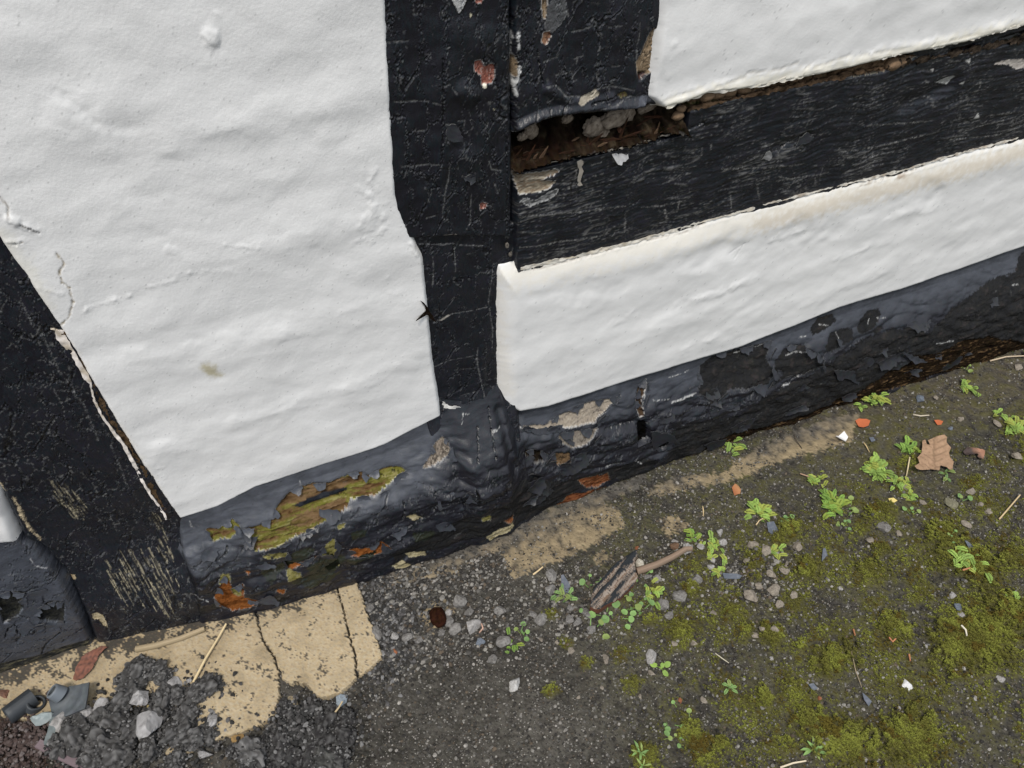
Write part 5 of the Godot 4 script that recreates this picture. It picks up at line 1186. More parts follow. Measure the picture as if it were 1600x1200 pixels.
func build_ground() -> void:
	ground = Field.new(axis(-40, -1.02, 1.85, 40, .0036), axis(-40, -.03, 1.0, 40, .0036), true)
	var f := ground
	moss.resize(f.nx * f.ny); sand.resize(f.nx * f.ny); stony.resize(f.nx * f.ny)
	for q in [[-19.5,9.7, 0.2,10.9, 25.3,9.6, 50.3,9.2, 48.0,11.9, 34.9,13.1, 25.0,13.7, 10.7,14.6, -1.3,15.2, -12.5,14.7, -19.6,15.2], [11.2,13.5, 26.8,9.7, 39.2,14.2, 39.1,19.9, 30.6,21.5, 22.7,21.9, 10.5,22.2], [47.0,13.6, 56.9,12.8, 67.1,16.2, 66.8,19.4, 58.0,16.7, 48.5,15.6], [64.7,17.2, 73.7,14.3, 82.2,12.7, 99.6,12.4, 109.1,14.1, 101.0,20.5, 91.9,19.9, 81.6,18.7, 70.5,19.0], [-0.2,12.1, 2.2,14.4, 0.8,17.4, -1.9,16.8], [-10.3,22.8, -5.9,20.1, -3.3,22.7, -4.3,25.3, -8.2,26.6], [46.8,22.2, 50.1,21.4, 52.0,24.3, 50.2,26.2, 46.2,25.1], [28.5,24.1, 31.8,23.7, 32.0,26.3, 29.0,26.2]]:
		zone(sand, p2(q), .012, 1.0)
	for q in [[[62.1,62.6], .07, .04, 1.0], [[78.6,61.8], .04, .05, .8], [[87.1,68.9], .065, .05, 1.0], [[95.0,66.0], .12, .07, .6], [[88.5,58.7], .04, .03, .6], [[51.6,67.4], .04, .09, .8], [[54.6,76.6], .07, .06, 1.0], [[66.1,80.3], .1, .07, 1.0], [[88.6,72.0], .12, .06, .7], [[81.9,50.3], .05, .04, .8], [[104.4,59.6], .07, .05, .8], [[103.4,69.5], .06, .06, .8], [[64.4,43.0], .03, .03, .7], [[87.6,46.6], .03, .03, .8], [[113.8,59.6], .06, .05, .8], [[69.7,44.7], .035, .04, .8], [[50.0,72.4], .05, .05, .7], [[33.1,67.5], .02, .02, 1], [[43.2,71.8], .04, .03, .7], [[44.9,63.9], .03, .03, .7], [[49.7,51.1], .025, .02, .9], [[54.2,53.8], .03, .03, .8], [[58.4,57.7], .02, .016, .9], [[93.8,39.4], .05, .04, .9], [[87.2,40.8], .035, .03, .6], [[72.9,34.8], .04, .035, .9], [[69.1,35.9], .04, .03, .8], [[109.6,30.9], .05, .03, .6], [[119.5,41.5], .05, .03, .6], [[103.2,49.0], .06, .045, .9], [[103.7,55.4], .09, .05, .8], [[135.6,40.5], .03, .02, 1], [[44.6,38.8], .035, .025, 1], [[33.4,41.5], .025, .016, .8], [[50.4,47.2], .04, .03, .7], [[61.1,37.9], .035, .03, .9], [[58.8,40.5], .03, .03, .8], [[15.0,32.6], .024, .016, .8], [[15.3,39.3], .02, .02, .6], [[17.1,44.5], .018, .014, .8], [[8.5,46.7], .02, .015, .8], [[23.3,51.7], .028, .02, .8], [[36.8,47.7], .05, .03, .6], [[24.1,45.5], .03, .02, .6], [[37.2,44.9], .04, .03, .6], [[54.2,54.6], .04, .04, .6], [[29.4,65.9], .035, .08, .9], [[19.6,64.0], .035, .035, 1], [[33.7,67.7], .02, .02, .8], [[45.6,63.4], .02, .02, .9], [[41.0,62.9], .03, .02, .5], [[73.4,64.3], .09, .07, .5], [[75.4,74.7], .08, .05, .4], [[95.8,72.2], .1, .08, .6], [[43.9,44.7], .1, .05, .4], [[74.4,44.8], .1, .05, .4], [[94.7,51.6], .12, .06, .5]]:
		spread(moss, q[0][0] * .01, q[0][1] * .01, q[1], q[2], q[3])
	for q in [[[-13.1,16.3], .14, .1, 1.0], [[3.3,18.4], .1, .06, .8], [[-14.4,29.0], .1, .07, .9], [[1.6,30.0], .12, .08, .5], [[58.6,41.5], .12, .07, .7], [[19.6,28.4], .1, .05, .6], [[20.2,36.3], .08, .05, .6], [[46.6,29.9], .08, .03, .5]]:
		spread(stony, q[0][0] * .01, q[0][1] * .01, q[1], q[2], q[3])
	var pit := p2([-38.8,24.5, -25.4,31.4, -21.9,36.6, -29.3,45.6, -35.1,49.9, -54.6,41.7, -51.8,30.3, -41.1,29.8])
	for j in f.ny:
		var y := f.ys[j]
		for i in f.nx:
			var x := f.xs[i]
			var a := j * f.nx + i
			var big := fine_noise.get_noise_2d(x * 4.0, y * 4.0 + 70.0)
			var n := fine_noise.get_noise_2d(x * 30.0, y * 30.0)
			var n2 := fine_noise.get_noise_2d(x * 150.0 + 4.0, y * 150.0)
			var thin := clampf((fine_noise.get_noise_2d(x * 7.0 + 90.0, y * 7.0) + .7 * fine_noise.get_noise_2d(x * 55.0, y * 55.0 + 33.0) - .0) * 1.4, 0.0, .5) * sm((x - .12) / .35) * sm((y - .24) / .12)
			moss[a] = maxf(moss[a], thin)
			var m := moss[a]
			f.h[a] = -.002 + .006 * big + .0036 * n + .002 * n2 + .004 * m + .009 * sm((m - .45) / .6) - .006 * sm((.1 - y) * 10.0)
			var c := Color(.1, .092, .078) * (1.0 + .65 * n2 + .4 * n + .5 * big)
			c = c.lerp(Color(.15, .125, .1) * (1.0 + .4 * n2), clampf(sm((x - .75) / .3) * sm((.33 - y) / .12) * (.7 + 1.2 * n), 0, .85))   # brown soil under the right end
			c = c.lerp(Color(.115, .108, .035) * (1.0 + .6 * n2), clampf(m * 1.1 + .75 * sm((x - .05) / .4) * (.45 + n + .6 * big), 0.0, .88))
			var sd := sand[a] * clampf(.85 + .9 * n + .5 * n2, .15, 1.0)
			sand[a] = sd
			if sd > 0.0:
				var soot := clampf(.2 + (y - .115 * along(FZ, x, false) - .02) / .07 + .5 * big + .5 * n, 0.0, 1.0)
				c = c.lerp(Color(.17, .155, .135).lerp(Color(.46, .36, .22), soot) * (1.0 + .2 * n2), .9 * sd)
				f.h[a] += .002
			c.a = 1.0
			f.col[a] = c
	f.swell(p2([-37.2,34.0, -39.5,39.0]), .09, -.02)
	f.swell(p2([3.1,41.5, 1.5,43.5]), .022, -.01)
	f.swell(p2([-68.9,20.6, -62.6,25.7]), .12, .012)
	var spots := fine_noise
	f.patch(p2([-89.3,10.9, -85.3,12.5, -82.8,17.3, -81.2,20.1, -80.6,23.9, -82.2,25.3, -89.1,22.4]), -.002, [Color(.05, .035, .03), Color(.11, .075, .06), Color(.06, .045, .04)], spots, .006, Vector2(120, 120), Color(0, 0, 0, 0))
	var g := obj("ground", f.mesh(0, [0, f.nx - 1, 0, f.ny - 1]), M.ground)
	tag(g, "dark mossy asphalt ground with grit pressed into it", "ground", "", "structure")

	# the strip of yellow mortar along the wall's foot, in cracked pieces
	var apron := Node3D.new()
	apron.name = "mortar_apron"
	add_child(apron, true)
	tag(apron, "cracked strip of yellow sandy mortar along the wall's foot", "paving", "", "structure")
	for q in [[-90.7,5.3, -88.7,4.2, -83.6,3.9, -77.3,2.8, -72.0,3.4, -67.9,6.0, -64.3,7.0, -57.1,7.7, -51.2,8.4, -46.0,9.5, -40.7,10.9, -40.7,15.0, -39.3,19.6, -38.9,23.0, -39.6,27.5, -41.1,30.9, -44.1,32.0, -48.3,31.7, -52.4,31.3, -57.2,31.6, -63.0,29.5, -72.4,21.7, -80.4,16.4, -88.6,11.2, -90.6,10.3], [-40.6,10.9, -37.7,10.7, -33.2,9.9, -28.8,9.9, -24.2,10.8, -24.1,15.5, -24.4,20.3, -24.4,25.2, -25.3,30.3, -29.2,31.8, -32.4,31.4, -33.6,30.0, -34.5,27.7, -37.7,25.5, -38.8,23.0, -39.2,19.6, -40.6,15.0], [-24.1,10.8, -21.2,10.7, -20.0,10.6, -19.7,14.2, -19.9,17.7, -19.4,22.8, -19.4,28.3, -22.5,29.5, -25.1,30.3, -24.3,25.2, -24.4,20.3, -24.1,15.5], [-38.5,23.4, -37.5,24.2, -35.8,26.7, -37.2,26.5, -38.7,24.7]]:
		var P := p2(q)
		for k in P.size():      # run on under the sill
			if P[k].y < .115 * along(FZ, P[k].x, false) + .022: P[k].y -= .04
		var t := Field.new(axis(P[0].x - .05, P[0].x - .04, P[0].x + .55, P[0].x + .56, .0026), axis(-.06, -.05, .32, .33, .0026), true)
		var s := t.span(P, .01)
		var rx := t.xs.slice(maxi(s[0] - 3, 0), s[1] + 4)
		var ry := t.ys.slice(maxi(s[2] - 3, 0), s[3] + 4)
		t = Field.new(rx, ry, true)
		t.h.fill(-.03); t.id.fill(-1)
		for j in t.ny:
			for i in t.nx:
				var x := t.xs[i]
				var y := t.ys[j]
				var p := Vector2(x + .003 * fine_noise.get_noise_2d(x * 90.0, y * 90.0) + .0015 * fine_noise.get_noise_2d(x * 300.0, y * 300.0), y + .003 * fine_noise.get_noise_2d(x * 90.0 + 50.0, y * 90.0) + .0015 * fine_noise.get_noise_2d(x * 300.0, y * 300.0 + 20.0))
				if Geometry2D.is_point_in_polygon(p, P):
					var a := j * t.nx + i
					var n := fine_noise.get_noise_2d(x * 26.0, y * 26.0)
					var n2 := fine_noise.get_noise_2d(x * 130.0, y * 130.0)
					var n3 := fine_noise.get_noise_2d(x * 480.0, y * 480.0)
					t.h[a] = .009 + .004 * fine_noise.get_noise_2d(x * 6.0, y * 6.0 + 9.0) + .0009 * n2 + .0007 * n3
					var dirt := clampf(.9 * fine_noise.get_noise_2d(x * 12.0, y * 12.0 + 61.0) + .5 * n2 - .05, 0.0, 1.0)
					var c := Color(.49, .375, .22).lerp(Color(.54, .455, .32), clampf(.5 + n2, 0, 1)).lerp(Color(.24, .185, .11), dirt * .9) * (1.0 + .16 * n3 + .1 * n)
					# tar specks and a sooty band next to the wall
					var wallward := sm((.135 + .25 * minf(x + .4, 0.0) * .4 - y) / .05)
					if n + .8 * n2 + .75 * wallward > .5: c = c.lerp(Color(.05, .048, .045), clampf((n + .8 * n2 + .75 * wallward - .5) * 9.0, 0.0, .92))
					if n3 > .42: c = c.lerp(Color(.2, .15, .1), .5)
					c.a = 1.0
					t.col[a] = c
					for b in [a, a - 1, a - t.nx, a - t.nx - 1]: t.id[b] = 0
		for a in t.id.size():   # side walls take the colour of the broken mortar
			if t.h[a] < -.02: t.col[a] = Color(.4, .33, .22)
		obj("mortar_slab", t.mesh(0, [0, t.nx - 1, 0, t.ny - 1]), M.mortar, apron)

	scatter()

func area(k: int, inside: Callable) -> void:
	for i in k:
		var x := rng.randf_range(-.98, 1.8)
		var z := rng.randf_range(.02, .98)
		if z > .30 + (x + .9) * .42: continue       # nearer than the frame shows
		inside.call(x, z)

func tuft(sd: int) -> ArrayMesh:
	var r := RandomNumberGenerator.new()
	r.seed = sd
	var st := SurfaceTool.new()
	st.begin(Mesh.PRIMITIVE_TRIANGLES)
	for k in 9:
		var a := r.randf() * TAU
		var d := Vector3(cos(a), 0, sin(a))
		var side := Vector3(-sin(a), 0, cos(a)) * .16
		var tip := d * r.randf_range(.3, 1.0) + Vector3.UP * r.randf_range(.5, 1.1)
		var mid := tip * .5 + Vector3.UP * .15
		for v in [d * .1 - side * .5, mid - side, mid + side, mid - side, tip, mid + side]:
			st.set_color(Color.WHITE * r.randf_range(.75, 1.1))
			st.add_vertex(v)
	st.generate_normals()
	return st.commit()

func many(called: String, label: String, category: String, m: Mesh, mt: Material, where: Array[Transform3D], tint: PackedColorArray, parent: Node = self) -> void:
	var mm := MultiMesh.new()
	mm.transform_format = MultiMesh.TRANSFORM_3D
	mm.use_colors = true
	mm.mesh = m
	mm.instance_count = where.size()
	for i in where.size():
		mm.set_instance_transform(i, where[i])
		mm.set_instance_color(i, tint[i])
	var o := MultiMeshInstance3D.new()
	o.name = numbered(called, parent)
	o.multimesh = mm
	o.material_override = mt
	parent.add_child(o, true)
	tag(o, label, category, "", "stuff")

func scatter() -> void:
	var f := ground
	rng.seed = 21
	var white := [Color(1, 1, 1), Color(.7, .7, .7)]
	var pal := [Color(.055, .05, .044), Color(.1, .095, .085), Color(.16, .15, .135), Color(.24, .225, .2), Color(.36, .34, .3), Color(.16, .125, .09), Color(.42, .39, .35)]
	for kind in 3:
		var where: Array[Transform3D] = []
		var tint := PackedColorArray()
		var body := func(x: float, z: float) -> void:
			var a := clampi(f.ys.bsearch(z), 0, f.ny - 1) * f.nx + clampi(f.xs.bsearch(x), 0, f.nx - 1)
			var keep := .56 + .4 * fine_noise.get_noise_2d(x * 9.0, z * 9.0 + 44.0) - .42 * sand[a] + .8 * stony[a] - .5 * moss[a] - .25 * sm((x - .7) / .4) * sm((.36 - z) / .1) - .12 * sm((x - .55) / .5)
			if rng.randf() > keep: return
			var size := .0008 + .0016 * pow(rng.randf(), 2.0) + (.003 * pow(rng.randf(), 2.5) if rng.randf() < .3 + stony[a] else 0.0)
			size *= 1.0 + .35 * stony[a]
			var b := Basis.from_euler(Vector3(rng.randf() * TAU, rng.randf() * TAU, 0)).scaled(Vector3(1, rng.randf_range(.6, 1.0), rng.randf_range(.6, 1.1)) * size)
			where.append(Transform3D(b, Vector3(x, f.h[a] + size * rng.randf_range(-.1, .45), z)))
			var c: Color = pal[mini(int(pow(rng.randf(), 1.5) * 7.0), 6)]
			if kind == 0 and rng.randf() < .4: c = pal[0]
			tint.append(c * rng.randf_range(.7, 1.15))
		area(95000, body)
		many(["grit", "grit", "grit"][kind], "fine pale and dark grit bedded in the asphalt", "grit", lump(kind * 2 + 1, 1, .2, white, 5), M.stone, where, tint)
	# moss
	for kind in 2:
		var where: Array[Transform3D] = []
		var tint := PackedColorArray()
		var body := func(x: float, z: float) -> void:
			var a := clampi(f.ys.bsearch(z), 0, f.ny - 1) * f.nx + clampi(f.xs.bsearch(x), 0, f.nx - 1)
			if rng.randf() > moss[a] * 1.05 - .05: return
			var size := rng.randf_range(.0016, .004) * (.65 + .5 * moss[a])
			where.append(Transform3D(Basis(Vector3.UP, rng.randf() * TAU).scaled(Vector3.ONE * size), Vector3(x, f.h[a] - .0005, z)))
			var n := fine_noise.get_noise_2d(x * 13.0 + 40.0, z * 13.0)
			var c := Color(.125, .118, .03).lerp(Color(.235, .25, .05), clampf(.5 + 1.2 * n + .3 * rng.randfn(), 0, 1))
			if fine_noise.get_noise_2d(x * 17.0, z * 17.0 + 12.0) > .28: c = c.lerp(Color(.1, .06, .015), .7)
			tint.append(c)
		area(330000, body)
		many("moss", "olive and yellow-green moss growing over the asphalt", "moss", tuft(kind + 3), M.moss, where, tint)

var clods := []
func crumbs() -> void:
	var f := ground
	var white := [Color(1, 1, 1), Color(.7, .7, .7)]
	rng.seed = 91
	# crumbs of broken asphalt, lower left
	var where: Array[Transform3D] = []
	var tint := PackedColorArray()
	var heap := [[-67.7,18.7], [-74.6,21.9], [-67.2,26.2], [-56.1,28.5], [-55.2,21.4], [-37.2,34.0], [-41.4,37.0], [-32.2,38.5], [-85.4,18.0], [-82.1,17.6], [-14.3,20.4], [-18.3,24.6], [-18.3,17.9], [-20.8,24.2], [-19.8,29.5], [-19.6,12.8]]
	for k in 8000:
		var q: Array = heap[rng.randi() % heap.size()]
		var x: float = q[0] * .01 + rng.randfn() * .035
		var z: float = q[1] * .01 + rng.randfn() * .028
		var size := rng.randf_range(.0016, .0055) * (.5 if rng.randf() < .5 else 1.0)
		if x > -.02: size *= .6
		where.append(Transform3D(Basis.from_euler(Vector3(rng.randf() * TAU, rng.randf() * TAU, 0)).scaled(Vector3.ONE * size), Vector3(x, maxf(f.at(x, z), .002 if x < -.33 else -.03) + size * .5 + (.008 * rng.randf() if x < -.4 else 0.0), z)))
		var c: Color = [Color(.06, .058, .055), Color(.11, .105, .1), Color(.17, .16, .155), Color(.34, .33, .32)][mini(int(pow(rng.randf(), 1.6) * 4.0), 3)]
		if x < -.78: c = c.lerp(Color(.2, .12, .1), .5)
		tint.append(c)
	# and stuck over the lumps themselves
	for l in clods:
		for k in 110:
			var d := Vector3(rng.randfn(), absf(rng.randfn()) * .8 + .1, rng.randfn()).normalized()
			var size: float = rng.randf_range(.001, .0034)
			var at_: Vector3 = l[0] + Vector3(d.x * l[1].x, d.y * l[1].y, d.z * l[1].z) * rng.randf_range(.78, .95)
			where.append(Transform3D(Basis.from_euler(Vector3(rng.randf() * TAU, rng.randf() * TAU, 0)).scaled(Vector3(1, rng.randf_range(.6, 1), rng.randf_range(.6, 1)) * size), at_))
			tint.append([Color(.07, .067, .064), Color(.13, .125, .12), Color(.2, .193, .187), Color(.36, .35, .34)][mini(int(pow(rng.randf(), 1.3) * 4.0), 3)] * (.7 if at_.x > -.3 and at_.z > .2 else 1.0))
	many("asphalt_crumbs", "crumbs of broken asphalt heaped at the wall's foot", "rubble", lump(4, 1, .3, white, 4), M.tar, where, tint)

func stone(q: Array, called: String, label: String, category: String, group: String, pal: Array, flat_ := .62, facets := 6, sink := .25, mt: Material = null) -> void:
	for k in range(0, q.size(), 3):
		var x: float = q[k] * .01
		var z: float = q[k + 1] * .01
		var r: float = q[k + 2] * .005
		var o := obj(called, clod(rng.randi(), pal) if called == "rubble_lump" else lump(rng.randi() % 9, 4 if facets else 3, .28, pal, facets + 3 if facets else 0), mt if mt else M.stone)
		var up := maxf(ground.at(x, z), .006 if z < .26 and x < -.1 and called == "rubble_lump" else -1.0)
		o.position = Vector3(x, up + r * flat_ * (1.0 - 2.0 * sink) * .8, z)
		o.rotation.y = rng.randf() * TAU
		o.scale = Vector3(r * rng.randf_range(1.0, 1.2), r * flat_ * 1.15, r * rng.randf_range(.75, 1.0))
		if called == "rubble_lump": clods.append([o.position, o.scale])
		tag(o, label, category, group)

func stick(P: Array, r: float, called: String, label: String, category: String, c: Color, group := "", lift := .003) -> Node3D:
	var pts := p2(P)
	var st := SurfaceTool.new()
	st.begin(Mesh.PRIMITIVE_TRIANGLES)
	var base := Vector3(pts[0].x, 0, pts[0].y)
	var n := 6
	var rings: Array = []
	for k in pts.size():
		var p := Vector3(pts[k].x, maxf(ground.at(pts[k].x, pts[k].y), 0.0) + lift + r + .0015 * (k % 2), pts[k].y) - base
		var a := pts[maxi(k - 1, 0)]
		var b := pts[mini(k + 1, pts.size() - 1)]
		var d := Vector3(b.x - a.x, 0, b.y - a.y).normalized()
		var s := d.cross(Vector3.UP)
		var rr := r * (1.0 - .35 * float(k) / pts.size())
		var ring := []
		for i in n: ring.append(p + (s * cos(TAU * i / n) + Vector3.UP * sin(TAU * i / n)) * rr)
		rings.append(ring)
	for k in rings.size() - 1:
		for i in n:
			var i2 := (i + 1) % n
			for v in [rings[k][i], rings[k + 1][i], rings[k + 1][i2], rings[k][i], rings[k + 1][i2], rings[k][i2]]:
				st.set_color(c * (.8 + .2 * (i % 2)))
				st.add_vertex(v)
	for e in [0, rings.size() - 1]:
		for i in range(1, n - 1):
			for v in [rings[e][0], rings[e][i], rings[e][i + 1]]:
				st.set_color(c); st.add_vertex(v)
	st.generate_normals()
	var o := obj(called, st.commit(), M.dead)
	o.position = base
	tag(o, label, category, group)
	return o

func litter_sheet(P: Array, called: String, label: String, category: String, step: float, thick: float, lift: Callable, shade: Callable, m: Material, group := "", up := .0) -> Node3D:
	# a thin thing lying on the ground: outline over (x, z), height by lift(local point)
	var pts := p2(P)
	var c := Vector2.ZERO
	for p in pts: c += p / pts.size()
	var loc := PackedVector2Array()
	for p in pts: loc.append(Vector2(p.x - c.x, -(p.y - c.y)))
	var o := obj(called, sheet(loc, step, thick, lift, shade), m)
	o.position = Vector3(c.x, maxf(ground.at(c.x, c.y), 0.0) + up, c.y)
	o.rotation.x = -PI / 2
	tag(o, label, category, group)
	return o

func build_litter() -> void:
	rng.seed = 33
	var grey := [Color(.3, .285, .265), Color(.14, .13, .12)]
	var pale := [Color(.46, .44, .42), Color(.24, .225, .21)]
	var tan := [Color(.36, .31, .25), Color(.18, .155, .125)]
	var white := [Color(.68, .67, .65), Color(.45, .43, .4)]
	var slate := [Color(.2, .23, .27), Color(.11, .125, .15)]
	var dark := [Color(.3, .29, .28), Color(.075, .072, .069)]
	var lots := "loose stones strewn over the asphalt"
	stone([-1.5,23.2, 3.9, -0.5,25.8, 2.6, -4.4,28.2, 3.4, -14.0,25.9, 2.3, -19.7,23.0, 3.3, 5.4,27.7, 3.0, 12.2,32.8, 3.3, 11.3,31.1, 2.2, 18.3,24.7, 3.6, 16.9,27.6, 3.1, 3.4,33.9, 3.0, 0.3,36.8, 2.4, -19.2,17.1, 2.8, -7.2,27.8, 2.2, -4.9,26.1, 2.5, -12.0,27.5, 2.2], "stone", "grey angular stone among the loose stones close to the sill's mortar patches", "stone", lots, grey, .7)
	stone([-0.8,28.7, 3.8, -16.1,25.0, 2.3, -19.7,27.2, 1.8, -4.6,24.4, 1.9], "stone", "pale stone with a whitish broken face near the brown cone", "stone", lots, pale, .7)
	stone([57.3,29.7, 2.4, 56.2,31.9, 2.7, 51.4,30.9, 2.1, 52.3,34.9, 1.8, 51.0,36.2, 1.7, 48.4,30.3, 3.2, 47.1,27.6, 1.5], "stone", "pale stone in the ring round the feathery weed by the brown stick", "stone", lots, pale, .7)
	stone([46.6,37.3, 3.5, 41.6,39.4, 3.1, 38.9,34.2, 2.4, 37.4,32.7, 1.9, 19.2,36.0, 2.7, 17.6,35.3, 2.5, 21.6,35.2, 2.8, 21.0,38.5, 2.7, 18.9,32.7, 1.9, 37.0,39.8, 3.1, 37.2,42.2, 2.2], "stone", "grey stone bedded in the ground round the broken piece of wood", "stone", lots, grey, .65)
	stone([57.9,43.9, 2.0, 61.9,35.5, 3.3, 63.4,38.1, 3.0, 62.0,42.3, 2.7, 64.6,43.5, 2.5, 60.0,45.7, 2.9, 59.5,48.7, 2.2, 50.8,52.3, 1.7, 52.6,52.2, 1.7, 54.8,53.2, 2.0, 63.3,48.5, 2.2, 70.8,39.3, 2.7, 71.9,42.3, 1.5, 66.6,41.9, 1.8, 58.4,38.2, 1.8], "stone", "grey-brown stone in the loose patch left of the moss", "stone", lots, tan, .55)
	stone([15.2,41.2, 1.9, 10.8,36.5, 1.4, 13.6,38.4, 1.2, 27.9,51.1, 1.6, 34.5,59.4, 1.4, 38.8,49.0, 1.9, 21.0,45.1, 2.2, 34.9,47.9, 1.7, 45.9,45.1, 1.4, -7.0,16.7, 1.4, 23.7,54.1, 1.2, 17.6,49.8, 1.1, 12.8,49.8, 1.1], "stone", "small pale stone sunk singly in the open dark asphalt", "stone", lots, tan, .5)
	stone([130.4,17.5, 1.7, 131.1,25.2, 2.0, 138.5,29.8, 2.3, 158.4,17.8, 2.8, 104.7,41.0, 1.7, 117.1,42.8, 3.0, 86.9,44.3, 2.2, 93.8,45.3, 1.6, 78.1,36.5, 1.1, 102.4,32.1, 2.2, 103.9,36.2, 2.0, 134.3,39.9, 2.8, 109.4,49.0, 2.4, 116.9,48.6, 2.1, 116.2,46.5, 1.7], "stone", "small pale stone on the soil and moss round the oak leaf", "stone", lots, tan, .5)
	stone([90.1,78.5, 2.2, 94.4,61.2, 1.9, 92.8,65.2, 1.7, 73.4,51.0, 1.4, 82.5,79.2, 1.2, 85.0,73.9, 1.1, 39.0,69.3, 1.2, 55.8,79.9, 1.4, 67.8,75.0, 1.0, 73.7,78.5, 1.0, 51.1,57.8, 1.1, 81.7,67.8, 1.2, 68.9,62.4, 1.0], "stone", "small pale stone in the mossy ground in front", "stone", lots, pale, .5)
	stone([2.6,42.6, 3.6], "stone", "white oval stone alone in a small hollow of the asphalt", "stone", lots, white, .6)
	stone([29.6,48.2, 3.1], "stone", "pale oval stone behind the four-leaved seedling", "stone", lots, pale, .6)
	stone([54.9,45.0, 3.9], "stone", "largest flat grey stone of the patch left of the moss", "stone", lots, tan, .5)
	stone([110.0,43.2, 4.1], "stone", "flat greenish-tan stone in front of the oak leaf", "stone", lots, [Color(.27, .25, .17), Color(.16, .15, .1)], .35)
	stone([91.9,42.9, 3.5], "stone", "curved grey stone beside the moss cushion in front of the oak leaf", "stone", lots, grey, .5)
	stone([125.7,16.5, 2.6], "stone", "blue-grey stone by itself on the brown soil near the sill", "stone", lots, slate, .6)
	stone([-0.6,32.2, 2.2], "stone", "blue slate chip right of the pale stones", "stone", lots, slate, .5)
	stone([-29.2,32.5, 2.7], "stone", "blue-grey stone on the edge of the yellow mortar slab", "stone", lots, [Color(.33, .38, .42), Color(.2, .23, .26)], .6)
	stone([93.1,63.7, 2.1], "stone", "dark slate chip beside the brown moss", "stone", lots, slate, .5)
	stone([126.2,26.7, 1.5], "stone", "tiny slate chip next to the small orange leaf", "stone", lots, slate, .5)
	stone([-38.0,29.2, 3.5], "stone", "cream mortar crumb under the slab's broken edge", "stone", lots, [Color(.5, .42, .28), Color(.35, .28, .18)], .55)
	stone([37.2,29.7, 2.1], "stone", "smooth cream pebble between the piece of wood and the stick", "stone", lots, [Color(.72, .68, .58), Color(.55, .5, .4)], .7, 0)
	stone([72.5,72.1, 3.1], "stone", "flat bright white stone in the moss in front", "stone", lots, [Color(.8, .8, .79), Color(.72, .71, .7)], .35)
	stone([46.5,28.8, 2.0], "stone", "brown stone left of the feathery weed by the stick", "stone", lots, [Color(.22, .13, .08), Color(.12, .08, .05)], .7)
	stone([38.5,26.0, 1.2, -16.8,27.6, 1.4, 55.1,67.7, 1.1, 83.1,51.7, 0.9, 30.3,57.6, 1.2], "brick_crumb", "small orange-red crumb of brick on the asphalt", "brick crumb", "orange brick crumbs on the ground", [Color(.38, .15, .07), Color(.22, .09, .05)], .7)
	# broken asphalt, lower left
	rng.seed = 44
	var heap := "lumps of broken asphalt heaped at the wall's foot"
	stone([-63.4,12.9, 5.5, -61.0,13.8, 4.6, -66.1,13.6, 3.8, -59.2,15.7, 3.7, -69.0,21.2, 6.5, -74.7,21.8, 7.0, -70.6,24.6, 6.9, -68.1,27.4, 6.4, -65.8,23.7, 4.8, -67.5,18.9, 5.2, -59.6,20.3, 5.1, -57.5,20.4, 4.2, -53.8,21.5, 4.2, -51.9,21.1, 5.6, -56.0,25.2, 5.0, -58.1,27.6, 5.9, -56.3,29.5, 5.0, -78.0,21.5, 4.7, -59.2,32.2, 3.9, -65.2,16.5, 5.2, -72.6,26.3, 5.7, -62.9,28.6, 4.8, -75.5,18.5, 4.4, -71.7,19.5, 4.3, -53.4,29.6, 4.1, -61.2,22.7, 4.2], "rubble_lump", "dark lump of broken asphalt on the heap that covers the yellow mortar", "rubble", heap, dark, .75, 0, .2, M.tar)
	stone([-39.2,30.7, 4.3, -37.8,32.4, 4.9, -49.1,34.3, 3.8, -41.6,35.3, 5.6, -37.9,36.1, 4.8, -42.8,37.6, 5.1, -39.3,39.1, 5.6, -31.7,33.4, 4.0, -39.3,29.8, 3.8, -38.0,32.2, 4.6, -34.3,31.9, 4.9, -33.0,35.8, 5.6, -37.5,36.5, 4.8, -41.2,35.7, 5.9, -34.1,38.7, 5.6, -41.3,39.4, 5.6, -38.1,40.6, 5.6, -44.5,35.1, 4.0, -30.6,39.2, 4.5, -46.7,37.7, 4.6, -29.2,36.1, 3.7, -32.1,42.7, 4.5], "rubble_lump", "nearly black lump of broken asphalt in the pit below the mortar slabs", "rubble", heap, [Color(.17, .163, .156), Color(.036, .034, .033)], .8, 0, .3, M.tar)
	stone([-33.9,42.5, 6.6], "rubble_lump", "large lighter grey lump of asphalt at the pit's right side", "rubble", heap, [Color(.2, .195, .18), Color(.06, .06, .055)], .6, 0, .3, M.tar)
	stone([-77.5,17.1, 5.9], "rubble_stone", "largest pale stone of the rubble, beside the grey plastic plate", "stone", "pale stones in the rubble heap", pale, .75)
	stone([-46.3,36.2, 6.2], "rubble_lump", "pale-faced lump alone at the pit's front edge", "rubble", heap, [Color(.42, .41, .4), Color(.12, .115, .11)], .75, 0, .2, M.tar)
	stone([-70.2,17.4, 4.4, -73.6,17.6, 4.1, -63.4,18.6, 4.3, -63.2,24.8, 5.7, -57.6,17.4, 3.7, -55.2,18.2, 2.4, -72.4,22.5, 3.7, -52.2,27.7, 4.1, -54.4,32.8, 2.7], "rubble_stone", "pale stone lying in the left-hand heap of broken asphalt", "stone", "pale stones in the rubble heap", [Color(.5, .485, .475), Color(.25, .24, .235)], .75, 7, .05)
	stone([-42.3,32.4, 1.9], "rubble_stone", "small smooth grey pebble under the slab's edge", "stone", "pale stones in the rubble heap", grey, .8, 0)
	stone([-43.4,34.2, 1.9], "rubble_stone", "small pinkish pebble in the black pit", "stone", "pale stones in the rubble heap", [Color(.33, .23, .2), Color(.2, .14, .12)], .8, 0)
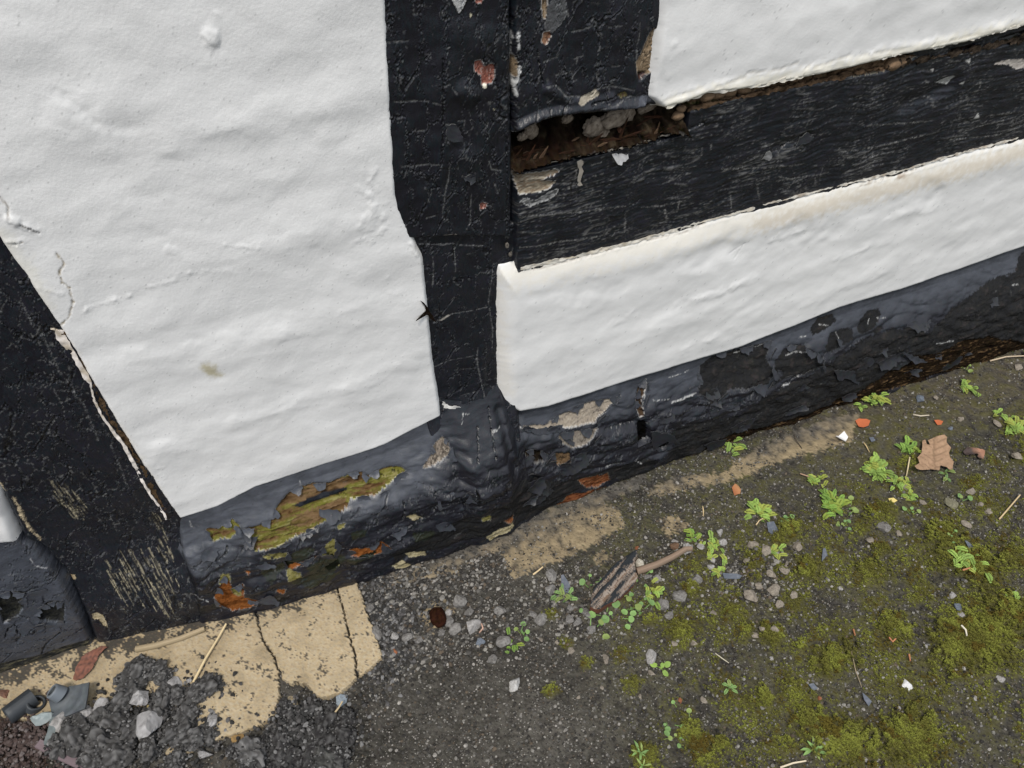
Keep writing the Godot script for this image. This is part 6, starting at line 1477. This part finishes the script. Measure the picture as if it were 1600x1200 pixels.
	stone([-62.2,21.2, 2.6], "rubble_stone", "yellow chip of mortar on the heap of asphalt", "stone", "pale stones in the rubble heap", [Color(.5, .4, .16), Color(.36, .28, .12)], .4)
	stone([-48.4,32.3, 3.0], "rubble_stone", "orange-tan chip under the front edge of the mortar", "stone", "pale stones in the rubble heap", [Color(.42, .27, .11), Color(.25, .16, .07)], .5)
	stone([-87.6,7.1, 5.2, -86.2,9.4, 3.7], "brick_chip", "reddish-brown chip of brick at the left edge of the mortar", "brick crumb", "brick chips beside the plastic plate", [Color(.24, .12, .08), Color(.14, .08, .06)], .4)

	crumbs()
	# leaves
	var oak := [111.2,31.1, 113.5,30.2, 116.4,27.4, 117.2,27.4, 116.6,28.7, 117.0,29.2, 117.6,27.9, 119.6,27.8, 121.7,28.4, 121.8,29.3, 120.7,30.4, 120.7,32.0, 119.5,32.7, 118.6,34.2, 118.5,35.3, 116.6,36.9, 115.8,36.6, 115.8,35.7, 115.1,34.8, 113.5,35.9, 111.8,34.9, 109.1,34.7, 108.1,33.9, 108.1,33.1, 110.5,32.6]
	litter_sheet(oak, "oak_leaf", "large dry brown oak leaf with lobed edge lying on the moss", "leaf", .004, .0006,
		func(p: Vector2) -> float: return .008 + 2.6 * p.x * p.x + 2.0 * absf(p.y) * absf(p.y) * (1.0 if p.y < 0.0 else .3) + .0035 * fine_noise.get_noise_2d(p.x * 40.0, p.y * 40.0) - .0016 * exp(-pow((p.x * .75 - p.y * .66) / .002, 2.0)),
		func(p: Vector2, _s: int) -> Color:
			var across := p.x * .75 - p.y * .66
			var along_ := p.x * .66 + p.y * .75
			var c := Color(.31, .2, .125) * (1.0 + .2 * fine_noise.get_noise_2d(p.x * 120.0, p.y * 120.0))
			if absf(across) < .0018 or absf(fmod(absf(along_ - absf(across) * .8 + .2), .019) - .009) < .0013: c = c * .72
			c.a = 1.0
			return c, M.dead, "", .002)
	var orange := func(_p: Vector2, _s: int) -> Color: return Color(.42, .12, .05)
	litter_sheet([105.6,16.0, 106.8,15.8, 108.6,16.6, 109.1,17.4, 107.6,18.5, 106.1,18.5, 105.2,17.8, 105.4,16.9], "orange_leaf", "bright orange small leaf near the pale mortar strip", "leaf", .004, .0006, func(p: Vector2) -> float: return .006 + 9.0 * p.y * p.y + 2.0 * p.x * p.x, orange, M.dead, "small orange leaves near the sill")
	litter_sheet([124.1,23.3, 125.2,23.6, 126.0,24.4, 124.7,25.1, 123.8,24.8], "orange_leaf", "tiny orange leaf right of the brown soil, beside a thin twig", "leaf", .003, .0006, func(p: Vector2) -> float: return .004 + 9.0 * p.y * p.y, orange, M.dead, "small orange leaves near the sill")
	litter_sheet([66.1,21.0, 67.2,20.5, 67.9,21.1, 67.9,22.0, 66.7,23.3, 65.7,22.8], "brown_leaf", "curled brown bud-shaped leaf above the feathery weed", "leaf", .003, .0008, func(p: Vector2) -> float: return .012 - 60.0 * p.x * p.x, func(p: Vector2, _s: int) -> Color: return Color(.33, .13, .06).lerp(Color(.42, .22, .1), clampf(p.x * 60.0 + .5, 0, 1)), M.dead)
	litter_sheet([123.4,33.6, 125.5,32.9, 127.3,34.2, 128.4,35.3, 126.6,37.0, 125.3,36.8, 126.0,35.5, 123.6,34.9], "brown_leaf", "crumpled dark brown leaf scrap right of the oak leaf", "leaf", .004, .0008, func(p: Vector2) -> float: return .008 + .006 * fine_noise.get_noise_2d(p.x * 90.0, p.y * 90.0), func(p: Vector2, _s: int) -> Color: return Color(.06, .045, .04).lerp(Color(.32, .17, .11), clampf(p.x * 50.0 + .2, 0, 1)), M.dead)
	litter_sheet([-75.3,9.7, -74.5,7.5, -73.4,5.9, -71.3,5.2, -69.8,5.0, -68.8,5.6, -70.4,6.8, -71.6,9.0, -73.4,10.3, -74.6,10.5], "red_leaf", "ragged reddish-brown scrap of leaf against the foot of the left post", "leaf", .004, .0008, func(p: Vector2) -> float: return .008 + .004 * fine_noise.get_noise_2d(p.x * 60.0, p.y * 60.0), func(p: Vector2, _s: int) -> Color: return Color(.22, .095, .065).lerp(Color(.09, .05, .04), clampf(.35 + 1.3 * fine_noise.get_noise_2d(p.x * 120.0, p.y * 120.0), 0, 1)), M.dead, "", .008)
	litter_sheet([97.9,37.1, 99.1,37.4, 99.4,38.4, 98.4,38.5, 97.6,37.8], "yellow_leaf", "tiny yellow leaf in front of the feathery weeds", "leaf", .003, .0006, func(p: Vector2) -> float: return .004 + 8.0 * p.x * p.x, func(_p: Vector2, _s: int) -> Color: return Color(.62, .5, .18), M.dead)
	litter_sheet([97.8,18.1, 98.8,18.2, 100.4,17.9, 100.4,19.6, 99.0,20.4, 98.4,19.4], "shell_chip", "folded white paint chip on the edge of the mortar strip", "paint chip", .003, .0012, func(p: Vector2) -> float: return .006 + .45 * absf(p.x + p.y * .5), func(_p: Vector2, s: int) -> Color: return Color(.6, .59, .58) if s == 0 else Color(.4, .38, .37), M.plaster)
	# brown cone scale lying among the stones
	var cone := obj("brown_cone", lump(3, 4, .16, [Color(.055, .022, .012), Color(.02, .009, .006)]), M.rot)
	var cq := [-6.8,24.7, 3.3]
	cone.position = Vector3(cq[0] * .01, .012, cq[1] * .01)
	cone.scale = Vector3(cq[2], cq[2] * .7, cq[2] * 1.35) * .005
	tag(cone, "dark brown oval cone on a yellow sandy patch", "cone")

	# splinters of paint on the ground
	var chip := func(p: Vector2, _s: int) -> Color: return Color(.07, .08, .1).lerp(Color(.16, .17, .19), clampf(fine_noise.get_noise_2d(p.x * 200, p.y * 200), 0, 1))
	var chips := "slate-grey paint flakes fallen on the ground"
	var n := 0
	for q in [[68.1,31.8, 69.7,32.2, 69.4,35.5, 67.9,35.4, 67.2,33.8], [75.4,42.1, 76.0,42.1, 75.5,43.6, 73.3,44.5], [105.7,52.1, 106.2,52.9, 106.6,54.4, 105.3,54.3], [52.1,38.5, 54.9,39.7, 55.8,40.6, 54.9,40.9, 51.8,39.7], [63.0,70.1, 63.4,71.0, 63.7,72.1, 62.6,72.6, 62.5,71.3], [54.5,64.8, 55.6,65.0, 55.8,66.1, 54.7,66.2], [20.2,25.8, 20.8,25.8, 21.2,28.4, 20.1,29.8, 19.0,29.1], [105.1,21.6, 106.2,21.9, 106.0,22.9, 104.9,22.8]]:
		litter_sheet(q, "paint_chip", ["broad blue-grey paint flake under the left feathery weed", "pointed paint flake with an orange edge among the moss", "dark paint flake near the right edge of the moss", "long dark paint flake lying with a pale straw", "narrow dark paint flake left of the white stone", "faint grey paint flake between two moss cushions", "upright grey paint flake left of the broken wood", "tiny grey flake right of the white paint chip"][n], "paint flake", .004, .0012, func(p: Vector2) -> float: return .006 + 5.0 * p.x * p.x + .15 * p.y, chip, M.plastic, chips)
		n += 1

	# broken wood and twigs
	var ax := Vector2(.9, .44)      # along its grain
	var wood := litter_sheet([36.1,27.5, 37.2,27.6, 37.0,28.3, 35.4,29.9, 35.0,31.2, 34.9,32.6, 33.3,33.8, 31.6,34.5, 29.3,35.4, 26.3,35.9, 23.5,36.3, 22.3,35.2, 23.4,33.4, 24.6,32.0, 25.1,31.3, 26.8,30.6, 28.8,29.5, 31.1,28.6, 33.2,28.0], "wood_fragment", "broken piece of weathered wood with black paint left on it", "wood", .0023, .02,
		func(p: Vector2) -> float: return .026 + .009 * fine_noise.get_noise_2d(p.dot(ax) * 7.0, p.cross(ax) * 70.0) + .003 * fine_noise.get_noise_2d(p.dot(ax) * 20.0, p.cross(ax) * 260.0) - 14.0 * pow(p.cross(ax), 2.0),
		func(p: Vector2, s: int) -> Color:
			var v := fine_noise.get_noise_2d(p.dot(ax) * 7.0, p.cross(ax) * 70.0)
			var w := .8 * fine_noise.get_noise_2d(p.dot(ax) * 24.0, p.cross(ax) * 340.0) - 5.0 * p.cross(ax)
			if s > 0: return Color(.16, .07, .045)
			if v + w > .0: return Color(.035, .037, .043)
			if v + w < -.42: return Color(.2, .14, .1)
			return Color(.36, .3, .25).lerp(Color(.19, .15, .12), clampf(.5 + 2.0 * v, 0, 1)), M.wood)
	stick([35.4,31.3, 39.9,31.6, 43.9,31.3, 47.6,30.8, 49.0,31.2], .0085, "brown_stick", "grey-brown splinter of wood pointing right from the broken piece", "stick", Color(.22, .16, .115), "", .004)
	stick([-54.2,19.2, -51.4,15.6, -48.3,12.0, -46.5,9.9], .0029, "straw", "long pale straw leaning on the mortar under the left post", "straw", Color(.6, .48, .28), "", .012)
	var straws := "dry straws and twigs on the ground"
	stick([103.1,22.2, 102.9,23.4, 102.6,24.9], .0016, "straw", "short straw between the white chip and the feathery weeds", "straw", Color(.55, .42, .22), straws)
	stick([110.1,30.1, 108.0,32.0, 105.9,33.9], .002, "straw", "upright pale straw left of the oak leaf", "straw", Color(.6, .5, .3), straws)
	stick([117.2,51.1, 121.6,49.7, 126.6,48.1], .002, "straw", "slanting straw near the right edge beyond the moss", "straw", Color(.5, .38, .22), straws)
	stick([120.4,19.9, 121.6,21.1, 124.0,21.6], .0022, "twig", "pale bent twig on the brown soil", "twig", Color(.5, .44, .34), straws)
	stick([152.4,13.3, 157.4,13.9, 163.4,15.8], .0024, "twig", "long pale twig lying against the sill's rotten foot", "twig", Color(.5, .4, .28), straws)
	stick([83.3,23.7, 84.0,24.6, 85.1,25.6], .0018, "twig", "reddish twig behind the small feathery weed", "twig", Color(.4, .26, .18), straws)
	stick([57.3,22.6, 56.8,23.6, 56.1,24.8], .0018, "straw", "tiny upright straw on the bare asphalt", "straw", Color(.6, .46, .26), straws)
	stick([41.4,52.6, 42.0,54.0, 42.8,55.3], .0012, "straw", "thin straw in the open asphalt right of the pale oval stone", "straw", Color(.55, .5, .38), straws)
	stick([14.9,23.3, 16.3,22.9, 17.6,22.4], .0022, "straw", "short straw at the end of the large mortar patch", "straw", Color(.6, .47, .28), straws)
	stick([40.7,75.0, 43.2,75.3, 45.7,75.9], .002, "straw", "straw at the front beside the star-shaped weed", "straw", Color(.6, .52, .38), straws)
	stick([0.9,29.1, 0.8,30.2, -0.2,30.7], .002, "twig", "short pinkish twig beside the blue slate chip", "twig", Color(.5, .32, .24), straws)
	stick([-30.8,35.1, -29.8,34.5, -28.9,33.6], .002, "straw", "bent straws below the blue-grey stone on the slab", "straw", Color(.42, .33, .2), straws, .012)
	stick([66.4,62.8, 64.7,66.2, 63.8,69.2], .0012, "twig", "thin dark twig running down from the bright moss cushion", "twig", Color(.3, .24, .16), straws)
	stick([65.7,31.3, 66.9,30.7, 68.1,30.5], .0016, "twig", "straw at the foot of the left feathery weed", "twig", Color(.55, .42, .25), straws)
	stick([89.9,67.2, 90.0,68.3, 89.4,69.3], .0022, "straw", "pale splinter left of the brown moss", "straw", Color(.7, .64, .52), straws)
	stick([89.2,13.5, 88.4,15.3, 88.2,17.9], .0014, "twig", "thin dark twig on the sandy strip", "twig", Color(.1, .08, .06), straws)
	for q in [[[74.9,63.5, 75.3,64.4, 76.4,64.1], "orange-brown needle cluster in the middle of the moss"], [[76.5,67.7, 75.9,68.8], "orange needle left of the bright moss"], [[69.9,59.2, 69.3,60.4], "tan needle beside the dark soil"], [[99.6,57.8, 101.1,58.1], "orange needle under the right-hand green weed"]]:
		stick(q[0], .0022, "needle", q[1], "needle", Color(.45, .2, .1), straws)

	# the strip of caulk under the left post
	stick([-63.7,8.1, -60.2,8.9, -55.4,9.2, -50.7,9.1], .0075, "wood_strip", "tan strip of old filler wedged under the left post", "strip", Color(.34, .27, .17), "", .004)

	bracket()

func bracket() -> void:
	# a grey plastic plate with a raised tube end, a strap that hangs from it and a piece of rubber hose, lower left
	var at := [-76.2,14.3]
	var b := thing("plastic_bracket", "grey plastic plate with a short tube and a strap, half buried in the rubble", "bracket", Vector3(at[0] * .01, .022, at[1] * .01))
	var plate := p2([-79.4,12.5, -77.5,12.8, -75.4,11.7, -71.7,12.7, -72.2,15.4, -72.8,17.3, -76.0,17.1, -78.9,16.3])
	var loc := PackedVector2Array()
	for p in plate: loc.append(Vector2(p.x - b.position.x, -(p.y - b.position.z)))
	var hub := p2([-77.4,12.4])[0] - Vector2(b.position.x, b.position.z)
	hub.y = -hub.y
	var o := obj("plate", sheet(loc, .004, .004, func(p: Vector2) -> float: return .003 + .25 * p.x + .004 * sm((.03 - p.distance_to(hub)) / .012) + .0005 * cos(p.distance_to(hub) * 420.0), func(p: Vector2, _s: int) -> Color: return Color(.062, .07, .076) * (1.0 + .4 * fine_noise.get_noise_2d(p.x * 60, p.y * 60)) + Color(0, 0, 0, 1)), M.plastic, b)
	o.rotation.x = -PI / 2
	var t := obj("tube", ring_tube(.014, .009, .02, Color(.12, .135, .15)), M.plastic, b)
	t.position = Vector3(hub.x, .014, -hub.y)
	t.rotation = Vector3(-.5, .2, .45)
	var st := p2([-79.2,15.8, -77.6,16.3, -78.5,19.0, -78.8,21.4, -80.2,21.0, -80.5,20.1, -79.8,18.5])
	var sl := PackedVector2Array()
	for p in st: sl.append(Vector2(p.x - b.position.x, -(p.y - b.position.z)))
	var s2 := obj("strap", sheet(sl, .004, .003, func(p: Vector2) -> float: return -.002 + .002 * fine_noise.get_noise_2d(p.x * 50, p.y * 50), func(p: Vector2, _s: int) -> Color: return Color(.11, .13, .13) * (1.0 + .3 * fine_noise.get_noise_2d(p.x * 90, p.y * 90)) + Color(0, 0, 0, 1)), M.plastic, b)
	s2.rotation.x = -PI / 2
	var hose := obj("rubber_hose", ring_tube(.019, .013, .05, Color(.03, .032, .036)), M.plastic)
	var hq := [-84.5,11.4]
	hose.position = Vector3(hq[0] * .01, .014, hq[1] * .01)
	hose.rotation = Vector3(0, .5, PI / 2 - .2)
	tag(hose, "dark grey rubber hose end sticking out left of the plastic plate", "hose")
	var cq := [-81.9,12.0]
	var cup := obj("rubber_cup", ring_tube(.016, .011, .014, Color(.035, .038, .042)), M.plastic)
	cup.position = Vector3(cq[0] * .01, .014, cq[1] * .01)
	cup.rotation = Vector3(.3, .5, -.5)
	tag(cup, "small dark rubber cup between the hose and the plastic plate", "cup")
	var q := [-81.5,19.7, -77.5,23.7, -70.4,30.4]
	var bar := obj("metal_strip", bar_mesh(p2(q), .016, .007, Color(.13, .095, .105)), M.plastic)
	tag(bar, "purplish-brown metal strip crossing the lower left corner", "strip")
	var gl := obj("glass_chip", lump(4, 2, .3, [Color(.2, .235, .235), Color(.3, .33, .32)], 6), M.plastic)
	var gq := [-81.0,15.3, 4.4]
	gl.position = Vector3(gq[0] * .01, .02, gq[1] * .01)
	gl.scale = Vector3(1.1, .6, .7) * gq[2] * .005
	tag(gl, "grey-green glassy chip below the plastic plate's left edge", "chip")

func ring_tube(r: float, inner: float, len: float, c: Color) -> ArrayMesh:
	var st := SurfaceTool.new()
	st.begin(Mesh.PRIMITIVE_TRIANGLES)
	var prof := [[r * 1.1, -len / 2], [r, len * .3], [r * .98, len * .45], [r * .9, len / 2], [inner * 1.05, len / 2], [inner, len * .42], [inner * .95, -len * .4], [0.0, -len * .4]]
	var n := 20
	for k in prof.size() - 1:
		st.set_smooth_group(0)
		for i in n:
			var q := []
			for e in [[k, i], [k + 1, i], [k + 1, i + 1], [k, i], [k + 1, i + 1], [k, i + 1]]:
				var a: float = TAU * e[1] / n
				st.set_color(c * (.35 if e[0] > 4 else 1.0) + Color(0, 0, 0, 1))
				var rr: float = prof[e[0]][0] * (1.0 + .06 * sin(a * 2.0 + 1.0))
				st.add_vertex(Vector3(cos(a) * rr, prof[e[0]][1], sin(a) * rr))
	st.generate_normals()
	return st.commit()

func bar_mesh(P: PackedVector2Array, w: float, t: float, c: Color) -> ArrayMesh:
	var st := SurfaceTool.new()
	st.begin(Mesh.PRIMITIVE_TRIANGLES)
	st.set_smooth_group(-1)
	var rings := []
	for k in P.size():
		var d := (P[mini(k + 1, P.size() - 1)] - P[maxi(k - 1, 0)]).normalized()
		var s := Vector3(-d.y, 0, d.x) * w * .5
		var p := Vector3(P[k].x, .008 + .004 * (k == 0 as int), P[k].y)
		rings.append([p - s * .85 + Vector3.UP * t, p + s * .85 + Vector3.UP * t, p + s + Vector3.UP * t * .7, p + s, p - s, p - s + Vector3.UP * t * .7])
	for k in rings.size() - 1:
		for i in 6:
			var j := (i + 1) % 6
			for v in [rings[k][i], rings[k][j], rings[k + 1][j], rings[k][i], rings[k + 1][j], rings[k + 1][i]]:
				st.set_color(c); st.add_vertex(v)
	for e in [0, rings.size() - 1]:
		for i in range(1, 5):
			for v in [rings[e][0], rings[e][i], rings[e][i + 1]]:
				st.set_color(c); st.add_vertex(v)
	st.generate_normals()
	return st.commit()

# --- plants

func frond(sd: int) -> ArrayMesh:      # a small feathery leaf, 1 long, along +x, arching
	var r := RandomNumberGenerator.new()
	r.seed = sd
	var st := SurfaceTool.new()
	st.begin(Mesh.PRIMITIVE_TRIANGLES)
	var arch := func(t: float) -> Vector3: return Vector3(t, .38 * sin(t * 2.2) - .1 * t, 0)
	var tri := func(a: Vector3, b: Vector3, c: Vector3, k: float) -> void:
		for v in [a, b, c]:
			st.set_color(Color(1, 1, 1) * k)
			st.add_vertex(v)
	for k in 5:
		var a: Vector3 = (arch as Callable).call(k / 5.0)
		var b: Vector3 = (arch as Callable).call((k + 1) / 5.0)
		var w := Vector3(0, 0, .016)
		(tri as Callable).call(a - w, b - w, b + w, .9); (tri as Callable).call(a - w, b + w, a + w, .9)
	for k in range(2, 12):
		var t := k / 11.0
		var o: Vector3 = (arch as Callable).call(t)
		for side in ([-1, 1] if k < 11 else [0]):
			var l := (.3 - .2 * absf(t - .6)) * r.randf_range(.85, 1.15)
			var d := Vector3(.55, .15, side).normalized() if side else Vector3(1, -.2, 0)
			var s := d.cross(Vector3.UP).normalized()
			# three blunt lobes
			for lobe in [-1, 0, 1]:
				var e: Vector3 = (d + s * .75 * lobe).normalized() * l * (.8 if lobe else 1.0)
				var root := o + d * l * (.25 if lobe == 0 else .3)
				var ws := e.cross(Vector3.UP).normalized() * .075
				var mid := root + e * .5 + Vector3.UP * .015
				(tri as Callable).call(root, mid - ws, mid + ws, r.randf_range(.85, 1.1))
				(tri as Callable).call(mid - ws, root + e * .85, mid + ws, r.randf_range(.9, 1.15))
			(tri as Callable).call(o, o + d * l * .4 - s * .02, o + d * l * .4 + s * .02, .9)
	st.generate_normals()
	return st.commit()

func round_leaf(long: float) -> ArrayMesh:   # a stalk and a rounded blade, 1 long, along +x
	var st := SurfaceTool.new()
	st.begin(Mesh.PRIMITIVE_TRIANGLES)
	st.set_smooth_group(0)
	var w := .035
	for v in [Vector3(0, 0, -w), Vector3(.5, .28, -w), Vector3(.5, .28, w), Vector3(0, 0, -w), Vector3(.5, .28, w), Vector3(0, 0, w)]:
		st.set_color(Color(.8, .85, .7)); st.add_vertex(v)
	var c := Vector3(.72, .3, 0)
	var rim := []
	for i in 14:
		var a := TAU * i / 14
		var rr := .29 * (1.0 - .13 * exp(-pow(absf(wrapf(a - PI, -PI, PI)) / .3, 2.0)) + .03 * cos(a * 5.0))
		rim.append(c + Vector3(cos(a) * rr * long, .05 + .05 * cos(a * 2.0), sin(a) * rr))
	for i in 14:
		for v in [c, rim[i], rim[(i + 1) % 14]]:
			st.set_color(Color(.86, .9, .86) if v == c else Color(1.05, 1.05, 1.0)); st.add_vertex(v)
	st.generate_normals()
	return st.commit()

func plant(q: Array, called: String, label: String, leaves: Array, n: int, size: float, m: Material, spread_ := .35, group := "") -> void:
	var x: float = q[0] * .01
	var z: float = q[1] * .01
	var o := thing(called, label, "plant", Vector3(x, ground.at(x, z) + .001, z), group)
	if called == "feathery_weed":
		n = int(n * 1.8)
		spread_ *= 1.15
		size *= .74
	if called == "round_leaved_seedling": size *= .85
	var shades: Array = [m]
	for t in [[.75, .8], [1.1, .9]]:
		var key := str(m.get_instance_id()) + str(t)
		if not M.has(key):
			var mv: StandardMaterial3D = m.duplicate()
			var lin := (m as StandardMaterial3D).albedo_color.srgb_to_linear()
			mv.albedo_color = Color(lin.r * t[0], lin.g * t[1] * .95, lin.b * .8).linear_to_srgb()
			M[key] = mv
		shades.append(M[key])
	for k in n:
		var inner := k >= n * 2 / 3
		var l := obj("leaf", leaves[rng.randi() % leaves.size()], shades[rng.randi() % 3], o)
		var a := TAU * (k * .381966) + rng.randfn() * .25
		l.rotation = Vector3(rng.randfn() * .12, a, (rng.randf_range(.3, .8) if inner else rng.randf_range(-.15, .25)))
		var s := size * rng.randf_range(.7, 1.1) * (.6 if inner else 1.0)
		l.scale = Vector3.ONE * s
		l.position = Vector3(rng.randfn(), 0, rng.randfn()) * size * spread_

func build_plants() -> void:
	rng.seed = 55
	var green: StandardMaterial3D = M.leaf.duplicate()
	green.albedo_color = Color(.2, .33, .06).linear_to_srgb()
	var lime: StandardMaterial3D = M.leaf.duplicate()
	lime.albedo_color = Color(.26, .38, .08).linear_to_srgb()
	var soft: StandardMaterial3D = M.leaf.duplicate()
	soft.albedo_color = Color(.19, .31, .1).linear_to_srgb()
	var f := [frond(1), frond(2), frond(3)]
	var weeds := "feathery green weeds growing in the ground"
	plant([101.0,29.3], "feathery_weed", "largest bushy feathery weed, left of the oak leaf", f, 30, .034, lime, .42, weeds)
	plant([103.3,34.6], "feathery_weed", "feathery weed in front of the largest one, by the upright straw", f, 14, .026, lime, .35, weeds)
	plant([102.8,38.5], "feathery_weed", "small feathery weed nearest below the oak leaf", f, 9, .022, lime, .3, weeds)
	plant([85.0,33.5], "feathery_weed", "broad feathery weed with a few round leaves at its foot", f, 24, .032, green, .42, weeds)
	plant([85.9,26.7], "feathery_weed", "loose feathery weed behind the broad one, with a reddish twig", f, 9, .026, lime, .4, weeds)
	plant([68.6,28.6], "feathery_weed", "feathery weed under the curled brown bud leaf", f, 20, .03, lime, .4, weeds)
	plant([53.7,32.2], "feathery_weed", "feathery weed among the pale stones by the brown stick", f, 14, .026, lime, .6, weeds)
	plant([51.1,28.0], "feathery_weed", "small feathery weed at the far side of the ring of pale stones", f, 8, .022, green, .5, weeds)
	plant([115.3,11.9], "feathery_weed", "tall feathery weed against the damp sill", f, 10, .04, lime, .3, weeds)
	plant([110.2,12.6], "feathery_weed", "thin weed shoot left of the tall one against the sill", f, 4, .022, lime, .2, weeds)
	plant([142.0,31.7], "feathery_weed", "feathery weed at the right edge of the picture", f, 15, .034, lime, .4, weeds)
	plant([141.0,28.0], "feathery_weed", "tiny weed beside the one at the right edge", f, 6, .022, lime, .3, weeds)
	plant([140.0,18.6], "feathery_weed", "flat low weed on the brown soil", f, 9, .03, lime, .3, weeds)
	plant([112.5,27.8], "feathery_weed", "feathery weed tucked under the oak leaf's left lobe", f, 10, .03, green, .35, weeds)
	plant([73.4,10.7], "feathery_weed", "sparse weed growing where the sill meets the sandy strip", f, 7, .03, lime, .35, weeds)
	plant([18.7,30.3], "feathery_weed", "small pale weed left of the broken wood", f, 8, .024, soft, .4, weeds)
	plant([36.9,36.4], "feathery_weed", "weed with fine leaves between the wood and the dark stone", f, 9, .026, lime, .5, weeds)
	plant([52.5,37.8], "feathery_weed", "thin weed above the long dark paint flake", f, 6, .024, lime, .3, weeds)
	plant([65.9,38.8], "feathery_weed", "spiky little weed between two flat stones", f, 8, .024, lime, .25, weeds)
	plant([102.3,55.9], "feathery_weed", "weed with small leaves on the far right moss", f, 14, .03, lime, .7, weeds)
	plant([105.2,66.5], "feathery_weed", "little weed by the dry brown curl at the right", f, 6, .022, lime, .4, weeds)
	plant([115.3,37.0], "feathery_weed", "tiny pale weed just below the oak leaf", f, 6, .02, soft, .3, weeds)
	plant([40.4,59.4], "feathery_weed", "tiny starry weed in the open asphalt", f, 6, .016, soft, .2, weeds)
	plant([5.1,35.3], "feathery_weed", "small fine-leaved weed beside the four-leaf seedling", f, 7, .022, green, .4, weeds)
	var r := [round_leaf(1.0), round_leaf(.9)]
	var seed_ := "round-leaved seedlings"
	plant([7.9,33.8], "round_leaved_seedling", "bright seedling of four round leaves alone on the asphalt", r, 6, .026, soft, .1, seed_)
	plant([30.0,51.1], "round_leaved_seedling", "yellow-green seedling with four leaves in front of the pale oval stone", [round_leaf(1.35)], 5, .025, lime, .1, seed_)
	plant([25.0,37.7], "round_leaved_seedling", "spreading clump of round leaves in front of the broken wood", r, 15, .034, soft, .8, seed_)
	plant([28.4,37.0], "round_leaved_seedling", "upper part of the round-leaved clump, against the wood", r, 8, .03, soft, .7, seed_)
	plant([32.2,36.5], "round_leaved_seedling", "round-leaved seedling right of the broken wood, lower one", r, 8, .028, soft, .7, seed_)
	plant([35.4,33.8], "round_leaved_seedling", "round-leaved seedling right of the broken wood, upper one", r, 6, .026, soft, .6, seed_)
	plant([25.3,29.5], "round_leaved_seedling", "pair of round leaves left of the broken wood", r, 4, .028, soft, .3, seed_)
	plant([87.8,35.8], "round_leaved_seedling", "round leaves at the right side of the broad feathery weed", r, 6, .028, soft, .5, seed_)
	plant([83.6,35.9], "round_leaved_seedling", "round leaves at the front of the broad feathery weed", r, 6, .026, soft, .4, seed_)
	plant([84.4,38.7], "round_leaved_seedling", "tiny seedling in front of the broad feathery weed", r, 5, .022, soft, .3, seed_)
	plant([72.8,32.6], "round_leaved_seedling", "little seedling above the broad blue-grey paint flake", r, 6, .022, soft, .4, seed_)
	plant([145.5,11.0], "round_leaved_seedling", "seedling on the soil close to the sill's rotten foot", r, 6, .032, soft, .5, seed_)
	plant([164.2,12.8], "round_leaved_seedling", "green seedling at the right edge against the sill", r, 7, .034, soft, .5, seed_)
	plant([100.4,41.8], "round_leaved_seedling", "seedling of two leaves below the yellow leaf", r, 4, .024, soft, .2, seed_)
	plant([113.4,44.1], "round_leaved_seedling", "single upright seedling beside the greenish-tan stone", r, 4, .024, soft, .2, seed_)
	plant([27.0,61.7], "round_leaved_seedling", "low seedling mixed with pale and pink crumbs, near the front", r, 12, .022, soft, .9, seed_)
	plant([102.9,51.3], "round_leaved_seedling", "small seedling on the moss at the right", r, 4, .02, soft, .3, seed_)
	var narrow := [round_leaf(2.2)]
	var star: ArrayMesh = blade()
	plant([18.5,63.3], "star_rosette", "pale star-shaped rosette beside a moss cushion at the front", [star], 12, .022, soft, .08, "star-shaped rosettes")
	plant([48.2,74.8], "star_rosette", "green star-shaped rosette on the front moss patch", [star], 13, .024, soft, .08, "star-shaped rosettes")
	plant([17.8,65.3], "star_rosette", "rosette cut by the lower edge of the picture", [star], 8, .016, soft, .08, "star-shaped rosettes")

func blade() -> ArrayMesh:
	var st := SurfaceTool.new()
	st.begin(Mesh.PRIMITIVE_TRIANGLES)
	st.set_smooth_group(0)
	var w := [.03, .07, .11, .12, .07, .0]
	for k in 5:
		var a := Vector3(k / 5.0, .3 * sin(k / 5.0 * 2.0), 0)
		var b := Vector3((k + 1) / 5.0, .3 * sin((k + 1) / 5.0 * 2.0), 0)
		var wa := Vector3(0, .3 * w[k], w[k])
		var wb := Vector3(0, .3 * w[k + 1], w[k + 1])
		var fa := Vector3(0, .3 * w[k], -w[k])
		var fb := Vector3(0, .3 * w[k + 1], -w[k + 1])
		for v in [a, b, b + wb, a, b + wb, a + wa, a, b + fb, b, a, a + fa, b + fb]:
			st.set_color(Color(1, 1, .95)); st.add_vertex(v)
	st.generate_normals()
	return st.commit()
